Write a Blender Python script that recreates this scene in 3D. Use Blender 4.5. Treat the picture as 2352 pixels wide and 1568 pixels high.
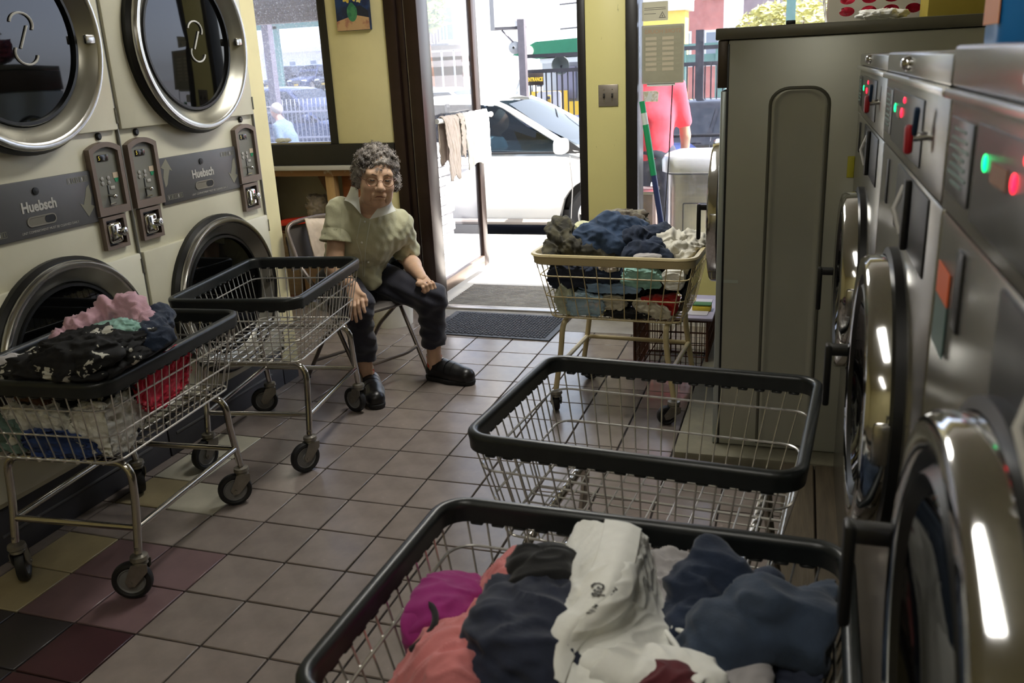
import bpy, bmesh, math, random
import numpy as np
from mathutils import Vector, Matrix, noise
from mathutils.bvhtree import BVHTree

random.seed(7)
np.random.seed(7)
PI = math.pi
scene = bpy.context.scene
for _o in list(bpy.data.objects):
    bpy.data.objects.remove(_o)
COL = scene.collection

# ------------------------------------------------------------------ camera
# solved from the floor tile grid (tile 0.22 m) and the verticals of the photograph
CAM_H = 1.5038
F_PX = 2003.96
YAW, PITCH, ROLL = math.radians(-18.556), math.radians(17.502), math.radians(2.760)
_f = Vector((math.sin(YAW) * math.cos(PITCH), math.cos(YAW) * math.cos(PITCH), -math.sin(PITCH)))
_r0 = Vector((math.cos(YAW), -math.sin(YAW), 0))
_d0 = _f.cross(_r0)
_r = math.cos(ROLL) * _r0 + math.sin(ROLL) * _d0
_d = -math.sin(ROLL) * _r0 + math.cos(ROLL) * _d0
cam_data = bpy.data.cameras.new('camera')
cam_data.sensor_width = 36.0
cam_data.lens = 36.0 * F_PX / 2352.0
cam_data.clip_start = 0.02
cam_data.clip_end = 400
cam_data.dof.use_dof = True
cam_data.dof.focus_distance = 3.9
cam_data.dof.aperture_fstop = 6.3
cam = bpy.data.objects.new('camera', cam_data)
COL.objects.link(cam)
cam.matrix_world = Matrix(((_r.x, -_d.x, -_f.x, 0), (_r.y, -_d.y, -_f.y, 0), (_r.z, -_d.z, -_f.z, CAM_H), (0, 0, 0, 1)))
scene.camera = cam

# ------------------------------------------------------------------ colour management
scene.view_settings.view_transform = 'Standard'
scene.view_settings.look = 'None'
scene.view_settings.gamma = 1.0
scene.view_settings.use_curve_mapping = False
scene.view_settings.exposure = 0.42
scene.cycles.max_bounces = 8
scene.cycles.diffuse_bounces = 4
scene.cycles.glossy_bounces = 5
scene.cycles.transmission_bounces = 6
scene.cycles.transparent_max_bounces = 12
scene.cycles.sample_clamp_indirect = 6.0
scene.cycles.caustics_reflective = False
scene.cycles.caustics_refractive = False
scene.cycles.use_denoising = True
scene.cycles.use_adaptive_sampling = True
scene.cycles.adaptive_threshold = 0.04

# ------------------------------------------------------------------ sky and sun
world = bpy.data.worlds.new('sky')
scene.world = world
world.use_nodes = True
_nt = world.node_tree
_bg = _nt.nodes['Background']
_sky = _nt.nodes.new('ShaderNodeTexSky')
_sky.sky_type = 'HOSEK_WILKIE'
_sky.turbidity = 5.0
_sky.ground_albedo = 0.4
SUN_DIR = Vector((0.58, -0.02, 0.80)).normalized()      # towards the sun
_sky.sun_direction = SUN_DIR
_hs = _nt.nodes.new('ShaderNodeHueSaturation')
_hs.inputs['Saturation'].default_value = 0.45
_nt.links.new(_sky.outputs[0], _hs.inputs['Color'])
_nt.links.new(_hs.outputs[0], _bg.inputs['Color'])
_bg.inputs['Strength'].default_value = 12.0

sun_data = bpy.data.lights.new('sun', 'SUN')
sun_data.energy = 24.0
sun_data.angle = math.radians(0.6)
sun_data.color = (1.0, 0.96, 0.9)
sun = bpy.data.objects.new('sun', sun_data)
COL.objects.link(sun)
sun.rotation_euler = (-SUN_DIR).to_track_quat('-Z', 'Y').to_euler()
sun.location = SUN_DIR * 30
LAMP_POWER = 27.0        # each ceiling tube fixture, built further down


# ------------------------------------------------------------------ helpers
def W(u, v, Y=None, X=None, Z=None):
    """world point seen at photo pixel (u, v) on the plane y=Y, x=X or z=Z"""
    d = _r * ((u - 1176.0) / F_PX) + _d * ((v - 784.0) / F_PX) + _f
    o = Vector((0, 0, CAM_H))
    if Y is not None:
        t = Y / d.y
    elif X is not None:
        t = X / d.x
    else:
        t = (Z - CAM_H) / d.z
    return o + d * t


def lin(c):
    c = c / 255.0
    return c / 12.92 if c <= 0.04045 else ((c + 0.055) / 1.055) ** 2.4


MATS = {}


def mat(name, rgb=(128, 128, 128), rough=0.5, metal=0.0, vary=0.0, vscale=8.0, bump=0.0, bscale=60.0, spec=0.5,
        rand=0.0, coat=0.0, trans=0.0, ior=1.45, alpha=1.0, emit=None, estr=0.0, stretch=None, rgb2=None, thr=None,
        vrough=0.0, sheen=0.0, sss=0.0):
    """cached procedural material: base colour with noise variation, optional second colour patches, bump, wear"""
    if name in MATS:
        return MATS[name]
    m = bpy.data.materials.new(name)
    m.use_nodes = True
    nt = m.node_tree
    b = nt.nodes['Principled BSDF']
    col = tuple(lin(x) for x in rgb) + (1,)
    b.inputs['Base Color'].default_value = col
    b.inputs['Roughness'].default_value = rough
    b.inputs['Metallic'].default_value = metal
    b.inputs['Specular IOR Level'].default_value = spec
    b.inputs['IOR'].default_value = ior
    b.inputs['Coat Weight'].default_value = coat
    b.inputs['Transmission Weight'].default_value = trans
    b.inputs['Alpha'].default_value = alpha
    b.inputs['Sheen Weight'].default_value = sheen
    if sss:
        b.inputs['Subsurface Weight'].default_value = sss
        b.inputs['Subsurface Radius'].default_value = (0.02, 0.008, 0.004)
    if emit:
        b.inputs['Emission Color'].default_value = tuple(lin(x) for x in emit) + (1,)
        b.inputs['Emission Strength'].default_value = estr
    tc = nt.nodes.new('ShaderNodeTexCoord')
    vec = tc.outputs['Object']
    if stretch:
        mp = nt.nodes.new('ShaderNodeMapping')
        mp.inputs['Scale'].default_value = stretch
        nt.links.new(vec, mp.inputs['Vector'])
        vec = mp.outputs[0]
    cur = None
    if vary or rgb2:
        n = nt.nodes.new('ShaderNodeTexNoise')
        n.inputs['Scale'].default_value = vscale
        n.inputs['Detail'].default_value = 5
        n.inputs['Roughness'].default_value = 0.6
        nt.links.new(vec, n.inputs['Vector'])
        r = nt.nodes.new('ShaderNodeValToRGB')
        if rgb2:
            t = 0.5 if thr is None else thr
            r.color_ramp.elements[0].position = max(0, t - 0.06)
            r.color_ramp.elements[1].position = min(1, t + 0.06)
            r.color_ramp.elements[0].color = col
            r.color_ramp.elements[1].color = tuple(lin(x) for x in rgb2) + (1,)
        else:
            r.color_ramp.elements[0].position = 0.3
            r.color_ramp.elements[1].position = 0.7
            r.color_ramp.elements[0].color = tuple(x * (1 - vary) for x in col[:3]) + (1,)
            r.color_ramp.elements[1].color = tuple(min(1, x * (1 + vary)) for x in col[:3]) + (1,)
        nt.links.new(n.outputs['Fac'], r.inputs['Fac'])
        cur = r.outputs['Color']
        if vrough:
            mr = nt.nodes.new('ShaderNodeMapRange')
            mr.inputs['To Min'].default_value = max(0.02, rough - vrough)
            mr.inputs['To Max'].default_value = min(1, rough + vrough)
            nt.links.new(n.outputs['Fac'], mr.inputs['Value'])
            nt.links.new(mr.outputs[0], b.inputs['Roughness'])
    if rand:
        oi = nt.nodes.new('ShaderNodeObjectInfo')
        hs = nt.nodes.new('ShaderNodeHueSaturation')
        mr = nt.nodes.new('ShaderNodeMapRange')
        mr.inputs['To Min'].default_value = 1 - rand
        mr.inputs['To Max'].default_value = 1 + rand
        nt.links.new(oi.outputs['Random'], mr.inputs['Value'])
        nt.links.new(mr.outputs[0], hs.inputs['Value'])
        if cur:
            nt.links.new(cur, hs.inputs['Color'])
        else:
            hs.inputs['Color'].default_value = col
        cur = hs.outputs[0]
    if cur:
        nt.links.new(cur, b.inputs['Base Color'])
    if bump:
        n2 = nt.nodes.new('ShaderNodeTexNoise')
        n2.inputs['Scale'].default_value = bscale
        n2.inputs['Detail'].default_value = 3
        nt.links.new(vec, n2.inputs['Vector'])
        bp = nt.nodes.new('ShaderNodeBump')
        bp.inputs['Strength'].default_value = bump
        bp.inputs['Distance'].default_value = 0.004
        nt.links.new(n2.outputs['Fac'], bp.inputs['Height'])
        nt.links.new(bp.outputs[0], b.inputs['Normal'])
    MATS[name] = m
    return m


def glass_mat(name, tint=(255, 255, 255), clear=0.9, rough=0.02, dust=None, dscale=60.0):
    """thin window glass: mostly clear film with a mirror-like fresnel coat, optional dust"""
    if name in MATS:
        return MATS[name]
    m = bpy.data.materials.new(name)
    m.use_nodes = True
    nt = m.node_tree
    nt.nodes.remove(nt.nodes['Principled BSDF'])
    out = nt.nodes['Material Output']
    tr = nt.nodes.new('ShaderNodeBsdfTransparent')
    tr.inputs[0].default_value = tuple(lin(x) * clear for x in tint) + (1,)
    gl = nt.nodes.new('ShaderNodeBsdfGlossy')
    gl.inputs['Roughness'].default_value = rough
    fr = nt.nodes.new('ShaderNodeFresnel')
    geo = nt.nodes.new('ShaderNodeNewGeometry')
    ir = nt.nodes.new('ShaderNodeMapRange')          # same reflectance on both faces of the pane
    ir.inputs['To Min'].default_value = 1.42
    ir.inputs['To Max'].default_value = 1 / 1.42
    nt.links.new(geo.outputs['Backfacing'], ir.inputs['Value'])
    nt.links.new(ir.outputs[0], fr.inputs['IOR'])
    mx = nt.nodes.new('ShaderNodeMixShader')
    nt.links.new(fr.outputs[0], mx.inputs[0])
    nt.links.new(tr.outputs[0], mx.inputs[1])
    nt.links.new(gl.outputs[0], mx.inputs[2])
    last = mx.outputs[0]
    if dust:
        df = nt.nodes.new('ShaderNodeBsdfTranslucent')
        df.inputs[0].default_value = (0.8, 0.8, 0.85, 1)
        tc = nt.nodes.new('ShaderNodeTexCoord')
        n = nt.nodes.new('ShaderNodeTexNoise')
        n.inputs['Scale'].default_value = dscale
        n.inputs['Detail'].default_value = 8
        n.inputs['Roughness'].default_value = 0.8
        nt.links.new(tc.outputs['Object'], n.inputs['Vector'])
        mr = nt.nodes.new('ShaderNodeMapRange')
        mr.inputs['From Min'].default_value = 0.45
        mr.inputs['From Max'].default_value = 0.75
        mr.inputs['To Min'].default_value = dust * 0.15
        mr.inputs['To Max'].default_value = dust
        nt.links.new(n.outputs['Fac'], mr.inputs['Value'])
        m2 = nt.nodes.new('ShaderNodeMixShader')
        nt.links.new(mr.outputs[0], m2.inputs[0])
        nt.links.new(last, m2.inputs[1])
        nt.links.new(df.outputs[0], m2.inputs[2])
        last = m2.outputs[0]
    nt.links.new(last, out.inputs['Surface'])
    MATS[name] = m
    return m


_bevel_cache = {}


class MB:
    """collects shapes and links them as ONE mesh object"""

    def __init__(self):
        self.v, self.f = [], []

    def add(self, verts, faces):
        n = len(self.v)
        self.v += [tuple(p) for p in verts]
        self.f += [tuple(i + n for i in f) for f in faces]
        return self

    def box(self, c, s, r=0.0, rot=None, seg=2):
        key = (round(s[0], 5), round(s[1], 5), round(s[2], 5), round(r, 5), seg)
        if key not in _bevel_cache:
            bm = bmesh.new()
            bmesh.ops.create_cube(bm, size=1.0)
            for vv in bm.verts:
                vv.co = Vector((vv.co.x * s[0], vv.co.y * s[1], vv.co.z * s[2]))
            if r > 0:
                bmesh.ops.bevel(bm, geom=bm.edges[:], offset=min(r, min(s) * 0.49), segments=seg, affect='EDGES', profile=0.5)
            bm.verts.index_update()
            _bevel_cache[key] = ([vv.co.copy() for vv in bm.verts], [[vv.index for vv in f.verts] for f in bm.faces])
            bm.free()
        V, Fc = _bevel_cache[key]
        c = Vector(c)
        if rot is not None:
            V = [rot @ p for p in V]
        return self.add([p + c for p in V], Fc)

    def span(self, lo, hi, r=0.0, seg=2):
        lo, hi = Vector(lo), Vector(hi)
        return self.box((lo + hi) / 2, [max(1e-4, abs(a)) for a in (hi - lo)], r, None, seg)

    def tube(self, path, r, n=8, closed=False, caps=True):
        P = [Vector(p) for p in path]
        R = r if isinstance(r, (list, tuple)) else [r] * len(P)
        m = len(P)
        T = []
        for i in range(m):
            a = P[(i - 1) % m] if (closed or i > 0) else P[i]
            b = P[(i + 1) % m] if (closed or i < m - 1) else P[i]
            t = (b - a)
            T.append(t.normalized() if t.length > 1e-9 else Vector((0, 0, 1)))
        up = Vector((0, 0, 1)) if abs(T[0].z) < 0.9 else Vector((1, 0, 0))
        N = (up - T[0] * up.dot(T[0])).normalized()
        verts, faces = [], []
        for i in range(m):
            if i > 0:
                N = (N - T[i] * N.dot(T[i]))
                N = N.normalized() if N.length > 1e-6 else T[i].orthogonal().normalized()
            B = T[i].cross(N)
            for k in range(n):
                a = 2 * PI * k / n
                verts.append(P[i] + (N * math.cos(a) + B * math.sin(a)) * R[i])
        rng = m if closed else m - 1
        for i in range(rng):
            j = (i + 1) % m
            for k in range(n):
                k2 = (k + 1) % n
                faces.append((i * n + k, i * n + k2, j * n + k2, j * n + k))
        if caps and not closed:
            faces.append(tuple(range(n - 1, -1, -1)))
            faces.append(tuple((m - 1) * n + k for k in range(n)))
        return self.add(verts, faces)

    def sweep(self, path, section, closed=True, up=(0, 0, 1)):
        """sweep a 2D section [(side, up)] along a path that lies roughly in a plane with normal up"""
        P = [Vector(p) for p in path]
        up = Vector(up)
        m, n = len(P), len(section)
        verts, faces = [], []
        for i in range(m):
            a = P[(i - 1) % m] if (closed or i > 0) else P[i]
            b = P[(i + 1) % m] if (closed or i < m - 1) else P[i]
            t = (b - a).normalized()
            s = t.cross(up).normalized()
            for (x, z) in section:
                verts.append(P[i] + s * x + up * z)
        for i in range(m if closed else m - 1):
            j = (i + 1) % m
            for k in range(n):
                k2 = (k + 1) % n
                faces.append((i * n + k, j * n + k, j * n + k2, i * n + k2))
        if not closed:
            faces.append(tuple(range(n)))
            faces.append(tuple((m - 1) * n + k for k in range(n - 1, -1, -1)))
        return self.add(verts, faces)

    def lathe(self, prof, n=32, c=(0, 0, 0), axis='z', a0=0.0, a1=2 * PI, sy=1.0):
        """profile [(radius, height)] turned around an axis through c"""
        full = abs(a1 - a0 - 2 * PI) < 1e-6
        k = n if full else n + 1
        verts, faces = [], []
        for (r, h) in prof:
            for i in range(k):
                a = a0 + (a1 - a0) * i / n
                x, y = r * math.cos(a), r * math.sin(a) * sy
                p = {'z': (x, y, h), 'x': (h, x, y), 'y': (x, h, y)}[axis]
                verts.append((p[0] + c[0], p[1] + c[1], p[2] + c[2]))
        for j in range(len(prof) - 1):
            for i in range(n):
                i2 = (i + 1) % k
                faces.append((j * k + i, j * k + i2, (j + 1) * k + i2, (j + 1) * k + i))
        return self.add(verts, faces)

    def disc(self, c, r, axis='x', n=32):
        self.lathe([(0.0001, 0), (r, 0)], n, c, axis)
        return self

    def prism(self, poly, d0, d1, axis='z'):
        """polygon in the plane across axis, extruded from d0 to d1; (a, b) are the two other axes in xyz order"""
        n = len(poly)
        def pt(a, b, d):
            return {'z': (a, b, d), 'x': (d, a, b), 'y': (a, d, b)}[axis]
        verts = [pt(a, b, d0) for a, b in poly] + [pt(a, b, d1) for a, b in poly]
        faces = [tuple(range(n - 1, -1, -1)), tuple(range(n, 2 * n))]
        for i in range(n):
            j = (i + 1) % n
            faces.append((i, j, n + j, n + i))
        return self.add(verts, faces)

    def ring(self, outer, inner, d0, d1, axis='z'):
        """frame between two polygons with the same number of points"""
        n = len(outer)
        def pt(a, b, d):
            return {'z': (a, b, d), 'x': (d, a, b), 'y': (a, d, b)}[axis]
        V = [pt(a, b, d) for d in (d0, d1) for P_ in (outer, inner) for a, b in P_]
        faces = []
        for i in range(n):
            j = (i + 1) % n
            faces += [(i, j, n + j, n + i), (2 * n + i, 3 * n + i, 3 * n + j, 2 * n + j),
                      (i, 2 * n + i, 2 * n + j, j), (n + i, n + j, 3 * n + j, 3 * n + i)]
        return self.add(V, faces)

    def ball(self, c, r, nu=16, nv=10):
        rx, ry, rz = (r, r, r) if not isinstance(r, (tuple, list)) else r
        verts, faces = [], []
        for j in range(nv + 1):
            t = PI * j / nv
            for i in range(nu):
                a = 2 * PI * i / nu
                verts.append((c[0] + rx * math.sin(t) * math.cos(a), c[1] + ry * math.sin(t) * math.sin(a), c[2] + rz * math.cos(t)))
        for j in range(nv):
            for i in range(nu):
                i2 = (i + 1) % nu
                faces.append((j * nu + i, (j + 1) * nu + i, (j + 1) * nu + i2, j * nu + i2))
        return self.add(verts, faces)

    def grid(self, fn, nu, nv, closed_u=False):
        verts = [fn(i / (nu if closed_u else nu - 1), j / (nv - 1)) for j in range(nv) for i in range(nu)]
        faces = []
        for j in range(nv - 1):
            for i in range(nu if closed_u else nu - 1):
                i2 = (i + 1) % nu
                faces.append((j * nu + i, j * nu + i2, (j + 1) * nu + i2, (j + 1) * nu + i))
        return self.add(verts, faces)

    def move(self, off):
        self.v = [(p[0] + off[0], p[1] + off[1], p[2] + off[2]) for p in self.v]
        return self

    def xform(self, M):
        self.v = [tuple(M @ Vector(p)) for p in self.v]
        return self

    def build(self, name, m, parent=None, smooth=True, angle=40, world=False, fixn=True):
        """link as one mesh object; world=True: the coordinates are world ones, the parent sits unrotated"""
        off = Vector((0, 0, 0))
        if world and parent is not None:
            p = parent
            while p is not None:
                off += Vector(p.location)
                p = p.parent
        me = bpy.data.meshes.new(name)
        me.from_pydata([(p[0] - off.x, p[1] - off.y, p[2] - off.z) for p in self.v], [], self.f)
        if fixn:
            bm = bmesh.new()
            bm.from_mesh(me)
            bmesh.ops.recalc_face_normals(bm, faces=bm.faces)
            bm.to_mesh(me)
            bm.free()
        if smooth:
            me.shade_smooth()
            if angle < 180:
                me.set_sharp_from_angle(angle=math.radians(angle))
        o = bpy.data.objects.new(name, me)
        COL.objects.link(o)
        if m is not None:
            me.materials.append(m)
        if parent is not None:
            o.parent = parent
        return o


def tag(o, label=None, cat=None, group=None, kind=None):
    if label:
        o['label'] = label
    if cat:
        o['category'] = cat
    if group:
        o['group'] = group
    if kind:
        o['kind'] = kind
    return o


def thing(name, label, cat, loc=(0, 0, 0), rz=0.0, group=None):
    o = bpy.data.objects.new(name, None)
    o.empty_display_size = 0.1
    COL.objects.link(o)
    o.location = loc
    o.rotation_euler = (0, 0, rz)
    return tag(o, label, cat, group)


def struct(o, label=None):
    return tag(o, label, None, None, 'structure')


def copy_tree(o, parent=None):
    c = o.copy()
    COL.objects.link(c)
    c.parent = parent
    for ch in o.children:
        copy_tree(ch, c)
    return c


def arc(c, r, a0, a1, n, plane='xy'):
    out = []
    for i in range(n + 1):
        a = a0 + (a1 - a0) * i / n
        x, y = r * math.cos(a), r * math.sin(a)
        out.append({'xy': (c[0] + x, c[1] + y, c[2]), 'yz': (c[0], c[1] + x, c[2] + y), 'xz': (c[0] + x, c[1], c[2] + y)}[plane])
    return out


def rrect(w, h, r, n=4, cx=0.0, cy=0.0):
    """rounded rectangle outline, counter-clockwise"""
    pts = []
    for (sx, sy, a) in ((1, 1, 0), (-1, 1, PI / 2), (-1, -1, PI), (1, -1, 1.5 * PI)):
        for i in range(n + 1):
            t = a + PI / 2 * i / n
            pts.append((cx + sx * (w / 2 - r) + r * math.cos(t), cy + sy * (h / 2 - r) + r * math.sin(t)))
    return pts


def fillet(pts, r, n=5, closed=False):
    """round the corners of a 3D polyline"""
    P = [Vector(p) for p in pts]
    out = []
    m = len(P)
    for i in range(m):
        if not closed and i in (0, m - 1):
            out.append(P[i])
            continue
        a, b, c = P[(i - 1) % m], P[i], P[(i + 1) % m]
        d1, d2 = (a - b), (c - b)
        rr = min(r, d1.length * 0.49, d2.length * 0.49)
        s, e = b + d1.normalized() * rr, b + d2.normalized() * rr
        for k in range(n + 1):
            t = k / n
            out.append(s * (1 - t) ** 2 + b * 2 * t * (1 - t) + e * t * t)
    return out


def text_part(txt, size, m, parent, M, name='lettering', depth=0.0006, bold=0.0, align='CENTER', squash=1.0):
    """flat lettering as a mesh; M places its local xy plane"""
    cu = bpy.data.curves.new(name, 'FONT')
    cu.body = txt
    cu.size = size
    cu.align_x = align
    cu.align_y = 'CENTER'
    cu.extrude = depth
    cu.offset = bold
    cu.resolution_u = 3
    tmp = bpy.data.objects.new('tmp_text', cu)
    COL.objects.link(tmp)
    dg = bpy.context.evaluated_depsgraph_get()
    me = bpy.data.meshes.new_from_object(tmp.evaluated_get(dg))
    bpy.data.objects.remove(tmp)
    bpy.data.curves.remove(cu)
    me.name = name
    me.transform(M @ Matrix.Diagonal((squash, 1, 1, 1)))
    me.materials.clear()
    me.materials.append(m)
    o = bpy.data.objects.new(name, me)
    COL.objects.link(o)
    o.parent = parent
    return o


def frame_matrix(origin, xdir, ydir):
    x, y = Vector(xdir).normalized(), Vector(ydir).normalized()
    z = x.cross(y)
    o = Vector(origin)
    return Matrix(((x.x, y.x, z.x, o.x), (x.y, y.y, z.y, o.y), (x.z, y.z, z.z, o.z), (0, 0, 0, 1)))


# ---- implicit surfaces: smooth unions sampled on a grid, meshed with surface nets
class Vol:
    def __init__(self, lo, hi, h):
        self.lo, self.h = np.array(lo, float), h
        self.n = np.ceil((np.array(hi, float) - self.lo) / h).astype(int) + 1
        self.F = np.full(self.n, 1.0, np.float32)
        self.ax = [self.lo[i] + h * np.arange(self.n[i]) for i in range(3)]

    def _sl(self, lo, hi, pad):
        s = []
        for i in range(3):
            a = int(max(0, math.floor((lo[i] - pad - self.lo[i]) / self.h)))
            b = int(min(self.n[i], math.ceil((hi[i] + pad - self.lo[i]) / self.h) + 1))
            if b <= a:
                return None
            s.append(slice(a, b))
        return tuple(s)

    def _xyz(self, s):
        return np.meshgrid(self.ax[0][s[0]], self.ax[1][s[1]], self.ax[2][s[2]], indexing='ij')

    def _comb(self, s, D, k, sub):
        A = self.F[s]
        D = D.astype(np.float32)
        if sub:
            D = -D
            hh = np.clip(0.5 - 0.5 * (D - A) / k, 0, 1)
            self.F[s] = A * hh + D * (1 - hh) + k * hh * (1 - hh)
            self.F[s] = np.maximum(A, D) if k < 1e-5 else self.F[s]
        else:
            hh = np.clip(0.5 + 0.5 * (D - A) / k, 0, 1)
            self.F[s] = D * (1 - hh) + A * hh - k * hh * (1 - hh)

    def cone(self, a, b, ra, rb=None, k=0.02, sub=False, flat=1.0, fdir=None):
        rb = ra if rb is None else rb
        a, b = np.array(a, float), np.array(b, float)
        R = max(ra, rb)
        s = self._sl(np.minimum(a, b) - R, np.maximum(a, b) + R, 3 * k + 2 * self.h)
        if s is None:
            return self
        X, Y, Z = self._xyz(s)
        d = b - a
        L2 = max(1e-12, d @ d)
        t = np.clip(((X - a[0]) * d[0] + (Y - a[1]) * d[1] + (Z - a[2]) * d[2]) / L2, 0, 1)
        px, py, pz = X - a[0] - t * d[0], Y - a[1] - t * d[1], Z - a[2] - t * d[2]
        if fdir is not None:
            q = px * fdir[0] + py * fdir[1] + pz * fdir[2]
            g = 1.0 / flat - 1.0
            px, py, pz = px + q * g * fdir[0], py + q * g * fdir[1], pz + q * g * fdir[2]
        D = np.sqrt(px * px + py * py + pz * pz) - (ra + t * (rb - ra))
        self._comb(s, D, k, sub)
        return self

    def ell(self, c, r, k=0.02, rot=None, sub=False):
        c, r = np.array(c, float), np.array(r, float)
        R = r.max()
        s = self._sl(c - R, c + R, 3 * k + 2 * self.h)
        if s is None:
            return self
        X, Y, Z = self._xyz(s)
        X, Y, Z = X - c[0], Y - c[1], Z - c[2]
        if rot is not None:
            m = np.array(rot.transposed() if hasattr(rot, 'transposed') else rot)
            X, Y, Z = (m[0][0] * X + m[0][1] * Y + m[0][2] * Z, m[1][0] * X + m[1][1] * Y + m[1][2] * Z, m[2][0] * X + m[2][1] * Y + m[2][2] * Z)
        k0 = np.sqrt((X / r[0]) ** 2 + (Y / r[1]) ** 2 + (Z / r[2]) ** 2)
        k1 = np.sqrt((X / r[0] ** 2) ** 2 + (Y / r[1] ** 2) ** 2 + (Z / r[2] ** 2) ** 2)
        D = k0 * (k0 - 1.0) / np.maximum(k1, 1e-9)
        self._comb(s, D, k, sub)
        return self

    def cut(self, p, n, lo=None, hi=None, k=0.0):
        """remove the side the normal points to (inside an optional box)"""
        n = np.array(n, float) / np.linalg.norm(n)
        p = np.array(p, float)
        lo = self.lo if lo is None else lo
        hi = self.lo + self.h * self.n if hi is None else hi
        s = self._sl(lo, hi, 0)
        X, Y, Z = self._xyz(s)
        D = (X - p[0]) * n[0] + (Y - p[1]) * n[1] + (Z - p[2]) * n[2]
        self.F[s] = np.maximum(self.F[s], D.astype(np.float32))
        return self

    def displace(self, fn):
        s = (slice(None),) * 3
        band = np.abs(self.F) < 0.08
        I = np.nonzero(band)
        x, y, z = self.ax[0][I[0]], self.ax[1][I[1]], self.ax[2][I[2]]
        self.F[I] += fn(x, y, z).astype(np.float32)
        return self

    def mesh(self, relax=2):
        F = self.F
        ins = F < 0
        n = F.shape
        cn = tuple(x - 1 for x in n)
        cnt = np.zeros(cn, np.int8)
        for dx in (0, 1):
            for dy in (0, 1):
                for dz in (0, 1):
                    cnt += ins[dx:dx + cn[0], dy:dy + cn[1], dz:dz + cn[2]]
        act = (cnt > 0) & (cnt < 8)
        I = np.array(np.nonzero(act)).T
        idx = np.full(cn, -1, np.int64)
        idx[act] = np.arange(len(I))
        acc = np.zeros((len(I), 3))
        num = np.zeros(len(I))
        corners = [(0, 0, 0), (1, 0, 0), (0, 1, 0), (1, 1, 0), (0, 0, 1), (1, 0, 1), (0, 1, 1), (1, 1, 1)]
        val = [F[I[:, 0] + c[0], I[:, 1] + c[1], I[:, 2] + c[2]].astype(float) for c in corners]
        for a in range(8):
            for b in range(a + 1, 8):
                if sum(abs(corners[a][i] - corners[b][i]) for i in range(3)) != 1:
                    continue
                m = (val[a] < 0) != (val[b] < 0)
                t = np.zeros(len(I))
                t[m] = val[a][m] / (val[a][m] - val[b][m])
                for i in range(3):
                    acc[m, i] += corners[a][i] + t[m] * (corners[b][i] - corners[a][i])
                num[m] += 1
        V = self.lo + self.h * (I + acc / np.maximum(num, 1)[:, None])
        faces = []
        for axis in range(3):
            sh = [slice(None)] * 3
            s0, s1 = list(sh), list(sh)
            s0[axis], s1[axis] = slice(0, -1), slice(1, None)
            ch = ins[tuple(s0)] != ins[tuple(s1)]
            E = np.array(np.nonzero(ch)).T
            o1, o2 = [(1, 2), (2, 0), (0, 1)][axis]
            ok = (E[:, o1] > 0) & (E[:, o2] > 0) & (E[:, o1] < cn[o1]) & (E[:, o2] < cn[o2])
            E = E[ok]
            if not len(E):
                continue
            fl = ins[tuple(E.T)]
            q = []
            for (p1, p2) in ((0, 0), (1, 0), (1, 1), (0, 1)):
                e = E.copy()
                e[:, o1] -= p1
                e[:, o2] -= p2
                q.append(idx[tuple(e.T)])
            q = np.array(q).T
            q[~fl] = q[~fl][:, ::-1]
            faces.append(q)
        Q = np.concatenate(faces) if faces else np.zeros((0, 4), int)
        Q = Q[(Q >= 0).all(axis=1)]
        for _ in range(relax):
            S_ = np.zeros_like(V)
            C_ = np.zeros(len(V))
            for k in range(4):
                a, b = Q[:, k], Q[:, (k + 1) % 4]
                np.add.at(S_, a, V[b])
                np.add.at(C_, a, 1)
                np.add.at(S_, b, V[a])
                np.add.at(C_, b, 1)
            V = V * 0.5 + 0.5 * S_ / np.maximum(C_, 1)[:, None]
        return V, Q


def np_object(name, parts, m, parent=None, world=True):
    """one smooth mesh object from [(V, Q)] arrays in world coordinates"""
    Vs, Fs, k = [], [], 0
    for V, Q in parts:
        Vs.append(V)
        Fs.append(Q + k)
        k += len(V)
    V, Q = np.concatenate(Vs), np.concatenate(Fs)
    if world and parent is not None:
        p = parent
        while p is not None:
            V = V - np.array(p.location)
            p = p.parent
    me = bpy.data.meshes.new(name)
    me.vertices.add(len(V))
    me.vertices.foreach_set('co', V.astype(np.float32).ravel())
    me.loops.add(len(Q) * 4)
    me.loops.foreach_set('vertex_index', Q.astype(np.int32).ravel())
    me.polygons.add(len(Q))
    me.polygons.foreach_set('loop_start', np.arange(0, len(Q) * 4, 4, dtype=np.int32))
    me.update(calc_edges=True)
    me.validate()
    me.shade_smooth()
    o = bpy.data.objects.new(name, me)
    COL.objects.link(o)
    me.materials.append(m)
    if parent is not None:
        o.parent = parent
    return o


def vnoise(x, y, z, s=1.0, seed=0):
    """cheap smooth pseudo-noise for arrays"""
    a = np.sin(x * s * 1.7 + seed) * np.cos(y * s * 2.3 - seed * 1.3) + np.sin(z * s * 1.9 + x * s * 0.7 + seed * 0.7)
    b = np.sin((x + y) * s * 3.1 + 2.1 * seed) * np.sin((z - x) * s * 2.7 + seed)
    return 0.35 * a + 0.3 * b

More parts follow.
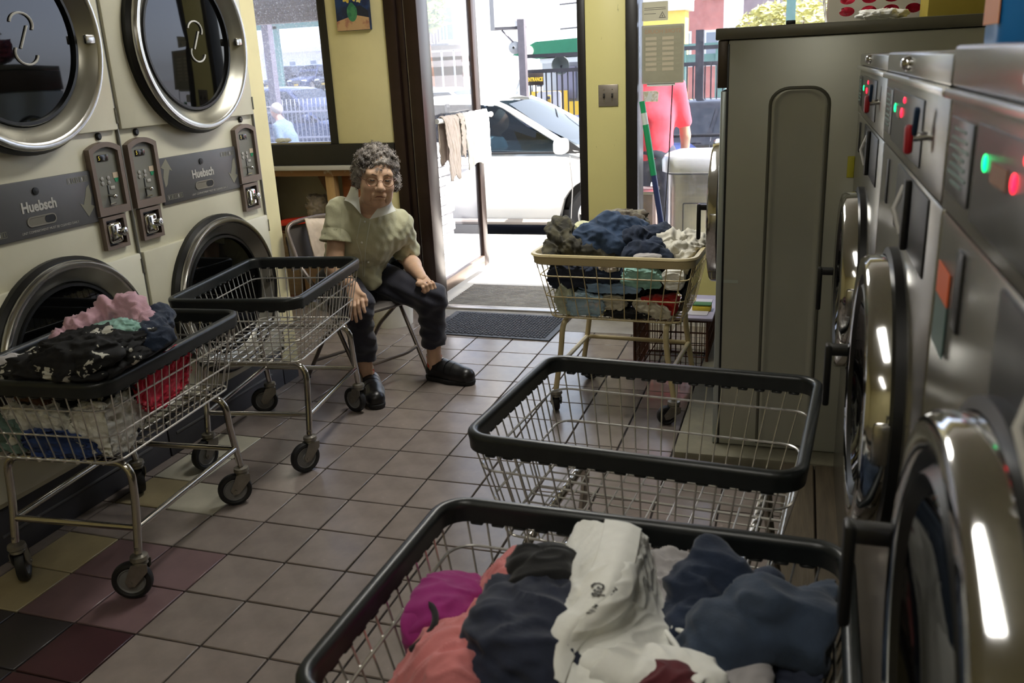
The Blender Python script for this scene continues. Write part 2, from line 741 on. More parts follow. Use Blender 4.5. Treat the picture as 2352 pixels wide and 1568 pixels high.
# ------------------------------------------------------------------ materials of the room
M_yellow = mat('yellow_wall_paint', (228, 218, 168), 0.5, vary=0.06, vscale=3, bump=0.05, bscale=30)
M_yellow2 = mat('pillar_yellow_paint', (206, 198, 132), 0.4, vary=0.08, vscale=4, bump=0.08, bscale=14)
M_black = mat('black_frame_paint', (30, 27, 25), 0.35, vary=0.15, vscale=5)
M_bronze = mat('bronze_anodised_frame', (52, 38, 33), 0.3, metal=0.5, vary=0.15, vscale=6)
M_alu = mat('brushed_aluminium', (178, 172, 165), 0.35, metal=0.9, vary=0.08, vscale=20, stretch=(1, 1, 12))
M_grout = mat('dark_grout', (48, 42, 40), 0.8, vary=0.2, vscale=9)
M_tile = mat('brown_quarry_tile', (130, 120, 114), 0.24, vary=0.17, vscale=7, bump=0.05, bscale=25, rand=0.1, vrough=0.1)
M_tile_w = mat('pale_grey_tile', (172, 168, 152), 0.33, vary=0.15, vscale=7, rand=0.06)
M_tile_o = mat('olive_beige_tile', (146, 134, 104), 0.35, vary=0.15, vscale=7, rand=0.06)
M_tile_p = mat('plum_brown_tile', (112, 90, 92), 0.32, vary=0.15, vscale=7, rand=0.08)
M_tile_d = mat('dark_maroon_tile', (66, 40, 44), 0.35, vary=0.15, vscale=6, rand=0.12)
M_tile_k = mat('charcoal_tile', (52, 48, 50), 0.35, vary=0.15, vscale=6, rand=0.12)
M_conc = mat('worn_concrete', (150, 146, 140), 0.8, vary=0.2, vscale=6, bump=0.2, bscale=40)
M_conc_g = mat('green_stained_concrete', (110, 106, 88), 0.75, vary=0.25, vscale=9, bump=0.25, bscale=30)
M_plank = mat('worn_brown_plank', (76, 66, 50), 0.6, vary=0.35, vscale=5, stretch=(9, 0.8, 3), bump=0.25, bscale=12, rand=0.2)
M_ceil = mat('off_white_ceiling', (205, 203, 190), 0.8, vary=0.05)
M_grey_wall = mat('grey_back_board', (158, 150, 134), 0.8, vary=0.12, vscale=3)
M_wood = mat('pine_timber', (176, 142, 96), 0.6, vary=0.2, vscale=3, stretch=(10, 10, 1), bump=0.1)
M_wood_o = mat('reddish_plywood', (150, 88, 52), 0.6, vary=0.25, vscale=4, stretch=(1, 1, 6))
M_wood_d = mat('dark_timber', (92, 58, 38), 0.65, vary=0.25, vscale=4)
M_white = mat('white_gloss_paint', (226, 226, 222), 0.35, vary=0.04)
M_chrome = mat('chrome', (205, 205, 205), 0.09, metal=1.0)
M_chrome_b = mat('satin_chrome', (186, 184, 180), 0.24, metal=1.0, vary=0.05, vscale=30)
M_blackrub = mat('black_rubber', (24, 24, 25), 0.5, vary=0.2, vscale=20, bump=0.1, bscale=80)

TS = 0.22
TX0, TY0 = -7.9423 * TS, 7.6638 * TS
WY = 5.13                       # inner face of the street wall
DX = -2.443                     # front plane of the dryers

# ------------------------------------------------------------------ floor: slab with single tiles
floor = struct(MB().span((-3.6, -3.2, -0.12), (1.45, WY + 0.07, -0.006)).build('floor', M_grout), 'brown quarry tiled laundromat floor with dark joints')


def tile_mesh(m):
    me = MB().box((0, 0, -0.004), (TS - 0.006, TS - 0.006, 0.008), 0.0022, None, 1).build('floor_tile', m)
    data = me.data
    bpy.data.objects.remove(me)
    return data


TILE = {k: tile_mesh(m) for k, m in (('b', M_tile), ('w', M_tile_w), ('o', M_tile_o), ('p', M_tile_p), ('d', M_tile_d), ('k', M_tile_k))}
special = {(-3, 5): 'w', (-2, 3): 'w', (-3, 3): 'o', (-2, 4): 'b', (-3, 4): 'w', (-3, 0): 'o', (-4, 0): 'o', (-3, 1): 'o', (-2, 1): 'p', (-2, 0): 'p',
           (-1, 1): 'p', (0, 0): 'b', (-3, 2): 'b', (-2, 2): 'b', (-4, 1): 'o', (-1, 0): 'p', (-4, 4): 'b'}
hidden_mb = MB()
n_tiles = 0
for i in range(-9, 14):
    for j in range(-22, 16):
        cx, cy = TX0 + (i + 0.5) * TS, TY0 + (j + 0.5) * TS
        if cx < -3.5 or cx > 1.35 or cy > WY + 0.05 or cy < -3.1:
            continue
        if cy > 4.88 and -2.2 < cx < -0.3:
            continue                                   # bare concrete patch at the door
        if cy > 4.66 and -1.28 < cx < -0.95:
            continue
        near = (-2.65 < cx < -0.2 and 1.3 < cy < WY) or (-2.1 < cx < 0.05 and 0.75 < cy <= 1.5) or (cx < -2.4 and cy > 3.6 and cx > -3.1)
        if not near or (cx < -2.42 and cy < 3.5):
            hidden_mb.box((cx, cy, -0.004), (TS - 0.006, TS - 0.006, 0.008))
            continue
        k = special.get((i, j))
        if k is None:
            k = 'd' if (j < 0 and i < 0) else 'b'
            if k == 'd' and i <= -2:
                k = 'k'
            if k == 'b' and random.random() < 0.02:
                k = 'p'
        o = bpy.data.objects.new('floor_tile', TILE[k])
        COL.objects.link(o)
        o.location = (cx, cy, 0.0)
        o.rotation_euler = (random.gauss(0, 0.0022), random.gauss(0, 0.0022), random.gauss(0, 0.002))
        o.parent = floor
        n_tiles += 1
rest = hidden_mb.build('floor_tile_remainder', M_tile, floor)
rest['kind'] = 'stuff'
MB().span((-2.2, 4.77, -0.012), (-0.3, WY + 0.07, -0.0005)).build('concrete_patch', M_conc, floor)

# ------------------------------------------------------------------ shell of the room
struct(MB().span((-3.75, -3.3, -0.12), (-3.6, WY + 0.17, 2.9)).build('wall_left', M_yellow))
struct(MB().span((1.35, -3.3, -0.12), (1.5, WY + 0.2, 2.9)).build('wall_right', M_yellow))
struct(MB().span((-3.75, -3.3, -0.12), (1.5, -3.2, 2.9)).build('wall_back', M_yellow))
struct(MB().span((-3.75, -3.3, 2.75), (1.5, 5.9, 2.9)).build('ceiling', M_ceil))
# partition stub beside the dryers
stub = struct(MB().span((-3.6, 3.632, 0.09), (DX - 0.006, 3.765, 2.75)).build('wall_partition', M_yellow), 'narrow pale yellow wall end beside the cream dryers')
struct(MB().span((-3.6, 3.631, 0.0), (DX - 0.012, 3.762, 0.088)).build('baseboard_partition', mat('grey_blue_base', (70, 70, 76), 0.6)))

# ------------------------------------------------------------------ street wall (mesh per piece)
DT = 0.17                      # wall thickness
wf = struct(MB().span((-2.835, WY, 1.077), (-2.432, WY + DT, 2.75), 0.003).build('wall_front', M_yellow), 'yellow wall panel between shop window and door')
MB().span((-3.6, WY, 0.0), (-3.54, WY + DT, 2.75)).build('wall_panel', M_yellow, wf, world=True)
MB().span((-3.54, WY, 2.3), (-2.835, WY + DT, 2.75)).build('wall_panel', M_yellow, wf, world=True)
MB().span((-2.60, WY + 0.01, 0.0), (-2.432, WY + DT, 0.944)).build('wall_panel', M_yellow, wf, world=True)
MB().span((-0.897, WY, 0.0), (1.35, WY + DT, 0.42)).build('wall_panel', M_yellow2, wf, world=True)
MB().span((-2.432, WY, 2.25), (1.35, WY + DT, 2.75)).build('wall_panel', M_yellow, wf, world=True)
# pillar between the door and the right window
struct(MB().span((-1.194, WY - 0.01, 0.0), (-0.963, WY + DT, 2.25), 0.004).build('wall_pillar', mat('pillar_paint_chipped', (208, 200, 136), 0.4, rgb2=(74, 66, 48), thr=0.735, vscale=11, bump=0.1, bscale=14, stretch=(3, 1, 1))),
       'yellow painted pillar with chipped edges between door and window')
struct(MB().span((-1.243, WY - 0.004, 0.0), (-1.196, WY + DT + 0.01, 2.25), 0.004).build('trim_1', M_black), 'black door post on the left of the yellow pillar')
struct(MB().span((-0.961, WY - 0.02, 0.0), (-0.895, WY + DT + 0.01, 2.25), 0.004).build('trim_2', M_black), 'black window post on the right of the yellow pillar')
# left door post: dark mullions with a pale joint
t3 = struct(MB().span((-2.432, WY - 0.02, 0.0), (-2.358, WY + DT, 2.25), 0.004).build('trim_3', M_bronze), 'dark brown aluminium door post beside the old yellow panel')
MB().span((-2.356, WY + 0.0, 0.0), (-2.318, WY + DT, 2.25), 0.003).build('mullion', M_bronze, t3, world=True)
MB().span((-2.317, WY + 0.012, 0.0), (-2.308, WY + DT, 2.25), 0.001).build('joint_strip', M_alu, t3, world=True)
MB().span((-2.306, WY - 0.004, 0.0), (-2.222, WY + DT, 2.25), 0.004).build('mullion', M_bronze, t3, world=True)
# small key lock on the yellow edge
# ------------------------------------------------------------------ window 1 (left, over the recess)
w1 = struct(MB().span((-2.885, WY - 0.012, 1.05), (-2.833, WY + 0.1, 2.3), 0.004).build('window_1', M_black), 'dusty shop window left of the door')
MB().span((-3.6, WY - 0.022, 0.944), (-2.434, WY + DT, 1.077), 0.004).build('sill_panel', M_black, w1, world=True)
MB().span((-3.6, WY - 0.05, 0.914), (-2.60, WY + 0.1, 0.943), 0.004).build('sill_ledge', mat('grey_white_ledge', (190, 186, 180), 0.5), w1, world=True)
MB().span((-3.54, WY + 0.03, 1.077), (-2.885, WY + 0.036, 2.3)).build('pane', glass_mat('dusty_window_glass', (240, 243, 255), 0.93, dust=0.5, dscale=90), w1, world=True)
MB().span((-3.54, WY - 0.006, 1.078), (-2.885, WY + 0.05, 1.092), 0.002).build('glazing_bead', M_alu, w1, world=True)
sh = MB()
for q in range(5):
    sh.span((-3.9, WY + 0.3 + 0.02 * q, 1.845 + q * 0.05), (-2.7, WY + 0.36 + 0.02 * q, 1.9 + q * 0.05), 0.012)
shut = struct(sh.build('shutter_box', mat('brown_shutter_metal', (96, 84, 74), 0.6, vary=0.1)), 'rolled brown metal shutter above the left window')
# recess below window 1
rc = struct(MB().span((-3.6, WY + 0.42, 0.0), (-2.43, WY + 0.46, 0.96)).build('wall_recess', M_grey_wall), 'open recess below the left window')
MB().span((-3.6, WY + 0.0, 0.0), (-2.6, WY + 0.42, 0.02)).build('recess_floor', M_wood_d, rc, world=True)
MB().span((-2.64, WY + 0.1, 0.0), (-2.6, WY + 0.42, 0.94)).build('recess_cheek', M_wood_o, rc, world=True)
MB().span((-3.66, WY + 0.17, 0.0), (-3.6, WY + 0.46, 0.96)).build('recess_cheek', M_grey_wall, rc, world=True)
MB().span((-3.66, WY + 0.1, 0.945), (-2.43, WY + 0.46, 0.975)).build('recess_lid', M_wood_d, rc, world=True)
MB().span((-3.6, WY - 0.012, 0.872), (-2.60, WY + 0.05, 0.913), 0.003).build('timber_header', mat('worn_header_timber', (140, 100, 64), 0.6, rgb2=(182, 168, 150), thr=0.62, vscale=14), rc, world=True)
MB().span((-2.962, WY + 0.0, 0.02), (-2.898, WY + 0.06, 0.872), 0.003).build('timber_post', M_wood, rc, world=True)
MB().span((-2.895, WY + 0.1, 0.02), (-2.66, WY + 0.13, 0.872), 0.002).build('plywood_panel', M_wood_o, rc, world=True)
MB().prism([(-3.06, 0.87), (-2.962, 0.87), (-2.962, 0.68)], WY + 0.07, WY + 0.1, 'y').build('corner_brace', M_wood_d, rc, world=True)

# ------------------------------------------------------------------ window 2 (right of the pillar)
w2 = struct(MB().span((-0.895, WY + 0.0, 0.42), (1.35, WY + 0.1, 0.47), 0.004).build('window_2', M_bronze), 'large shop window right of the pillar')
MB().span((-0.895, WY + 0.06, 0.47), (1.35, WY + 0.066, 2.25)).build('pane', glass_mat('shop_glass', (246, 248, 255), 0.95, dust=0.05, dscale=30), w2, world=True)
MB().span((1.2, WY + 0.0, 0.47), (1.27, WY + 0.1, 2.25), 0.004).build('mullion', M_bronze, w2, world=True)

# ------------------------------------------------------------------ glass door, swung out to the street
dr = thing('door_1', None, None, (-2.31, WY + 0.19, 0.0))
tag(dr, 'glass street door standing open with a push bar', None, None, 'structure')
dx0, dx1 = -2.325, -2.285
dy0, dy1 = 5.325, 6.345
MB().span((dx0, dy0, 0.03), (dx1, dy0 + 0.075, 2.2), 0.004).build('hinge_stile', M_bronze, dr, world=True)
MB().span((dx0, dy1 - 0.1, 0.03), (dx1, dy1, 2.2), 0.004).build('lock_stile', M_bronze, dr, world=True)
MB().span((dx0, dy0 + 0.075, 0.03), (dx1, dy1 - 0.1, 0.115), 0.004).build('bottom_rail', mat('bronze_grey_rail', (138, 120, 108), 0.3, metal=0.6, vary=0.1), dr, world=True)
MB().span((dx0, dy0 + 0.075, 2.1), (dx1, dy1 - 0.1, 2.2), 0.004).build('top_rail', M_bronze, dr, world=True)
MB().span((-2.308, dy0 + 0.075, 0.115), (-2.302, dy1 - 0.1, 2.1)).build('pane', glass_mat('door_glass', (248, 249, 255), 0.95, dust=0.06, dscale=25), dr, world=True)
pb = MB().tube([(-2.235, 5.35, 1.185), (-2.235, 6.40, 1.165)], 0.017, 12).build('push_bar', M_white, dr, world=True)
MB().tube([(-2.30, 5.37, 1.185), (-2.235, 5.37, 1.185)], 0.012, 8).build('bracket', M_alu, pb, world=True)
MB().tube([(-2.30, 6.29, 1.168), (-2.235, 6.29, 1.168)], 0.012, 8).build('bracket', M_alu, pb, world=True)
MB().ball((-2.235, 6.415, 1.165), 0.021, 12, 8).build('end_cap', M_alu, pb, world=True)

# ------------------------------------------------------------------ threshold, ramp and mat
th = struct(MB().span((-2.222, WY + 0.0, -0.012), (-1.243, WY + 0.075, 0.012), 0.004).build('door_threshold', M_alu), 'worn aluminium door threshold')
rp = MB().span((-2.222, WY + 0.075, -0.03), (-1.243, 5.78, -0.004))
ramp = struct(rp.build('entrance_ramp', M_conc), 'ribbed grey entrance ramp outside the threshold')
for q in range(17):
    yy = WY + 0.1 + q * 0.034
    MB().span((-2.215, yy, -0.006), (-1.25, yy + 0.016, 0.004), 0.002).build('ramp_rib', M_conc, ramp)
mt = thing('door_mat', 'charcoal rubber door mat in front of the threshold', 'mat', (-1.68, 4.82, 0.0), math.radians(-2))
MB().prism([(-0.40, -0.25), (0.38, -0.25), (0.38, 0.24), (-0.40, 0.24)], 0.0, 0.006).build('backing', M_blackrub, mt)
br = MB()
for a in range(38):
    for b in range(13):
        br.box((-0.355 + a * 0.0187, -0.205 + b * 0.0335 + (0.008 if a % 2 else 0), 0.0075), (0.0135, 0.024, 0.005))
pile = br.build('ribbed_pile', mat('charcoal_mat_pile', (78, 80, 88), 0.85, vary=0.2, vscale=40), mt)
pile['kind'] = 'stuff'

# platform under the washers
pl = struct(MB().span((-0.40, 3.02, 0.0), (1.35, 5.05, 0.1), 0.012).build('washer_plinth', M_conc_g), 'stained concrete plinth under the steel washers')
pw = struct(MB().span((0.0, -1.5, 0.0), (1.35, 3.015, 0.078)).build('plank_platform', mat('dark_platform_frame', (60, 52, 42), 0.7, vary=0.2)), 'low platform of worn brown planks along the washers')
for q in range(9):
    a = -0.005 + q * 0.112
    MB().span((a, -1.45, 0.079), (a + 0.106, 3.012, 0.1 + random.uniform(-0.003, 0.003)), 0.004, 1).build('plank', M_plank, pw)

# ------------------------------------------------------------------ ceiling lamps (out of the frame, the room's own light)
def tube_lamp(x, y, label, rz=0.0, power=1.0):
    L = thing('ceiling_lamp', label, 'lamp', (x, y, 2.75), rz, 'fluorescent ceiling lamps')
    MB().span((-0.16, -0.65, -0.05), (0.16, 0.65, 0.0), 0.01).build('housing', M_white, L)
    for s in (-0.07, 0.07):
        MB().tube([(s, -0.6, -0.075), (s, 0.6, -0.075)], 0.013, 10).build('tube', mat('lit_tube', (255, 255, 250), 0.5, emit=(255, 246, 226), estr=9.0), L)
    d = bpy.data.lights.new('lamp_light', 'AREA')
    d.shape = 'RECTANGLE'
    d.size, d.size_y = 0.3, 1.2
    d.energy = LAMP_POWER * power
    d.color = (1.0, 0.98, 0.92)
    lo = bpy.data.objects.new('lamp_light', d)
    COL.objects.link(lo)
    lo.parent = L
    lo.location = (0, 0, -0.1)
    return L


tube_lamp(-1.15, 3.7, 'white twin tube ceiling lamp nearest to the street door')
tube_lamp(-0.45, 0.3, 'white twin tube ceiling lamp above the near carts', 0.0, 0.30)
tube_lamp(-1.15, -2.0, 'white twin tube ceiling lamp by the back wall', 0.0, 0.15)

# ------------------------------------------------------------------ small things on the street wall
sp = thing('switch_plate', 'brushed steel double light switch plate on the yellow pillar', 'switch', (-1.064, WY - 0.012, 1.317))
MB().box((0, -0.002, 0), (0.115, 0.006, 0.12), 0.0028).build('plate', mat('switch_steel', (150, 142, 132), 0.35, metal=0.7, vary=0.1, stretch=(1, 1, 20)), sp)
for s in (-0.024, 0.024):
    MB().box((s, -0.006, 0.0), (0.011, 0.004, 0.024), 0.001).build('slot', mat('switch_dark', (40, 36, 32), 0.5), sp)
    MB().box((s, -0.012, -0.005), (0.009, 0.014, 0.011), 0.002, Matrix.Rotation(0.5, 3, 'X')).build('toggle', mat('switch_dark', (40, 36, 32), 0.5), sp)
    for z in (-0.032, 0.032):
        MB().lathe([(0.0001, -0.0062), (0.003, -0.0062), (0.0035, -0.004)], 10, (s, 0, z), 'y').build('screw', M_chrome, sp)

pa = thing('painting', 'small unframed canvas of yellow flowers in a green vase', 'painting', (-2.632, WY - 0.024, 1.905), 0.0)
MB().box((0, 0.004, 0), (0.222, 0.03, 0.3), 0.002).build('canvas', mat('canvas_blue', (34, 62, 112), 0.6, rgb2=(26, 40, 76), thr=0.5, vscale=9, bump=0.15, bscale=50), pa)
MB().prism([(-0.1105, -0.149), (0.1105, -0.149), (0.1105, -0.082), (0.02, -0.062), (-0.1105, -0.095)], -0.0125, -0.0115, 'y').build('painted_table', mat('canvas_table', (196, 160, 120), 0.6, rgb2=(170, 120, 96), thr=0.55, vscale=16), pa)
MB().prism([(0.02, -0.062), (0.1105, -0.082), (0.1105, -0.045), (0.06, -0.01), (0.0, -0.02)], -0.0122, -0.0115, 'y').build('painted_shadow', mat('canvas_shadow', (40, 44, 60), 0.6), pa)
vz = MB().prism([(0.034 * math.cos(a) * (1.0 if math.sin(a) < 0.6 else 0.75), -0.045 + 0.055 * math.sin(a)) for a in [2 * PI * k / 24 for k in range(24)]], -0.0135, -0.0118, 'y')
vz.build('painted_vase', mat('canvas_green', (72, 140, 96), 0.6, rgb2=(48, 110, 84), thr=0.5, vscale=25), pa)
for k, (fx, fz, fr) in enumerate(((-0.03, 0.035, 0.03), (0.012, 0.045, 0.034), (0.052, 0.022, 0.02), (-0.01, 0.085, 0.03), (0.035, 0.09, 0.028), (-0.045, 0.09, 0.025))):
    MB().prism([(fx + fr * (0.8 + 0.2 * math.cos(5 * a)) * math.cos(a), fz + fr * (0.8 + 0.2 * math.cos(5 * a)) * math.sin(a)) for a in [2 * PI * q / 30 for q in range(30)]],
               -0.0140 - 0.0003 * k, -0.0118, 'y').build('painted_flower', mat('canvas_yellow', (226, 196, 84), 0.6, rgb2=(236, 222, 150), thr=0.55, vscale=30), pa)

# store hours sign: its back is seen from inside, so the lettering reads mirrored
M_sign = mat('sign_back_grey', (156, 152, 130), 0.5, vary=0.06)
hs_ = thing('store_hours_sign', 'grey green store hours sign taped to the right window, lettering mirrored', 'sign', (-0.763, WY + 0.052, 1.527))
MB().prism(rrect(0.236, 0.315, 0.006), -0.002, 0.002, 'y').build('sheet', mat('sign_sheet', (168, 166, 150), 0.5), hs_)
MB().prism(rrect(0.218, 0.296, 0.012), -0.0032, -0.002, 'y').build('panel', M_sign, hs_)
text_part('STORE HOURS', 0.031, mat('sign_letter_tan', (176, 140, 108), 0.6), hs_, frame_matrix((0, -0.0036, 0.122), (-1, 0, 0), (0, 0, 1)), depth=0.0002)
for r in range(7):
    z = 0.086 - r * 0.0275
    for cx_, wd in ((-0.066, 0.062), (0.029, 0.064)):
        MB().box((cx_, -0.0036, z), (wd, 0.0006, 0.017)).build('hour_strip', mat('sign_strip', (186, 176, 152), 0.6), hs_)
    text_part(['SUN', 'MON', 'TUE', 'WED', 'THU', 'FRI', 'SAT'][r], 0.014, mat('sign_letter_pale', (166, 164, 138), 0.6), hs_, frame_matrix((0.083, -0.0036, z), (-1, 0, 0), (0, 0, 1)), 'day_lettering', 0.0002)
    text_part('TO', 0.011, mat('sign_letter_pale'), hs_, frame_matrix((-0.019, -0.0036, z), (-1, 0, 0), (0, 0, 1)), 'day_lettering', 0.0002)
for tx in (-0.05, 0.03):
    MB().box((tx, 0.003, -0.162), (0.08, 0.001, 0.02)).build('tape', mat('white_tape', (220, 220, 216), 0.5), hs_)
ws = thing('warning_sign', 'small pale warning sign with a triangle on the right window', 'sign', (-0.808, WY + 0.053, 1.757))
MB().prism(rrect(0.144, 0.1, 0.004), -0.001, 0.001, 'y').build('sheet', mat('warning_sheet', (196, 192, 168), 0.5), ws)
MB().ring([(0.022, -0.036), (0.060, -0.036), (0.041, -0.002)], [(0.028, -0.0325), (0.054, -0.0325), (0.041, -0.009)], -0.0022, -0.001, 'y').build('triangle', mat('sign_line', (120, 116, 106), 0.6), ws)
MB().ball((0.041, -0.0016, -0.026), (0.004, 0.0006, 0.005), 10, 6).build('symbol', mat('sign_line'), ws)
for z, wd, cx_ in ((0.018, 0.12, 0.0), (0.009, 0.12, 0.0), (-0.012, 0.066, -0.028)):
    MB().box((cx_, -0.0014, z), (wd, 0.0005, 0.003)).build('text_line', mat('sign_line'), ws)
st = thing('glass_sticker', 'torn white sticker on the right window below the hours sign', 'sticker', (-0.83, WY + 0.055, 1.30))
MB().prism([(-0.042, -0.028), (0.04, -0.03), (0.045, 0.02), (0.03, 0.032), (-0.045, 0.03)], -0.001, 0.001, 'y').build('paper', mat('sticker_paper', (196, 190, 160), 0.6, rgb2=(236, 230, 226), thr=0.5, vscale=35), st)
MB().prism([(-0.03, -0.02), (0.0, -0.022), (0.01, 0.018), (-0.012, 0.024)], -0.0016, -0.001, 'y').build('torn_patch', mat('white_tape'), st)

# ================================================================== dryers
M_cream = mat('cream_enamel', (206, 203, 182), 0.38, vary=0.04, vscale=5, bump=0.06, bscale=240)
M_dgrey = mat('dark_grey_panel', (82, 82, 84), 0.45, vary=0.05, vscale=12)
M_brown = mat('grey_brown_plastic', (112, 98, 88), 0.45, vary=0.05)
M_plate = mat('grey_green_plate', (112, 112, 102), 0.45, vary=0.05)
M_dglass = mat('dark_drum_glass', (8, 8, 8), 0.03, spec=0.5, ior=1.45)
M_gasket = mat('black_gasket', (16, 16, 16), 0.4)
M_letter = mat('pale_lettering', (176, 174, 168), 0.5)
M_arrow = mat('olive_arrow_print', (122, 120, 104), 0.5)
DWID = 0.884


def lathe_x(prof, c, n=64):
    """profile [(radius, x)] around the x axis through (0, cy, cz)"""
    return MB().lathe(prof, n, (0, c[0], c[1]), 'x')


def dryer_door(D, cy, cz, R, zlo, zhi, logo):
    """cream door panel with a deep chrome ring and dark glass"""
    p = MB()
    p.span((-0.002, 0.006, zlo), (0.022, DWID - 0.012, zhi), 0.006)
    door = p.build('door', M_cream, D)
    lathe_x([(R + 0.012, 0.02), (R + 0.014, 0.042), (R + 0.004, 0.056), (R - 0.004, 0.056)], (cy, cz)).build('gasket', M_gasket, door)
    lathe_x([(R, 0.05), (R, 0.070), (R - 0.007, 0.079), (R - 0.018, 0.08), (R - 0.027, 0.074)], (cy, cz)).build('chrome_ring', M_chrome_b, door)
    lathe_x([(R - 0.027, 0.074), (R - 0.05, 0.052), (R - 0.074, 0.038), (R - 0.078, 0.03)], (cy, cz)).build('dish_ring', mat('pewter_dish', (158, 156, 146), 0.3, metal=0.85), door)
    lathe_x([(R - 0.078, 0.034), (R - 0.082, 0.042), (R - 0.092, 0.042), (R - 0.094, 0.026)], (cy, cz)).build('seal', M_gasket, door)
    lathe_x([(R - 0.092, 0.030), (R * 0.4, 0.034), (0.0005, 0.035)], (cy, cz)).build('glass', M_dglass, door)
    # latch plate on the ring
    MB().box((0.066, cy + R - 0.045, cz), (0.012, 0.05, 0.03), 0.004).build('latch_plate', M_chrome_b, door)
    for z in (zlo + 0.05, zhi - 0.05):
        h = MB().tube([(0.02, DWID - 0.014, z - 0.028), (0.02, DWID - 0.014, z + 0.028)], 0.006, 8).build('hinge', M_chrome_b, door)
    if logo:      # white curved arrow decal on the glass
        for s in (1, -1):
            a = [(cy + 0.05 + 0.05 * math.cos(t) * s * 0.9, cz + 0.045 * s + 0.035 * math.sin(t) * s) for t in [PI * 1.1 * k / 12 - 0.5 for k in range(13)]]
            MB().tube([(0.0375, y, z) for y, z in a], 0.0038, 6).build('decal', mat('decal_white', (196, 196, 192), 0.5), door)
        MB().tube([(0.0375, cy + 0.03, cz - 0.03), (0.0375, cy + 0.07, cz + 0.04)], 0.0036, 6).build('decal', mat('decal_white'), door)
    return door


def arch(w, h, rise, cy, z0, n=10):
    pts = [(cy - w / 2, z0), (cy + w / 2, z0)]
    for k in range(n + 1):
        t = k / n
        y = cy + w / 2 - w * t
        pts.append((y, z0 + h - rise + rise * (1 - (2 * t - 1) ** 2)))
    return pts


def coin_unit(D, cy):
    z0, h, w = 1.046, 0.262, 0.160
    u = MB().ring(arch(w, h, 0.022, cy, z0), arch(w - 0.036, h - 0.046, 0.018, cy, z0 + 0.028), 0.0, 0.024, 'x').build('coin_meter', M_brown, D)
    MB().prism(arch(w - 0.03, h - 0.04, 0.018, cy, z0 + 0.025), 0.0, 0.010, 'x').build('face_plate', M_plate, u)
    MB().box((0.0105, cy - 0.006, z0 + 0.205), (0.005, 0.052, 0.024), 0.001).build('display', mat('display_dark', (26, 22, 20), 0.15), u)
    text_part('5', 0.02, mat('display_yellow', (190, 170, 50), 0.5, emit=(200, 180, 40), estr=0.25), u, frame_matrix((0.0136, cy - 0.026, z0 + 0.205), (0, 1, 0), (0, 0, 1)), 'digit', 0.0002)
    for a in (-0.028, 0.004):
        for b in (0.132, 0.115):
            MB().lathe([(0.008, 0.010), (0.0075, 0.0125), (0.0001, 0.0135)], 12, (0, cy + a, z0 + b), 'x').build('button', mat('button_grey', (150, 148, 140), 0.35, metal=0.3), u)
    MB().box((0.0108, cy + 0.043, z0 + 0.138), (0.0015, 0.026, 0.02)).build('label_sticker', mat('beige_sticker', (196, 178, 156), 0.6), u)
    MB().prism([(cy + 0.034, z0 + 0.127), (cy + 0.056, z0 + 0.127), (cy + 0.05, z0 + 0.114), (cy + 0.038, z0 + 0.112)], 0.0102, 0.0116, 'x').build('arrow_sticker', mat('green_sticker', (40, 140, 96), 0.5), u)
    MB().box((0.0112, cy + 0.018, z0 + 0.095), (0.003, 0.022, 0.012), 0.003).build('price_tag', M_letter, u)
    MB().box((0.0108, cy - 0.006, z0 + 0.072), (0.003, 0.005, 0.07), 0.001).build('coin_slot', M_gasket, u)
    k = MB().tube([(0.010, cy - 0.004, z0 + 0.07), (0.03, cy - 0.004, z0 + 0.066)], 0.006, 10)
    k.ball((0.034, cy - 0.004, z0 + 0.066), 0.009, 12, 8)
    k.build('coin_knob', M_chrome, u)
    MB().tube([(0.014, cy - 0.012, z0 + 0.036), (0.016, cy + 0.016, z0 + 0.038)], 0.003, 8).build('return_bar', M_chrome, u)
    MB().lathe([(0.0135, 0.0), (0.0135, 0.006), (0.009, 0.01), (0.0001, 0.01)], 16, (0, cy + 0.002, z0 + h + 0.02), 'x').build('lock', M_gasket, D)


def coin_drawer(D, cy):
    z0, z1, w = 0.918, 1.040, 0.118
    u = MB().ring([(cy - w / 2, z0), (cy + w / 2, z0), (cy + w / 2, z1), (cy - w / 2, z1)],
                  [(cy - w / 2 + 0.014, z0 + 0.014), (cy + w / 2 - 0.014, z0 + 0.014), (cy + w / 2 - 0.014, z1 - 0.014), (cy - w / 2 + 0.014, z1 - 0.014)], 0.0, 0.02, 'x').build('coin_box', M_brown, D)
    MB().span((0.0005, cy - w / 2 + 0.012, z0 + 0.012), (0.002, cy + w / 2 - 0.012, z1 - 0.012)).build('recess', M_gasket, u)
    MB().box((0.018, cy - 0.012, (z0 + z1) / 2), (0.032, 0.062, 0.078), 0.012, None, 3).build('lock_block', M_chrome, u)
    MB().lathe([(0.016, 0.03), (0.016, 0.044), (0.011, 0.047), (0.007, 0.047), (0.006, 0.042), (0.0001, 0.042)], 20, (0, cy + 0.016, (z0 + z1) / 2), 'x').build('lock_cylinder', M_chrome, u)


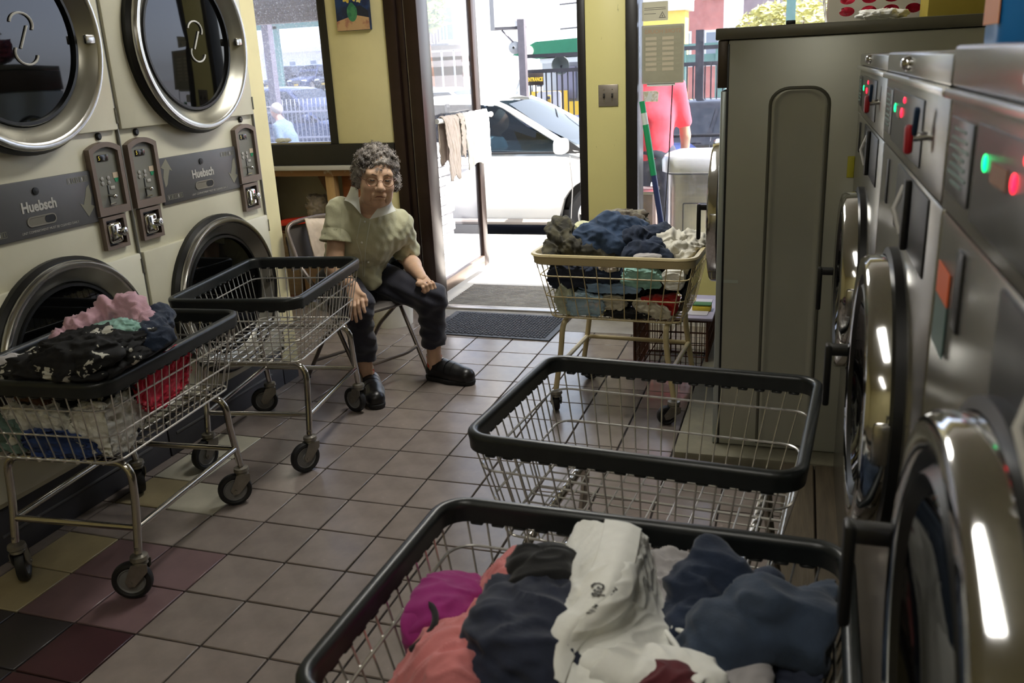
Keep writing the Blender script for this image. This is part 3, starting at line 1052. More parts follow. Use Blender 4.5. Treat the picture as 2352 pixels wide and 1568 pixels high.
def make_dryer(y0, label, logo):
    D = thing('stacked_dryer', label, 'dryer', (DX, y0, 0.0), 0.0, 'cream stacked dryers along the left wall')
    MB().span((-0.8, 0.002, 0.19), (0.0, DWID - 0.002, 2.05), 0.004).build('cabinet', M_cream, D)
    MB().span((-0.78, 0.004, 0.0), (-0.012, DWID - 0.004, 0.189), 0.003).build('plinth', mat('charcoal_plinth', (58, 58, 64), 0.5, vary=0.12, vscale=8), D)
    MB().span((-0.014, 0.05, 0.085), (-0.008, DWID - 0.1, 0.096), 0.002).build('plinth_rail', M_dgrey, D)
    MB().span((-0.001, DWID - 0.006, 0.19), (0.012, DWID + 0.001, 1.95), 0.002).build('edge_strip', mat('grey_edge', (120, 120, 116), 0.4, metal=0.4), D)
    dryer_door(D, 0.455, 1.66, 0.352, 1.345, 1.98, logo)
    dryer_door(D, 0.462, 0.592, 0.342, 0.215, 0.878, False)
    # lint panel between the doors
    P = MB().span((0.0, 0.184, 1.030), (0.011, 0.704, 1.216), 0.003).build('lint_panel', M_dgrey, D)
    fm = lambda y, z: frame_matrix((0.0117, y, z), (0, 1, 0), (0, 0, 1))
    text_part('Huebsch', 0.047, M_letter, P, fm(0.452, 1.128), bold=0.0017, squash=0.9)
    text_part('LINT COMPARTMENT MUST BE CLEANED DAILY', 0.0115, M_letter, P, fm(0.485, 1.047), 'small_lettering', 0.0003)
    MB().ring(rrect(0.124, 0.034, 0.0169, 6, 0.452, 1.080), rrect(0.116, 0.026, 0.0129, 6, 0.452, 1.080), 0.011, 0.0135, 'x').build('pull_rim', mat('pull_rim', (126, 122, 112), 0.4), P)
    MB().prism(rrect(0.116, 0.026, 0.0129, 6, 0.452, 1.080), 0.011, 0.0116, 'x').build('finger_pull', mat('pull_beige', (112, 108, 96), 0.4), P)
    MB().prism(rrect(0.044, 0.025, 0.0124, 6, 0.487, 1.080), 0.0116, 0.0122, 'x').build('pull_shade', M_gasket, P)
    MB().lathe([(0.0125, 0.011), (0.0125, 0.015), (0.0001, 0.016)], 16, (0, 0.448, 1.178), 'x').build('lock', M_gasket, P)

    def curved_arrow(cy, cz, up):
        s = 1 if up else -1
        pts = [(-0.022, -0.060), (-0.026, -0.02), (-0.016, 0.012), (-0.032, 0.020), (0.004, 0.052), (0.034, 0.0), (0.018, 0.008), (0.004, -0.02), (-0.008, -0.05)]
        MB().prism([(cy + s * a, cz + s * b) for a, b in pts], 0.0108, 0.0118, 'x').build('arrow_print', M_arrow, P)
    curved_arrow(0.226, 1.160, True)
    curved_arrow(0.664, 1.108, False)
    for (sy, sz) in ((0.215, 1.058), (0.60, 1.190)):
        for k in range(5):
            MB().ring(rrect(0.018, 0.02, 0.002, 2, sy + k * 0.0195, sz), rrect(0.015, 0.017, 0.0015, 2, sy + k * 0.0195, sz), 0.011, 0.0116, 'x').build('pictogram', M_arrow, P)
            MB().span((0.011, sy + k * 0.0195 - 0.0015, sz - 0.006), (0.0117, sy + k * 0.0195 + (0.004 if k % 2 else 0.0015), sz + 0.006)).build('pictogram', M_letter if k in (0, 3) else M_arrow, P)
    for c in (0.0965, 0.783):
        coin_unit(D, c)
    coin_drawer(D, 0.086)
    coin_drawer(D, 0.772)
    return D


make_dryer(2.743, 'cream stacked dryer beside the yellow wall end, white arrow decal on glass', True)
make_dryer(2.743 - DWID, 'cream stacked dryer cut off by the left picture edge, behind the filled cart', True)

# ================================================================== washers along the right
M_steel = mat('brushed_stainless', (124, 122, 114), 0.26, metal=0.8, vary=0.03, vscale=3, stretch=(1, 1, 8))
M_steel_d = mat('grey_enamel_side', (170, 171, 158), 0.32, metal=0.2, vary=0.05, vscale=2, vrough=0.05)
M_ctrl = mat('charcoal_control', (52, 54, 54), 0.3, vary=0.08)
M_blackpl = mat('black_plastic', (18, 18, 19), 0.4)
M_redled = mat('red_led', (255, 30, 50), 0.4, emit=(255, 20, 50), estr=4.0)
M_greenled = mat('green_led', (30, 255, 150), 0.4, emit=(0, 230, 120), estr=3.0)
WX = 0.165


def washer_door(U, cy, cz, R, wx, handle_y, hz):
    """porthole seen from the side: chrome drum ring, black gasket, dark bowl and a black lever"""
    def L(prof, n=56):
        return MB().lathe([(r, wx - x) for r, x in prof], n, (0, cy, cz), 'x')
    d = L([(R + 0.014, -0.001), (R + 0.014, 0.014), (R + 0.002, 0.018)]).build('door', M_blackpl, U)
    L([(R, 0.0), (R, 0.044), (R - 0.006, 0.052), (R - 0.02, 0.055), (R - 0.034, 0.050)]).build('chrome_ring', M_chrome, d)
    L([(R - 0.034, 0.050), (R - 0.045, 0.040), (R - 0.055, 0.052), (R - 0.066, 0.040)]).build('gasket', M_gasket, d)
    L([(R - 0.066, 0.040), (R - 0.075, 0.046), (R - 0.10, 0.026), (0.0005, 0.008)]).build('bowl_glass', M_dglass, d)
    # lever handle: stub out of the ring, bar hanging down
    h = MB()
    h.box((wx - 0.056, handle_y, hz), (0.06, 0.026, 0.022), 0.005)
    h.box((wx - 0.088, handle_y, hz - 0.055), (0.014, 0.03, 0.135), 0.005)
    h.build('handle', M_blackpl, d)
    MB().box((wx - 0.026, handle_y, hz), (0.02, 0.034, 0.03), 0.004).build('handle_mount', M_chrome_b, d)
    g = MB().box((wx - 0.022, cy - R + 0.01, cz), (0.036, 0.03, 0.07), 0.006).build('hinge', M_chrome_b, d)


def make_washer(y0, y1, top, label, keycol, cz, hz):
    U = thing('front_load_washer', label, 'washer', (WX, (y0 + y1) / 2, 0.1), 0.0, 'stainless front load washers along the right')
    e = 0.003
    MB().span((WX, y0 + e, 0.102), (0.95, y1 - e, 1.318), 0.006).build('cabinet', M_steel, U, world=True)
    MB().span((WX - 0.004, y0 + e, 1.458), (0.95, y1 - e, top), 0.004).build('top_cap', M_steel, U, world=True)
    MB().span((WX - 0.012, y0 + e, 1.446), (WX + 0.02, y1 - e, 1.457), 0.003).build('chrome_trim', M_chrome_b, U, world=True)
    P = MB().span((WX - 0.002, y0 + e, 1.321), (WX + 0.05, y1 - e, 1.445), 0.003).build('control_panel', M_steel, U, world=True)
    w = y1 - y0
    MB().span((WX - 0.0045, y1 - 0.19 * w, 1.345), (WX - 0.0015, y1 - 0.03 * w, 1.428), 0.002).build('instruction_plate', M_ctrl, P, world=True)
    MB().span((WX - 0.0045, y1 - 0.74 * w, 1.338), (WX - 0.0015, y1 - 0.215 * w, 1.432), 0.002).build('display_plate', M_ctrl, P, world=True)
    for k in range(7):
        MB().box((WX - 0.005, y1 - 0.11 * w, 1.417 - k * 0.0095), (0.0012, 0.08 * w + 0.02 * (k % 3), 0.0032)).build('text_line', mat('teal_text', (96, 120, 112), 0.5), P, world=True)
    MB().ball((WX - 0.005, y1 - 0.275 * w, 1.400), (0.002, 0.006, 0.008), 10, 8).build('green_lamp', M_greenled, P, world=True)
    MB().ball((WX - 0.005, y1 - 0.41 * w, 1.398), (0.002, 0.006, 0.008), 10, 8).build('red_lamp', M_redled, P, world=True)
    MB().ball((WX - 0.005, y1 - 0.45 * w, 1.420), (0.002, 0.005, 0.005), 10, 8).build('red_lamp', M_redled, P, world=True)
    MB().box((WX - 0.005, y1 - 0.345 * w, 1.396), (0.0012, 0.07, 0.018)).build('menu_print', mat('amber_print', (122, 78, 40), 0.5), P, world=True)
    # start key with a coloured tag
    ky = y1 - 0.80 * w
    MB().tube([(WX, ky, 1.388), (WX - 0.022, ky, 1.386)], 0.006, 10).build('key', M_chrome, P, world=True)
    MB().box((WX - 0.026, ky - 0.004, 1.384), (0.012, 0.012, 0.04), 0.005).build('key_tag', mat(*keycol), P, world=True)
    MB().box((WX - 0.02, ky - 0.012, 1.408), (0.008, 0.010, 0.04), 0.003, Matrix.Rotation(0.4, 3, 'X')).build('key_fob', mat('navy_fob', (30, 52, 78), 0.4), P, world=True)
    MB().ball((WX - 0.006, y1 - 0.47 * w, 1.478), 0.012, 16, 10).build('cap_bolt', M_chrome, U, world=True)
    # soap hatch and coin slot under the panel
    MB().span((WX - 0.003, y1 - 0.88 * w, 1.205), (WX + 0.002, y1 - 0.40 * w, 1.312), 0.002).build('hatch_opening', M_gasket, U, world=True)
    MB().span((WX - 0.012, y1 - 0.66 * w, 1.205), (WX - 0.003, y1 - 0.63 * w, 1.312), 0.002).build('hatch_flap', M_blackpl, U, world=True)
    MB().tube([(WX - 0.006, y1 - 0.58 * w, 1.295), (WX - 0.02, y1 - 0.60 * w, 1.262), (WX - 0.01, y1 - 0.62 * w, 1.225)], 0.004, 8).build('hatch_cord', M_letter, U, world=True)
    MB().span((WX - 0.003, y1 - 0.20 * w, 1.215), (WX + 0.002, y1 - 0.16 * w, 1.30), 0.002).build('coin_slot', M_gasket, U, world=True)
    cy = (y0 + y1) / 2 - 0.02
    washer_door(U, cy, cz, 0.238, WX, y1 - 0.19 * w, hz)
    for o in list(U.children):
        if o.name.startswith('door'):
            o.location = Vector(o.location) - U.location + Vector((0, 0, 0))
    return U


wa = make_washer(2.012, 2.985, 1.490, 'stainless washer next to the tall grey washer', ('red_tag', (150, 24, 34), 0.4), 0.905, 0.855)
wb = make_washer(1.150, 2.006, 1.495, 'middle stainless washer with red key tag, its door above the empty cart', ('red_tag', (150, 24, 34), 0.4), 0.93, 0.91)
wc = make_washer(0.24, 1.144, 1.503, 'nearest stainless washer at the right picture edge, orange sticker on its front', ('plum_tag', (110, 40, 84), 0.4), 0.99, 0.97)
MB().span((WX - 0.0022, 1.035, 1.225), (WX - 0.0008, 1.118, 1.262)).build('warning_sticker', mat('orange_sticker', (214, 96, 44), 0.5), wc, world=True)
MB().span((WX - 0.0022, 1.035, 1.165), (WX - 0.0008, 1.118, 1.224)).build('notice_sticker', mat('teal_sticker', (86, 108, 104), 0.5), wc, world=True)

# tall grey washers behind, one side panel faces the camera
TX = -0.243
YB = 3.12


def make_tall(y0, y1, label):
    U = thing('tall_washer', label, 'washer', (TX, (y0 + y1) / 2, 0.1), 0.0, 'tall grey washers beside the window')
    MB().span((TX, y0, 0.102), (0.95, y1, 1.552), 0.006).build('cabinet', M_steel_d, U, world=True)
    MB().span((TX - 0.042, y0 - 0.012, 1.553), (0.97, y1 - 0.012, 1.59), 0.004).build('lid', mat('lid_grey', (104, 102, 90), 0.4, metal=0.3, vary=0.08), U, world=True)
    MB().span((TX - 0.034, y0 + 0.002, 1.40), (TX - 0.001, y1 - 0.002, 1.552), 0.003).build('header_panel', mat('brown_header', (72, 62, 50), 0.4, metal=0.3), U, world=True)
    MB().span((TX - 0.022, y0 + 0.001, 0.104), (TX - 0.001, y1 - 0.001, 1.39), 0.003).build('front_panel', mat('pale_front', (176, 184, 182), 0.3, metal=0.4), U, world=True)
    MB().span((TX - 0.003, y0 - 0.0015, 0.104), (TX + 0.004, y0 + 0.003, 1.54), 0.001).build('corner_seam', M_gasket, U, world=True)
    washer_door(U, (y0 + y1) / 2 - 0.04, 0.92, 0.28, TX - 0.022, y0 + 0.22, 0.965)
    for o in list(U.children):
        if o.name.startswith('door'):
            o.location = Vector(o.location) - U.location
    return U


t1 = make_tall(YB, 4.02, 'tall grey washer with an embossed side panel facing the camera')
# embossed panel: raised rounded field with a soft groove around it
g0 = [(-0.102, 0.115), (0.082, 0.115)]
outline = [(0.082, 0.12), (0.082, 1.34)] + [(0.022 + 0.06 * math.cos(a), 1.34 + 0.052 * math.sin(a)) for a in [PI / 2 * k / 6 for k in range(7)]] + \
          [(-0.042 + 0.06 * math.cos(a), 1.34 + 0.052 * math.sin(a)) for a in [PI / 2 + PI / 2 * k / 6 for k in range(7)]] + [(-0.102, 0.12)]
pw_ = MB()
n_ = len(outline)
cxm = -0.01
for (ins, dep) in ((0.0, 0.0005), (0.006, -0.0045), (0.014, -0.0055), (0.02, -0.0022), (0.03, -0.0012), (0.05, -0.001)):
    for (a, b) in outline:
        pw_.v.append((a + (cxm - a) * ins / 0.092, YB + (-0.006 - dep if False else dep - 0.0005), b - (ins * 0.6 if b > 1.0 else 0)))
for r in range(5):
    for k in range(n_):
        k2 = (k + 1) % n_
        pw_.f.append((r * n_ + k, r * n_ + k2, (r + 1) * n_ + k2, (r + 1) * n_ + k))
pw_.f.append(tuple(5 * n_ + k for k in range(n_)))
pw_.build('embossed_panel', M_steel_d, t1, world=True, angle=70)
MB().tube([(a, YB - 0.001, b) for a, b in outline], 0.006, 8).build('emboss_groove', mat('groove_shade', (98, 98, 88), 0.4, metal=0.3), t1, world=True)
MB().box((TX + 0.03, YB - 0.0008, 0.735), (0.05, 0.001, 0.012)).build('paint_chip', mat('paint_chip', (176, 186, 176), 0.5), t1, world=True)
MB().span((0.150, YB - 0.006, 1.10), (0.172, YB - 0.001, 1.17), 0.002).build('yellow_tag', mat('yellow_tag', (196, 190, 60), 0.5), t1, world=True)
t2 = make_tall(4.03, 4.93, 'second tall grey washer behind the first, under the white laundry basket')
MB().box((-0.05, YB + 0.02, 1.596), (0.03, 0.02, 0.014), 0.003).build('lid_catch', M_blackpl, t1, world=True)

# ================================================================== laundry carts
M_wire = mat('chrome_wire', (216, 214, 210), 0.26, metal=0.75)
M_tube = mat('chrome_tube', (186, 182, 176), 0.14, metal=1.0, vary=0.08, vscale=30)
M_cream_wire = mat('cream_painted_wire', (206, 190, 146), 0.45, vary=0.12, vscale=25)
M_cream_tube = mat('cream_chipped_tube', (202, 186, 142), 0.42, rgb2=(96, 72, 48), thr=0.70, vscale=22)
M_bumper = mat('black_bumper', (34, 37, 37), 0.34, vary=0.18, vscale=30)
M_fork = mat('zinc_fork', (142, 138, 130), 0.4, metal=0.8, vary=0.15, vscale=25)
M_hub = mat('grey_wheel_hub', (120, 120, 120), 0.5, vary=0.08)
M_tyre = mat('black_tyre', (30, 30, 31), 0.55, vary=0.2, vscale=25)


def caster(C, x, y, ztop, R, ang, dark=False):
    """swivel caster hanging below (x, y, ztop)"""
    q = Matrix.Rotation(ang, 3, 'Z')
    off = 0.032
    wc = Vector((x, y, R)) + q @ Vector((off, 0, 0))
    f = MB()
    f.lathe([(0.010, ztop + 0.02), (0.010, ztop - 0.004), (0.026, ztop - 0.008), (0.028, ztop - 0.02), (0.022, ztop - 0.026), (0.024, ztop - 0.034), (0.0005, ztop - 0.036)], 20, (x, y, 0))
    m_f = M_fork
    fork = f.build('caster', m_f, C)
    for s in (-1, 1):
        pl = MB()
        prof = [(-0.026, ztop - 0.030), (0.022, ztop - 0.030), (off + 0.016, R + 0.006), (off + 0.008, R - 0.014), (off - 0.012, R - 0.012), (-0.024, ztop - 0.056)]
        pl.prism(prof, s * 0.0215 - 0.0015, s * 0.0215 + 0.0015, 'y')
        pl.v = [tuple(q @ Vector((p[0], p[1], p[2])) + Vector((x, y, 0))) for p in pl.v]
        pl.build('fork_cheek', m_f, fork)
    w = MB().lathe([(R * 0.70, -0.012), (R * 0.80, -0.0155), (R * 0.95, -0.0135), (R, -0.006), (R, 0.006), (R * 0.95, 0.0135), (R * 0.80, 0.0155), (R * 0.70, 0.012)], 30, (0, 0, 0), 'y')
    w.v = [tuple(q @ Vector(p) + wc) for p in w.v]
    w.build('tyre', M_tyre, fork)
    hb = MB().lathe([(R * 0.72, -0.010), (R * 0.66, -0.013), (R * 0.60, -0.009), (R * 0.3, -0.010), (R * 0.24, -0.015), (0.0005, -0.016)], 28, (0, 0, 0), 'y')
    hb.lathe([(R * 0.72, 0.010), (R * 0.66, 0.013), (R * 0.60, 0.009), (R * 0.3, 0.010), (R * 0.24, 0.015), (0.0005, 0.016)], 28, (0, 0, 0), 'y')
    hb.lathe([(R * 0.72, -0.010), (R * 0.72, 0.010)], 28, (0, 0, 0), 'y')
    hb.v = [tuple(q @ Vector(p) + wc) for p in hb.v]
    hb.build('hub', M_hub if not dark else M_tyre, fork)
    ax = MB().lathe([(0.0005, -0.027), (0.006, -0.027), (0.006, 0.027), (0.0005, 0.027)], 10, (0, 0, 0), 'y')
    ax.v = [tuple(q @ Vector(p) + wc) for p in ax.v]
    ax.build('axle', M_fork, fork)
    return fork


def make_cart(label, loc, rz, L=0.75, Wd=0.57, zr=0.722, zb=0.455, style='chrome', angs=(0.3, 1.0, -0.5, 2.2), long_axis='x'):
    """wire laundry cart; L along local x, Wd along local y"""
    C = thing('laundry_cart', label, 'laundry cart', loc, rz, 'wire laundry carts')
    beige = style == 'beige'
    mw, mtu = (M_cream_wire, M_cream_tube) if beige else (M_wire, M_tube)
    tl, tw = 0.055, 0.045                 # taper
    def hoop(t, r=0.05, n=6):
        return [(x, y, zr + (zb - zr) * t) for x, y in rrect(L - 2 * tl * t - 0.02, Wd - 2 * tw * t - 0.02, r, n)]
    # rim
    path = [(x, y, zr - 0.02) for x, y in rrect(L - 0.026, Wd - 0.026, 0.055, 7)]
    if beige:
        sec = [(0.004, 0.022), (0.020, 0.022), (0.024, 0.014), (0.014, 0.008), (0.010, -0.02), (0.004, -0.024), (-0.004, -0.02), (-0.002, 0.012)]
        rim = MB().sweep(path, sec).build('rim', M_cream_tube, C)
    else:
        sec = [(0.013 * math.cos(a), 0.011 + 0.012 * math.sin(a)) for a in [PI * k / 6 - 0.2 for k in range(8)]] + [(-0.010, -0.006), (-0.009, -0.022), (0.0, -0.025), (0.009, -0.022), (0.010, -0.004)]
        rim = MB().sweep(path, sec).build('bumper_rim', M_bumper, C)
        tb = MB()
        for k in range(0, len(path)):
            pass
        nx, ny = int(L / 0.045), int(Wd / 0.045)
        for k in range(1, nx):
            for s in (-1, 1):
                tb.box((-L / 2 + 0.03 + (L - 0.06) * k / nx, s * (Wd / 2 - 0.014), zr - 0.0465), (0.026, 0.014, 0.008), 0.003, None, 1)
        for k in range(1, ny):
            for s in (-1, 1):
                tb.box((s * (L / 2 - 0.014), -Wd / 2 + 0.03 + (Wd - 0.06) * k / ny, zr - 0.0465), (0.014, 0.026, 0.008), 0.003, None, 1)
        o = tb.build('bumper_tab', M_bumper, rim)
        o['kind'] = 'stuff'
    for t in (0.34, 0.67, 1.0):
        MB().tube(hoop(t), 0.0032 if t < 1 else 0.0036, 6, closed=True).build('hoop', mw, C)
    # wires of the four sides
    st = 0.055 if beige else 0.040
    def side(axis, s):
        m = MB()
        if axis == 'y':
            n = int((L - 0.10) / st)
            for k in range(n + 1):
                x0 = -(L - 0.10) / 2 + (L - 0.10) * k / n
                x1 = x0 * (L - 2 * tl) / L
                m.tube([(x0, s * (Wd / 2 - 0.012), zr - 0.03), (x1, s * (Wd / 2 - tw - 0.012), zb)], 0.0022, 5)
        else:
            n = int((Wd - 0.10) / st)
            for k in range(n + 1):
                y0 = -(Wd - 0.10) / 2 + (Wd - 0.10) * k / n
                y1 = y0 * (Wd - 2 * tw) / Wd
                m.tube([(s * (L / 2 - 0.012), y0, zr - 0.03), (s * (L / 2 - tl - 0.012), y1, zb)], 0.0022, 5)
        o = m.build('side_wires', mw, C)
        o['kind'] = 'stuff'
    for a in 'xy':
        for s in (-1, 1):
            side(a, s)
    # floor grid
    m = MB()
    lb, wb = L - 2 * tl - 0.02, Wd - 2 * tw - 0.02
    nx, ny = int(lb / 0.05), int(wb / 0.042)
    for k in range(1, nx):
        x = -lb / 2 + lb * k / nx
        m.tube([(x, -wb / 2, zb - 0.002), (x, wb / 2, zb - 0.002)], 0.0022, 5)
    for k in range(1, ny):
        y = -wb / 2 + wb * k / ny
        m.tube([(-lb / 2, y, zb - 0.006), (lb / 2, y, zb - 0.006)], 0.0026 if k % 3 else 0.0042, 5)
    o = m.build('floor_grid', mw, C)
    o['kind'] = 'stuff'
    # frame: an inverted U at each end, legs splayed a little
    R = 0.042 if beige else 0.061
    zt = 2 * R + 0.028
    fx, fy = (L / 2 - 0.115, Wd / 2 - 0.055)
    for s in (-1, 1):
        if long_axis == 'x':
            p = [(s * (fx + 0.03), -fy, zt), (s * fx, -fy - 0.0, 0.30), (s * (fx - 0.01), -fy, zb - 0.024), (s * (fx - 0.01), fy, zb - 0.024), (s * fx, fy, 0.30), (s * (fx + 0.03), fy, zt)]
        MB().tube(fillet(p, 0.06, 6), 0.0125, 10).build('end_frame', mtu, C)
        MB().tube([(s * (fx + 0.012), -fy, 0.225), (s * (fx + 0.012), fy, 0.225)], 0.0105, 10).build('cross_bar', mtu, C)
        MB().tube([(-fx - 0.012, s * fy, 0.225), (fx + 0.012, s * fy, 0.225)], 0.0105, 10).build('side_bar', mtu, C)
    k = 0
    for sx in (-1, 1):
        for sy in (-1, 1):
            caster(C, sx * (fx + 0.03), sy * fy, zt, R, angs[k], beige)
            k += 1
    return C


# L runs along local x; carts standing lengthwise to the dryers are turned by 90 degrees
c1 = make_cart('black rimmed chrome cart heaped with clothes, in front of the left dryers', (-2.095, 2.14, 0), math.radians(95), L=0.78, Wd=0.55, angs=(1.9, 0.6, 2.2, 0.9))
c2 = make_cart('empty black rimmed chrome cart beside the seated woman', (-2.055, 3.035, 0), math.radians(98.5), L=0.76, Wd=0.545, angs=(2.5, 2.8, 1.1, 2.0))
c3 = make_cart('empty black rimmed chrome cart beside the washers, second from the camera', (-0.305, 1.935, 0), math.radians(-4.5), L=0.745, Wd=0.595)
c4 = make_cart('nearest black rimmed chrome cart full of clothes at the bottom picture edge', (-0.258, 1.105, 0), math.radians(-1.0), L=0.745, Wd=0.58)
c5 = make_cart('cream painted wire cart piled with clothes, standing by the street door', (-0.715, 3.755, 0), math.radians(-3.0), L=0.70, Wd=0.56, zr=0.735, zb=0.45, style='beige', angs=(2.0, 0.4, 3.6, 1.2))


# ================================================================== clothes
FROT = {}


def fold(p, seed, s=6.0, an=(1, 1, 1)):
    """ridged, warped noise that reads as cloth folds; p is a Vector"""
    k = int(seed * 10)
    if k not in FROT:
        FROT[k] = Matrix.Rotation(seed * 2.7, 3, 'Z') @ Matrix.Rotation(math.sin(seed * 5.1) * 0.9, 3, 'Y')
    q = FROT[k] @ p
    q = Vector((q.x * an[0] * 0.42 + seed * 3.17, q.y * an[1] - seed * 1.71, q.z * an[2] + seed * 2.3))
    h_ = q * s * 0.5
    w = Vector((noise.noise(h_), noise.noise(h_ + Vector((17.3, 4.1, 9.7))), noise.noise(h_ + Vector((-6.4, 23.8, 2.9))))) * 0.5
    a = abs(noise.noise((q * s) + w * 1.6)) * 2.6 - 0.2
    b = 1.0 - abs(noise.noise((q * s * 2.3) + w * 2.5 + Vector((5.2, 1.3, 2.7)))) * 2.2
    c = noise.noise(q * s * 5.0 + w * 2)
    return 0.5 * a + 0.42 * b * abs(b) + 0.2 * c


CARTS = {}


def press(p, group, seed=0.0, deep=0.0):
    """keep a cloth point inside the basket it lies in (pressed against wires and floor)"""
    k = CARTS.get(group)
    if k is None:
        return p
    loc, rz, L, Wd, zr, zb = k
    q = Matrix.Rotation(-rz, 3, 'Z') @ (Vector(p) - loc)
    t = max(0.0, min(1.0, (zr - q.z) / (zr - zb)))
    sl = max(0.0, q.z - zr + 0.01) * 1.6
    sd = Vector((seed, seed * 0.7, -seed))
    n = deep + 0.012 * (math.sin(seed * 12.9) * 0.5 + 0.5) + 0.030 * abs(noise.noise(Vector(p) * 15 + sd)) + 0.010 * abs(noise.noise(Vector(p) * 50 + sd))
    hx = L / 2 - 0.022 - 0.055 * t - n + sl
    hy = Wd / 2 - 0.022 - 0.045 * t - n + sl
    q.x = max(-hx, min(hx, q.x))
    q.y = max(-hy, min(hy, q.y))
    q.z = max(zb + 0.004 + n * 0.5, q.z)
    return Matrix.Rotation(rz, 3, 'Z') @ q + loc


def cloth_mat(name, rgb, rough=0.85, vary=0.12, **k):
    kw = dict(vscale=30, bump=0.12, bscale=260, sheen=0.15)
    kw.update(k)
    return mat(name, rgb, rough, vary=vary, **kw)


def wad(name, label, c, r, m, seed, group, s=7.0, amp=0.34, rot=(0, 0, 0), nu=96, nv=60, an=(1, 1, 1), sq=0.8, cat='clothes', deep=0.0):
    """crumpled garment: squashed ball with deep folds"""
    q = Matrix.Rotation(rot[2], 3, 'Z') @ Matrix.Rotation(rot[1], 3, 'Y') @ Matrix.Rotation(rot[0], 3, 'X')
    c = Vector(c)
    rm = (r[0] * r[1] * r[2]) ** (1 / 3)
    mb = MB()
    V = []
    for j in range(nv + 1):
        t = PI * j / nv
        for i in range(nu):
            a = 2 * PI * i / nu
            n = Vector((math.sin(t) * math.cos(a), math.sin(t) * math.sin(a), math.cos(t)))
            e = Vector([math.copysign(abs(x) ** sq, x) for x in n])
            p = Vector((e.x * r[0], e.y * r[1], e.z * r[2]))
            f = fold(p * 1.0, seed, s * 2.0, an)
            V.append(press(q @ (p * (1 + amp * (f - 0.25))) + c, group, seed, deep))
    F = []
    for j in range(nv):
        for i in range(nu):
            i2 = (i + 1) % nu
            F.append((j * nu + i, (j + 1) * nu + i, (j + 1) * nu + i2, j * nu + i2))
    mb.add(V, F)
    o = mb.build(name, m, None, angle=180, fixn=False)
    me = o.data
    me.transform(Matrix.Translation(-c))
    o.location = c
    return tag(o, label, cat, group)


def crom(P, t):
    n = len(P) - 1
    x = min(max(t * n, 0), n - 1e-6)
    i = int(x)
    f = x - i
    p0, p1, p2, p3 = P[max(i - 1, 0)], P[i], P[i + 1], P[min(i + 2, n)]
    return p1 + (p2 - p0) * 0.5 * f + (p0 * 2 - p1 * 5 + p2 * 4 - p3) * 0.5 * f * f + (p1 * 3 - p0 - p2 * 3 + p3) * 0.5 * f ** 3


def patch_eval(rows, u, v):
    return crom([crom(r, u) for r in rows], v)


def patch(name, label, rows, m, seed, group=None, nu=60, nv=60, amp=0.008, s=9.0, thick=0.004, parent=None, cat='clothes', an=(1, 1, 1)):
    """cloth sheet through rows of control points, with folds and real thickness"""
    rows = [[Vector(p) for p in r] for r in rows]
    P = [[patch_eval(rows, i / (nu - 1), j / (nv - 1)) for i in range(nu)] for j in range(nv)]
    V = []
    for j in range(nv):
        for i in range(nu):
            a = P[j][min(i + 1, nu - 1)] - P[j][max(i - 1, 0)]
            b = P[min(j + 1, nv - 1)][i] - P[max(j - 1, 0)][i]
            n = a.cross(b)
            n = n.normalized() if n.length > 1e-12 else Vector((0, 0, 1))
            V.append((P[j][i], n))
    if sum(n.z for p, n in V) < 0:
        V = [(p, -n) for p, n in V]
    top = [press(p + n * (amp * fold(p, seed, s, an)), group, seed) for p, n in V]
    bot = [t - n * thick for t, (p, n) in zip(top, V)]
    F = []
    N = nu * nv
    for j in range(nv - 1):
        for i in range(nu - 1):
            q = (j * nu + i, j * nu + i + 1, (j + 1) * nu + i + 1, (j + 1) * nu + i)
            F.append(q)
            F.append(tuple(N + k for k in reversed(q)))
    edge = [(0, i) for i in range(nu)] + [(j, nu - 1) for j in range(1, nv)] + [(nv - 1, i) for i in range(nu - 2, -1, -1)] + [(j, 0) for j in range(nv - 2, 0, -1)]
    for k in range(len(edge)):
        a, b = edge[k], edge[(k + 1) % len(edge)]
        ia, ib = a[0] * nu + a[1], b[0] * nu + b[1]
        F.append((ia, ib, N + ib, N + ia))
    c = sum((Vector(t) for t in top), Vector((0, 0, 0))) / N
    if parent is None:
        o = MB().add([p - c for p in top + bot], F).build(name, m, None, angle=180)
        o.location = c
        return tag(o, label, cat, group)
    return MB().add(top + bot, F).build(name, m, parent, angle=180, world=True)


def blob_garment(name, label, prims, m, seed, group, h=0.006, k=0.02, amp=0.010, s=11.0, cat='clothes', an=(1, 1, 1)):
    """garment as a smooth union of cones (a, b, ra, rb) with folds"""
    pts = [np.array(p) for pr in prims for p in pr[:2]]
    R = max(max(pr[2], pr[3]) for pr in prims) + 0.04
    vol = Vol(np.min(pts, axis=0) - R, np.max(pts, axis=0) + R, h)
    for pr in prims:
        vol.cone(pr[0], pr[1], pr[2], pr[3], k, False, pr[4] if len(pr) > 4 else 1.0, pr[5] if len(pr) > 5 else None)
    V, Q = vol.mesh(2)
    n = np.zeros_like(V)
    e1, e2 = V[Q[:, 2]] - V[Q[:, 0]], V[Q[:, 3]] - V[Q[:, 1]]
    fn = np.cross(e1, e2)
    for c in range(4):
        np.add.at(n, Q[:, c], fn)
    n /= np.maximum(np.linalg.norm(n, axis=1), 1e-12)[:, None]
    d = np.array([amp * 1.7 * fold(Vector(p), seed, s * 1.25, an) for p in V])
    V = V + n * d[:, None]
    V = np.array([press(Vector(p), group, seed) for p in V])
    c = V.mean(axis=0)
    o = np_object(name, [(V - c, Q)], m)
    o.location = c
    return tag(o, label, cat, group)


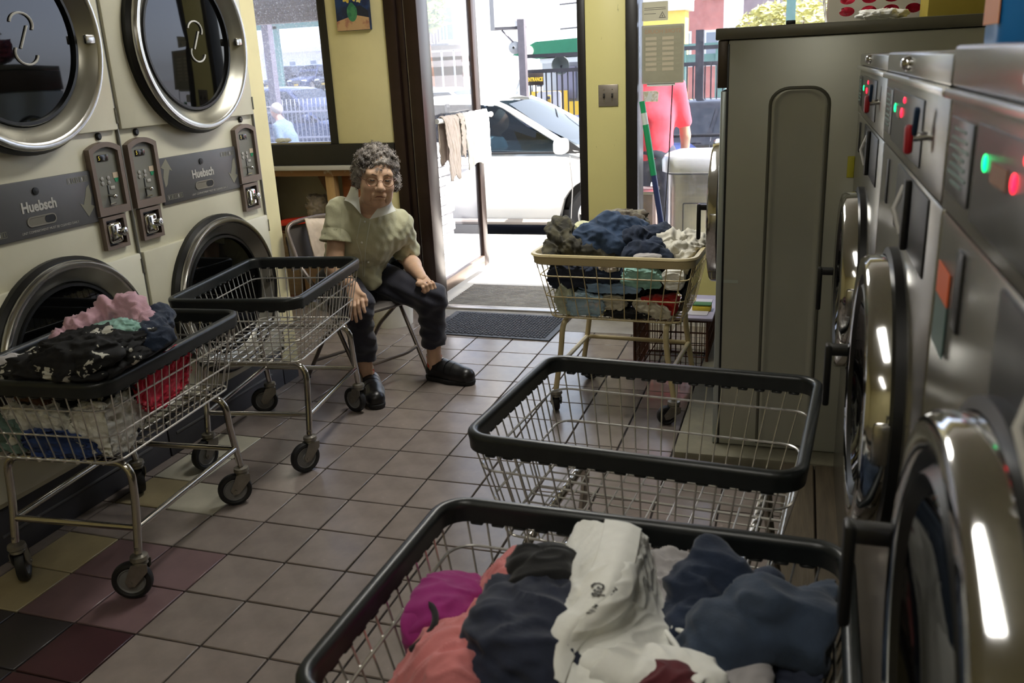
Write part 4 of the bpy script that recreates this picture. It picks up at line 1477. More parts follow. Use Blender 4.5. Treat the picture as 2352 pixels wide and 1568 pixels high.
G1 = 'clothes heaped in the left chrome cart'
G4 = 'clothes in the nearest cart'
G5 = 'clothes piled in the cream cart'
CARTS[G1] = (Vector((-2.095, 2.14, 0)), math.radians(95), 0.78, 0.55, 0.722, 0.455)
CARTS[G4] = (Vector((-0.258, 1.105, 0)), math.radians(-1), 0.745, 0.58, 0.722, 0.455)
CARTS[G5] = (Vector((-0.715, 3.755, 0)), math.radians(-3), 0.70, 0.56, 0.735, 0.45)
F_white = cloth_mat('white_cotton', (236, 236, 230), vary=0.05)
F_towel = cloth_mat('white_terry', (232, 231, 225), vary=0.06, bump=0.6, bscale=420)
F_cream = cloth_mat('cream_cotton', (206, 200, 180), vary=0.07)
F_denim = cloth_mat('blue_denim', (46, 66, 94), vary=0.3, vscale=12, bump=0.25)
F_denim_d = cloth_mat('dark_denim', (32, 44, 66), vary=0.3, vscale=12, bump=0.25)
F_denim_v = cloth_mat('faded_dark_denim', (50, 63, 82), vary=0.35, vscale=8, bump=0.25)
F_black = cloth_mat('black_cotton', (20, 20, 22), vary=0.2)
F_navy = cloth_mat('navy_cotton', (34, 40, 58), vary=0.15)
F_teal = cloth_mat('mint_teal_cotton', (146, 190, 180), vary=0.08)
F_ltblue = cloth_mat('pale_blue_print', (164, 190, 206), vary=0.06, rgb2=(206, 196, 190), thr=0.62, vscale=26)
F_sky = cloth_mat('sky_blue_cotton', (142, 170, 200), vary=0.08)
F_red = cloth_mat('scarlet_cotton', (186, 40, 34), vary=0.08)
F_crimson = cloth_mat('crimson_cotton', (206, 28, 62), vary=0.08)
F_pink = cloth_mat('dusty_pink_knit', (198, 158, 172), vary=0.08, bump=0.3, bscale=300)
F_coral = cloth_mat('coral_cotton', (204, 122, 122), vary=0.06)
F_magenta = cloth_mat('magenta_jersey', (150, 38, 116), vary=0.1)
F_camo = cloth_mat('camouflage', (84, 80, 62), rgb2=(48, 46, 38), thr=0.5, vscale=16)
F_camo_l = cloth_mat('pale_camouflage', (128, 122, 106), rgb2=(84, 74, 62), thr=0.52, vscale=18)
F_grey = cloth_mat('grey_lilac_cotton', (176, 172, 172), vary=0.06)
F_brown = cloth_mat('tan_brown_cotton', (92, 62, 44), vary=0.1)
F_dust = cloth_mat('dusty_teal', (96, 120, 112), vary=0.15)
F_royal = cloth_mat('royal_blue_cotton', (38, 62, 118), vary=0.15)
F_maroon = cloth_mat('maroon_cotton', (92, 34, 42), vary=0.1)
F_green = cloth_mat('green_cotton', (52, 120, 78), vary=0.1)
F_beige = cloth_mat('beige_towel', (204, 186, 166), vary=0.06, bump=0.5, bscale=380)
F_rag = cloth_mat('grey_white_rag', (206, 202, 194), vary=0.06)
F_rag2 = cloth_mat('pinkish_rag', (200, 184, 172), vary=0.06)


def motif_mat():
    """black cotton with scattered white motifs (voronoi cells with a ragged star)"""
    m = mat('black_motif_print', (24, 24, 26), 0.85, vary=0.1, vscale=20, bump=0.12, bscale=260)
    nt = m.node_tree
    b = nt.nodes['Principled BSDF']
    src = b.inputs['Base Color'].links[0].from_socket
    tc = nt.nodes.new('ShaderNodeTexCoord')
    v = nt.nodes.new('ShaderNodeTexVoronoi')
    v.inputs['Scale'].default_value = 14.0
    n = nt.nodes.new('ShaderNodeTexNoise')
    n.inputs['Scale'].default_value = 60.0
    n.inputs['Detail'].default_value = 2.0
    ad = nt.nodes.new('ShaderNodeMath')
    ad.operation = 'MULTIPLY_ADD'
    ad.inputs[1].default_value = 0.9
    lt = nt.nodes.new('ShaderNodeMath')
    lt.operation = 'LESS_THAN'
    lt.inputs[1].default_value = 0.67
    mx = nt.nodes.new('ShaderNodeMixRGB')
    mx.inputs[2].default_value = (0.55, 0.54, 0.48, 1)
    nt.links.new(tc.outputs['Object'], v.inputs['Vector'])
    nt.links.new(tc.outputs['Object'], n.inputs['Vector'])
    nt.links.new(n.outputs['Fac'], ad.inputs[0])
    nt.links.new(v.outputs['Distance'], ad.inputs[2])
    nt.links.new(ad.outputs[0], lt.inputs[0])
    nt.links.new(lt.outputs[0], mx.inputs[0])
    nt.links.new(src, mx.inputs[1])
    nt.links.new(mx.outputs[0], b.inputs['Base Color'])
    return m


F_motif = motif_mat()

# ---- left chrome cart (rim 0.72, floor 0.455)
wad('towel', 'white terry towel in the near corner of the heaped left cart', W(262, 985, Z=0.56), (0.13, 0.12, 0.085), F_towel, 1.3, G1, s=9, amp=0.3)
wad('towel', 'white terry towel at the low left of the heaped left cart', W(110, 965, Z=0.55), (0.13, 0.10, 0.065), F_towel, 2.1, G1, s=10, amp=0.3)
wad('towel', 'white terry towel below the crimson shirt in the left cart', W(372, 968, Z=0.55), (0.06, 0.13, 0.065), F_towel, 3.4, G1, s=10, amp=0.3, deep=0.016)
wad('shirt', 'crimson red shirt bulging through the wires of the left cart', W(442, 874, Z=0.62), (0.08, 0.13, 0.085), F_crimson, 4.2, G1, s=8, amp=0.32, deep=-0.012)
wad('shirt', 'royal blue cloth under the towels in the left cart', W(120, 1030, Z=0.50), (0.12, 0.12, 0.05), F_royal, 5.6, G1, deep=-0.012)
wad('trousers', 'navy trousers under the towels in the left cart', W(220, 1010, Z=0.505), (0.16, 0.16, 0.05), F_navy, 6.2, G1, deep=0.03)
wad('shirt', 'dusty teal cloth at the far left of the left cart', W(5, 1000, Z=0.52), (0.08, 0.08, 0.06), F_dust, 7.7, G1)
wad('shorts', 'brown cloth showing through the near wires of the left cart', W(105, 905, Z=0.62), (0.07, 0.07, 0.07), F_brown, 8.1, G1)
wad('shirt', 'grey cloth at the left of the black printed shirt', W(45, 855, Z=0.70), (0.09, 0.07, 0.05), F_grey, 9.3, G1)
wad('trousers', 'black trousers buried in the middle of the left cart', W(250, 870, Z=0.60), (0.19, 0.24, 0.09), F_black, 10.2, G1, deep=0.045)
wad('shirt', 'black shirt with scattered white motifs on the left cart', W(225, 812, Z=0.755), (0.16, 0.16, 0.075), F_motif, 11.5, G1, s=8, amp=0.3, nu=96, nv=60)
wad('skirt', 'black printed cloth with white motifs along the left cart rim', W(165, 850, Z=0.715), (0.21, 0.12, 0.055), F_motif, 12.4, G1, s=8, amp=0.3, nu=96, nv=60)
wad('skirt', 'black printed cloth with white motifs below the left cart rim', W(330, 880, Z=0.655), (0.10, 0.16, 0.06), F_motif, 13.1, G1, s=8, amp=0.3, deep=0.02)
blob_garment('cardigan', 'dusty pink knit cardigan on top of the left cart', [(W(300, 715, Z=0.84), W(250, 722, Z=0.835), 0.045, 0.04), (W(250, 722, Z=0.835), W(180, 755, Z=0.82), 0.035, 0.028),
             (W(180, 755, Z=0.81), W(125, 800, Z=0.78), 0.026, 0.02), (W(125, 800, Z=0.78), W(95, 850, Z=0.73), 0.022, 0.018), (W(300, 715, Z=0.84), W(335, 745, Z=0.81), 0.045, 0.035)], F_pink, 14.2, G1, amp=0.014, s=14)
wad('t_shirt', 'mint teal t-shirt below the pink cardigan', W(275, 762, Z=0.80), (0.11, 0.06, 0.035), F_teal, 15.3, G1, s=10, amp=0.3)
blob_garment('jeans', 'rolled dark denim at the right of the pink cardigan', [(W(365, 730, Z=0.81), W(352, 800, Z=0.75), 0.04, 0.05), (W(352, 790, Z=0.76), W(345, 850, Z=0.68), 0.06, 0.06)], F_denim_d, 16.4, G1, amp=0.012, s=12)
wad('sock', 'pale grey sock on the rolled denim in the left cart', W(335, 762, Z=0.80), (0.02, 0.045, 0.018), F_grey, 17.7, G1)

# ---- cream cart by the door
def w5(u, v, y):
    return W(u, v, Y=y)


YN = 3.56
wad('trousers', 'black trousers in the middle of the cream cart', w5(1430, 640, 3.75), (0.24, 0.16, 0.10), F_black, 30.1, G5, deep=0.045)
wad('shirt', 'pale blue printed shirt at the near left of the cream cart', w5(1345, 700, YN), (0.085, 0.07, 0.055), F_ltblue, 20.3, G5, s=9, amp=0.3)
wad('shirt', 'pale sage shirt in the left corner of the cream cart', w5(1302, 685, YN + 0.03), (0.045, 0.07, 0.07), cloth_mat('sage_cotton', (186, 192, 170)), 21.7, G5)
wad('shirt', 'sky blue shirt across the middle of the cream cart', w5(1400, 660, YN), (0.13, 0.06, 0.022), F_sky, 22.4, G5, s=10, amp=0.3)
wad('shorts', 'cream shorts low in the middle of the cream cart', w5(1408, 695, YN - 0.005), (0.055, 0.06, 0.032), F_cream, 23.5, G5, s=11, amp=0.32)
wad('sock', 'off white cloth trailing low in the cream cart', w5(1500, 712, YN - 0.01), (0.075, 0.05, 0.034), F_cream, 24.6, G5, rot=(0, 0.35, 0), s=11, amp=0.32)
wad('shirt', 'scarlet red shirt at the right of the cream cart', w5(1520, 700, YN + 0.02), (0.095, 0.09, 0.042), F_red, 25.1, G5, deep=0.012)
wad('shirt', 'black cloth at the bottom of the cream cart', w5(1440, 728, YN + 0.01), (0.10, 0.09, 0.03), F_black, 26.2, G5)
wad('shirt', 'mint teal shirt bulging below the cream cart rim', w5(1475, 638, YN - 0.005), (0.085, 0.06, 0.042), F_teal, 27.3, G5, s=10, amp=0.3)
wad('hoodie', 'navy hoodie at the left below the cream cart rim', w5(1310, 632, YN), (0.10, 0.07, 0.055), F_navy, 28.4, G5)
wad('hoodie', 'dark navy cloth in the middle below the cream cart rim', w5(1385, 625, YN + 0.02), (0.08, 0.07, 0.045), F_denim_d, 29.5, G5)
wad('sock', 'cream and grey striped cloth below the cream cart rim', w5(1400, 613, YN - 0.02), (0.045, 0.035, 0.02), cloth_mat('stripe_cotton', (206, 196, 186), rgb2=(86, 80, 82), thr=0.56, vscale=34), 31.5, G5)
wad('t_shirt', 'white t-shirt below the right end of the cream cart rim', w5(1550, 640, YN), (0.045, 0.06, 0.042), F_white, 32.6, G5, s=10, amp=0.3)
wad('jacket', 'dark jacket in the far right corner of the cream cart', w5(1592, 650, YN + 0.2), (0.05, 0.10, 0.08), F_black, 33.8, G5)
wad('shirt', 'pale camouflage cloth at the right side of the cream cart', w5(1600, 690, YN + 0.2), (0.035, 0.10, 0.06), F_camo_l, 34.1, G5)
blob_garment('jacket', 'olive camouflage jacket hanging over the left rim of the cream cart', [(w5(1288, 525, 3.68), w5(1285, 560, 3.63), 0.045, 0.05), (w5(1285, 560, 3.63), w5(1258, 588, 3.56), 0.045, 0.03),
             (w5(1290, 525, 3.70), w5(1315, 590, 3.66), 0.05, 0.06), (w5(1310, 570, 3.62), w5(1400, 592, 3.64), 0.05, 0.05)], F_camo, 35.2, G5, amp=0.014, s=13)
blob_garment('jeans', 'mid blue jeans mounded on the cream cart', [(w5(1340, 552, 3.66), w5(1400, 525, 3.72), 0.055, 0.065), (w5(1400, 525, 3.72), w5(1460, 530, 3.76), 0.065, 0.055), (w5(1350, 572, 3.62), w5(1420, 565, 3.64), 0.035, 0.04),
             (w5(1430, 545, 3.70), w5(1375, 545, 3.64), 0.05, 0.045)], F_denim, 36.3, G5, amp=0.011, s=9)
blob_garment('jeans', 'dark blue jeans with faded seams on the right of the mounded jeans', [(w5(1448, 548, 3.66), w5(1520, 540, 3.74), 0.038, 0.045), (w5(1445, 585, 3.61), w5(1500, 570, 3.62), 0.03, 0.034),
             (w5(1500, 565, 3.63), w5(1530, 595, 3.58), 0.028, 0.022), (w5(1470, 565, 3.66), w5(1450, 590, 3.62), 0.04, 0.04)], F_denim_d, 37.4, G5, amp=0.012, s=12)
wad('cap', 'small camouflage cap on top behind the mounded jeans', w5(1428, 508, 3.88), (0.11, 0.09, 0.05), F_camo_l, 38.6, G5)
wad('shirt', 'pale yellow cloth behind the left of the mounded jeans', w5(1345, 525, 3.82), (0.06, 0.05, 0.03), cloth_mat('pale_yellow_cotton', (206, 206, 166)), 39.2, G5)
blob_garment('shirt', 'crumpled off white shirt on the right end of the cream cart', [(w5(1530, 560, 3.70), w5(1590, 552, 3.78), 0.042, 0.04), (w5(1560, 590, 3.64), w5(1610, 560, 3.76), 0.045, 0.035),
             (w5(1575, 600, 3.60), w5(1545, 575, 3.66), 0.04, 0.035)], cloth_mat('off_white_cotton', (214, 210, 196), vary=0.05), 40.3, G5, amp=0.018, s=13)
wad('sock', 'pale grey collar cloth at the front of the cream cart', w5(1490, 592, 3.56), (0.055, 0.03, 0.018), F_grey, 41.8, G5)

# ---- nearest cart
def w4(u, v, z):
    return W(u, v, Z=z)


wad('trousers', 'dark trousers at the bottom of the nearest cart', (-0.22, 1.02, 0.52), (0.27, 0.2, 0.07), F_black, 50.1, G4)
wad('sweater', 'navy sweater in the middle of the nearest cart', w4(1230, 1480, 0.66), (0.105, 0.13, 0.09), F_navy, 51.2, G4, s=6, amp=0.22, nu=96, nv=60)
wad('shirt', 'black shirt behind the white trousers in the nearest cart', w4(1250, 1345, 0.70), (0.065, 0.06, 0.07), F_black, 52.3, G4, s=6, amp=0.22)
# coral shirt
patch('shirt', 'coral pink shirt at the left of the nearest cart', [
    [w4(1150, 1300, 0.64), w4(1185, 1270, 0.70), w4(1215, 1268, 0.72), w4(1240, 1285, 0.69)],
    [w4(1095, 1345, 0.63), w4(1140, 1310, 0.71), w4(1180, 1315, 0.725), w4(1205, 1330, 0.68)],
    [w4(1090, 1395, 0.63), w4(1125, 1370, 0.70), w4(1165, 1375, 0.71), w4(1195, 1395, 0.67)],
    [w4(1030, 1430, 0.63), w4(1080, 1415, 0.685), w4(1125, 1425, 0.70), w4(1160, 1440, 0.66)],
    [w4(965, 1470, 0.62), w4(1020, 1455, 0.69), w4(1085, 1470, 0.70), w4(1130, 1480, 0.66)],
    [w4(920, 1530, 0.61), w4(975, 1520, 0.68), w4(1060, 1530, 0.70), w4(1130, 1540, 0.66)],
    [w4(880, 1600, 0.58), w4(950, 1600, 0.64), w4(1050, 1610, 0.67), w4(1140, 1620, 0.64)]], F_coral, 53.4, G4, 90, 100, 0.016, 17.0)
wad('jersey', 'magenta jersey with black edging at the left of the nearest cart', w4(1030, 1410, 0.63), (0.075, 0.085, 0.055), F_magenta, 54.6, G4, s=6, amp=0.2)
mt_ = bpy.data.objects[-1] if False else None
tk = wad('vest', 'magenta vest strap edged in black beside the coral shirt', w4(985, 1440, 0.625), (0.04, 0.055, 0.045), F_magenta, 55.1, G4, s=6, amp=0.2)
MB().tube(fillet([w4(962, 1392, 0.655), w4(978, 1380, 0.68), w4(1000, 1400, 0.68), w4(1000, 1435, 0.675), w4(972, 1470, 0.665), w4(945, 1490, 0.64)], 0.02, 5), 0.0055, 8).build('edging', F_black, tk, world=True)
# white drawstring trousers with a printed waistband
rows_w = [
    [w4(1330, 1203, 0.735), w4(1390, 1200, 0.775), w4(1440, 1212, 0.78), w4(1474, 1222, 0.775), w4(1484, 1240, 0.74), w4(1490, 1250, 0.70)],
    [w4(1296, 1265, 0.72), w4(1372, 1275, 0.785), w4(1420, 1288, 0.79), w4(1462, 1290, 0.782), w4(1484, 1296, 0.75), w4(1508, 1310, 0.70)],
    [w4(1286, 1320, 0.71), w4(1345, 1345, 0.77), w4(1392, 1360, 0.785), w4(1440, 1365, 0.772), w4(1480, 1365, 0.735), w4(1520, 1375, 0.69)],
    [w4(1304, 1372, 0.71), w4(1318, 1396, 0.752), w4(1360, 1410, 0.77), w4(1408, 1418, 0.755), w4(1470, 1425, 0.715), w4(1540, 1435, 0.68)],
    [w4(1248, 1410, 0.70), w4(1278, 1428, 0.735), w4(1325, 1442, 0.752), w4(1372, 1452, 0.738), w4(1460, 1470, 0.71), w4(1566, 1495, 0.67)],
    [w4(1216, 1480, 0.68), w4(1248, 1480, 0.71), w4(1285, 1490, 0.725), w4(1328, 1502, 0.715), w4(1440, 1515, 0.705), w4(1590, 1540, 0.66)],
    [w4(1235, 1560, 0.65), w4(1245, 1560, 0.675), w4(1268, 1570, 0.69), w4(1296, 1580, 0.69), w4(1430, 1590, 0.69), w4(1600, 1610, 0.64)]]
wt = patch('trousers', 'white drawstring trousers with printed waistband atop the nearest cart', rows_w, F_white, 56.7, G4, 110, 110, 0.008, 14.0)
band_rows = [[Vector(r[1]) + Vector((0, 0, 0.006)), Vector(r[2]) + Vector((0, 0, 0.010)), Vector(r[3]) + Vector((0, 0, 0.006))] for r in rows_w]
patch('waistband', None, band_rows, F_white, 57.2, None, 16, 80, 0.0015, 20, 0.004, wt)


def on_band(t, a):
    """point on the waistband: t along 0..1, a across 0..1"""
    return patch_eval(band_rows, a, t) + Vector((0, 0, 0.0035))


M_print = mat('faded_black_print', (70, 70, 70), 0.8)


def band_text(txt, t0, size, a0, nm):
    cu = bpy.data.curves.new('tmp', 'FONT')
    cu.body = txt
    cu.size = size
    cu.resolution_u = 2
    cu.offset = 0.0003
    tmp = bpy.data.objects.new('tmp_text', cu)
    COL.objects.link(tmp)
    me = bpy.data.meshes.new_from_object(tmp.evaluated_get(bpy.context.evaluated_depsgraph_get()))
    bpy.data.objects.remove(tmp)
    bpy.data.curves.remove(cu)
    Lb = 0.36
    for v in me.vertices:
        p = on_band(min(1, t0 + v.co.x / Lb), min(1, max(0, a0 - v.co.y / 0.052)))
        v.co = p - wt.location
    me.name = nm
    me.materials.append(M_print)
    o = bpy.data.objects.new(nm, me)
    COL.objects.link(o)
    o.parent = wt


band_text('Gap', 0.33, 0.021, 0.50, 'lettering')
band_text('XXL', 0.34, 0.012, 0.86, 'lettering')
band_text('M5 15 02', 0.48, 0.010, 0.66, 'lettering')
band_text('RN 54023  COTTON', 0.50, 0.011, 0.90, 'lettering')
MB().tube(fillet([w4(1545, 1440, 0.695), w4(1580, 1455, 0.70), w4(1612, 1490, 0.70), w4(1610, 1540, 0.69), w4(1598, 1575, 0.68)], 0.03, 5), 0.0042, 8).build('drawstring', F_white, wt, world=True)
MB().tube(fillet([w4(1530, 1450, 0.69), w4(1560, 1490, 0.70), w4(1572, 1540, 0.69), w4(1566, 1580, 0.68)], 0.03, 5), 0.0042, 8).build('drawstring', F_white, wt, world=True)
wad('hoodie', 'grey lilac cloth between the white trousers and the jeans', w4(1545, 1375, 0.645), (0.05, 0.08, 0.07), F_grey, 58.3, G4, s=7)
wad('shirt', 'maroon cloth at the bottom picture edge in the nearest cart', w4(1530, 1580, 0.695), (0.06, 0.03, 0.03), F_maroon, 59.4, G4)
wad('shirt', 'white cloth hem above the maroon cloth in the nearest cart', w4(1490, 1545, 0.70), (0.095, 0.04, 0.028), F_white, 60.5, G4)
blob_garment('jeans', 'dark denim jeans with upright leg in the right of the nearest cart', [
    (w4(1635, 1280, 0.735), w4(1600, 1360, 0.70), 0.026, 0.042), (w4(1655, 1300, 0.73), w4(1670, 1350, 0.70), 0.022, 0.04), (w4(1600, 1360, 0.70), w4(1600, 1470, 0.66), 0.04, 0.05),
    (w4(1672, 1350, 0.69), w4(1620, 1410, 0.67), 0.035, 0.04), (w4(1760, 1345, 0.69), w4(1740, 1410, 0.66), 0.022, 0.05)], F_denim_d, 61.6, G4, 0.006, 0.016, 0.010, 10.0)
blob_garment('jeans', 'faded dark jeans leg lying across the right of the nearest cart', [
    (w4(1660, 1480, 0.68), w4(1750, 1425, 0.70), 0.05, 0.055), (w4(1750, 1425, 0.70), w4(1850, 1450, 0.68), 0.05, 0.05), (w4(1790, 1440, 0.69), w4(1925, 1405, 0.66), 0.04, 0.034),
    (w4(1850, 1450, 0.68), w4(1870, 1480, 0.66), 0.045, 0.03), (w4(1660, 1480, 0.68), w4(1620, 1560, 0.64), 0.05, 0.06)], F_denim_v, 62.7, G4, 0.006, 0.02, 0.012, 8.0)
wad('sweater', 'dark navy sweater in the bottom right of the nearest cart', w4(1840, 1545, 0.60), (0.13, 0.10, 0.07), F_navy, 63.8, G4)
wad('towel', 'grey white cord cloth at the lower right of the nearest cart', w4(1680, 1560, 0.66), (0.06, 0.05, 0.03), F_grey, 64.9, G4)
wad('sock', 'small green cloth at the bottom edge in the nearest cart', w4(1128, 1580, 0.64), (0.03, 0.03, 0.02), F_green, 65.7, G4)

# ================================================================== street outside
M_walk = mat('sunlit_sidewalk', (206, 202, 196), 0.85, vary=0.08, vscale=2, bump=0.1, bscale=20)
M_road = mat('asphalt', (96, 95, 96), 0.9, vary=0.12, vscale=3, bump=0.2, bscale=50)
M_lot = mat('parking_lot', (128, 126, 124), 0.9, vary=0.12, vscale=2)
M_iron = mat('dark_iron', (52, 50, 56), 0.5, metal=0.3, vary=0.15)
M_steel_post = mat('weathered_post', (98, 92, 98), 0.5, metal=0.3, vary=0.15)
M_carglass = mat('car_glass_dark', (22, 26, 32), 0.04, spec=0.8)
M_cartyre = mat('car_tyre', (38, 37, 38), 0.7, vary=0.15, vscale=10)
M_rim = mat('alloy_rim', (190, 186, 182), 0.3, metal=0.7)
M_trim = mat('car_black_trim', (26, 26, 28), 0.5)


def sheet(name, pts, m, label):
    o = MB().add([Vector(p) for p in pts] + [Vector(p) - Vector((0, 0, 0.08)) for p in pts], [(0, 1, 2, 3), (7, 6, 5, 4), (0, 4, 5, 1), (1, 5, 6, 2), (2, 6, 7, 3), (3, 7, 4, 0)]).build(name, m, smooth=False)
    return struct(o, label)


sheet('sidewalk', [(-26, 5.785, -0.03), (20, 5.785, -0.03), (20, 7.72, -0.035), (-26, 7.72, -0.035)], M_walk, 'sunlit pale concrete sidewalk')
MB().span((-2.225, 5.3, -0.06), (-1.24, 5.785, -0.031)).build('walk_edge', M_walk, None)
struct(bpy.data.objects['walk_edge'])
sheet('sidewalk_strip', [(-26, 5.31, -0.034), (-2.23, 5.31, -0.034), (-2.23, 5.784, -0.03), (-26, 5.784, -0.03)], M_walk, 'strip of sidewalk along the shop front')
sheet('sidewalk_strip', [(-1.235, 5.31, -0.034), (20, 5.31, -0.034), (20, 5.784, -0.03), (-1.235, 5.784, -0.03)], M_walk, 'strip of sidewalk below the right window')
struct(MB().span((-26, 7.722, -0.26), (20, 7.88, -0.034), 0.015).build('curb', mat('curb_stone', (176, 172, 166), 0.85, vary=0.1)), 'pale kerb stone along the street')
sheet('road', [(-40, 7.882, -0.18), (40, 7.882, -0.18), (40, 13.0, -0.52), (-40, 13.0, -0.52)], M_road, 'grey asphalt street')
sheet('lot_ground', [(-60, 13.002, -0.5), (60, 13.002, -0.5), (60, 70, -0.5), (-60, 70, -0.5)], M_lot, 'parking lot ground across the street')


def car_wheel(C, x, y, R, side):
    w = MB().lathe([(R * 0.66, -0.09), (R * 0.9, -0.10), (R, -0.07), (R, 0.07), (R * 0.9, 0.10), (R * 0.66, 0.09)], 36, (x, y, R), 'y').build('wheel', M_cartyre, C)
    yy = y + side * 0.085
    MB().lathe([(R * 0.67, 0.0), (R * 0.62, -side * 0.03), (R * 0.3, -side * 0.05), (0.001, -side * 0.05)], 36, (x, yy, R), 'y').build('rim_dish', M_trim, w)
    MB().lathe([(R * 0.68, side * 0.004), (R * 0.63, side * 0.012), (R * 0.61, -side * 0.005)], 36, (x, yy, R), 'y').build('rim_edge', M_rim, w)
    for k in range(5):
        a = 2 * PI * k / 5 + 0.3
        d, t = Vector((math.cos(a), 0, math.sin(a))), Vector((-math.sin(a), 0, math.cos(a)))
        p = Vector((x, yy, R))
        q = []
        for (rr, hw) in ((0.05, 0.02), (R * 0.62, 0.042)):
            q += [p + d * rr + t * hw, p + d * rr - t * hw]
        V = [v + Vector((0, side * 0.01, 0)) for v in q] + [v - Vector((0, side * 0.02, 0)) for v in q]
        MB().add(V, [(0, 1, 3, 2), (4, 6, 7, 5), (0, 4, 5, 1), (2, 3, 7, 6), (0, 2, 6, 4), (1, 5, 7, 3)]).build('spoke', M_rim, w)
    MB().lathe([(0.055, side * 0.0), (0.05, side * 0.012), (0.001, side * 0.016)], 16, (x, yy, R), 'y').build('hub_cap', M_rim, w)


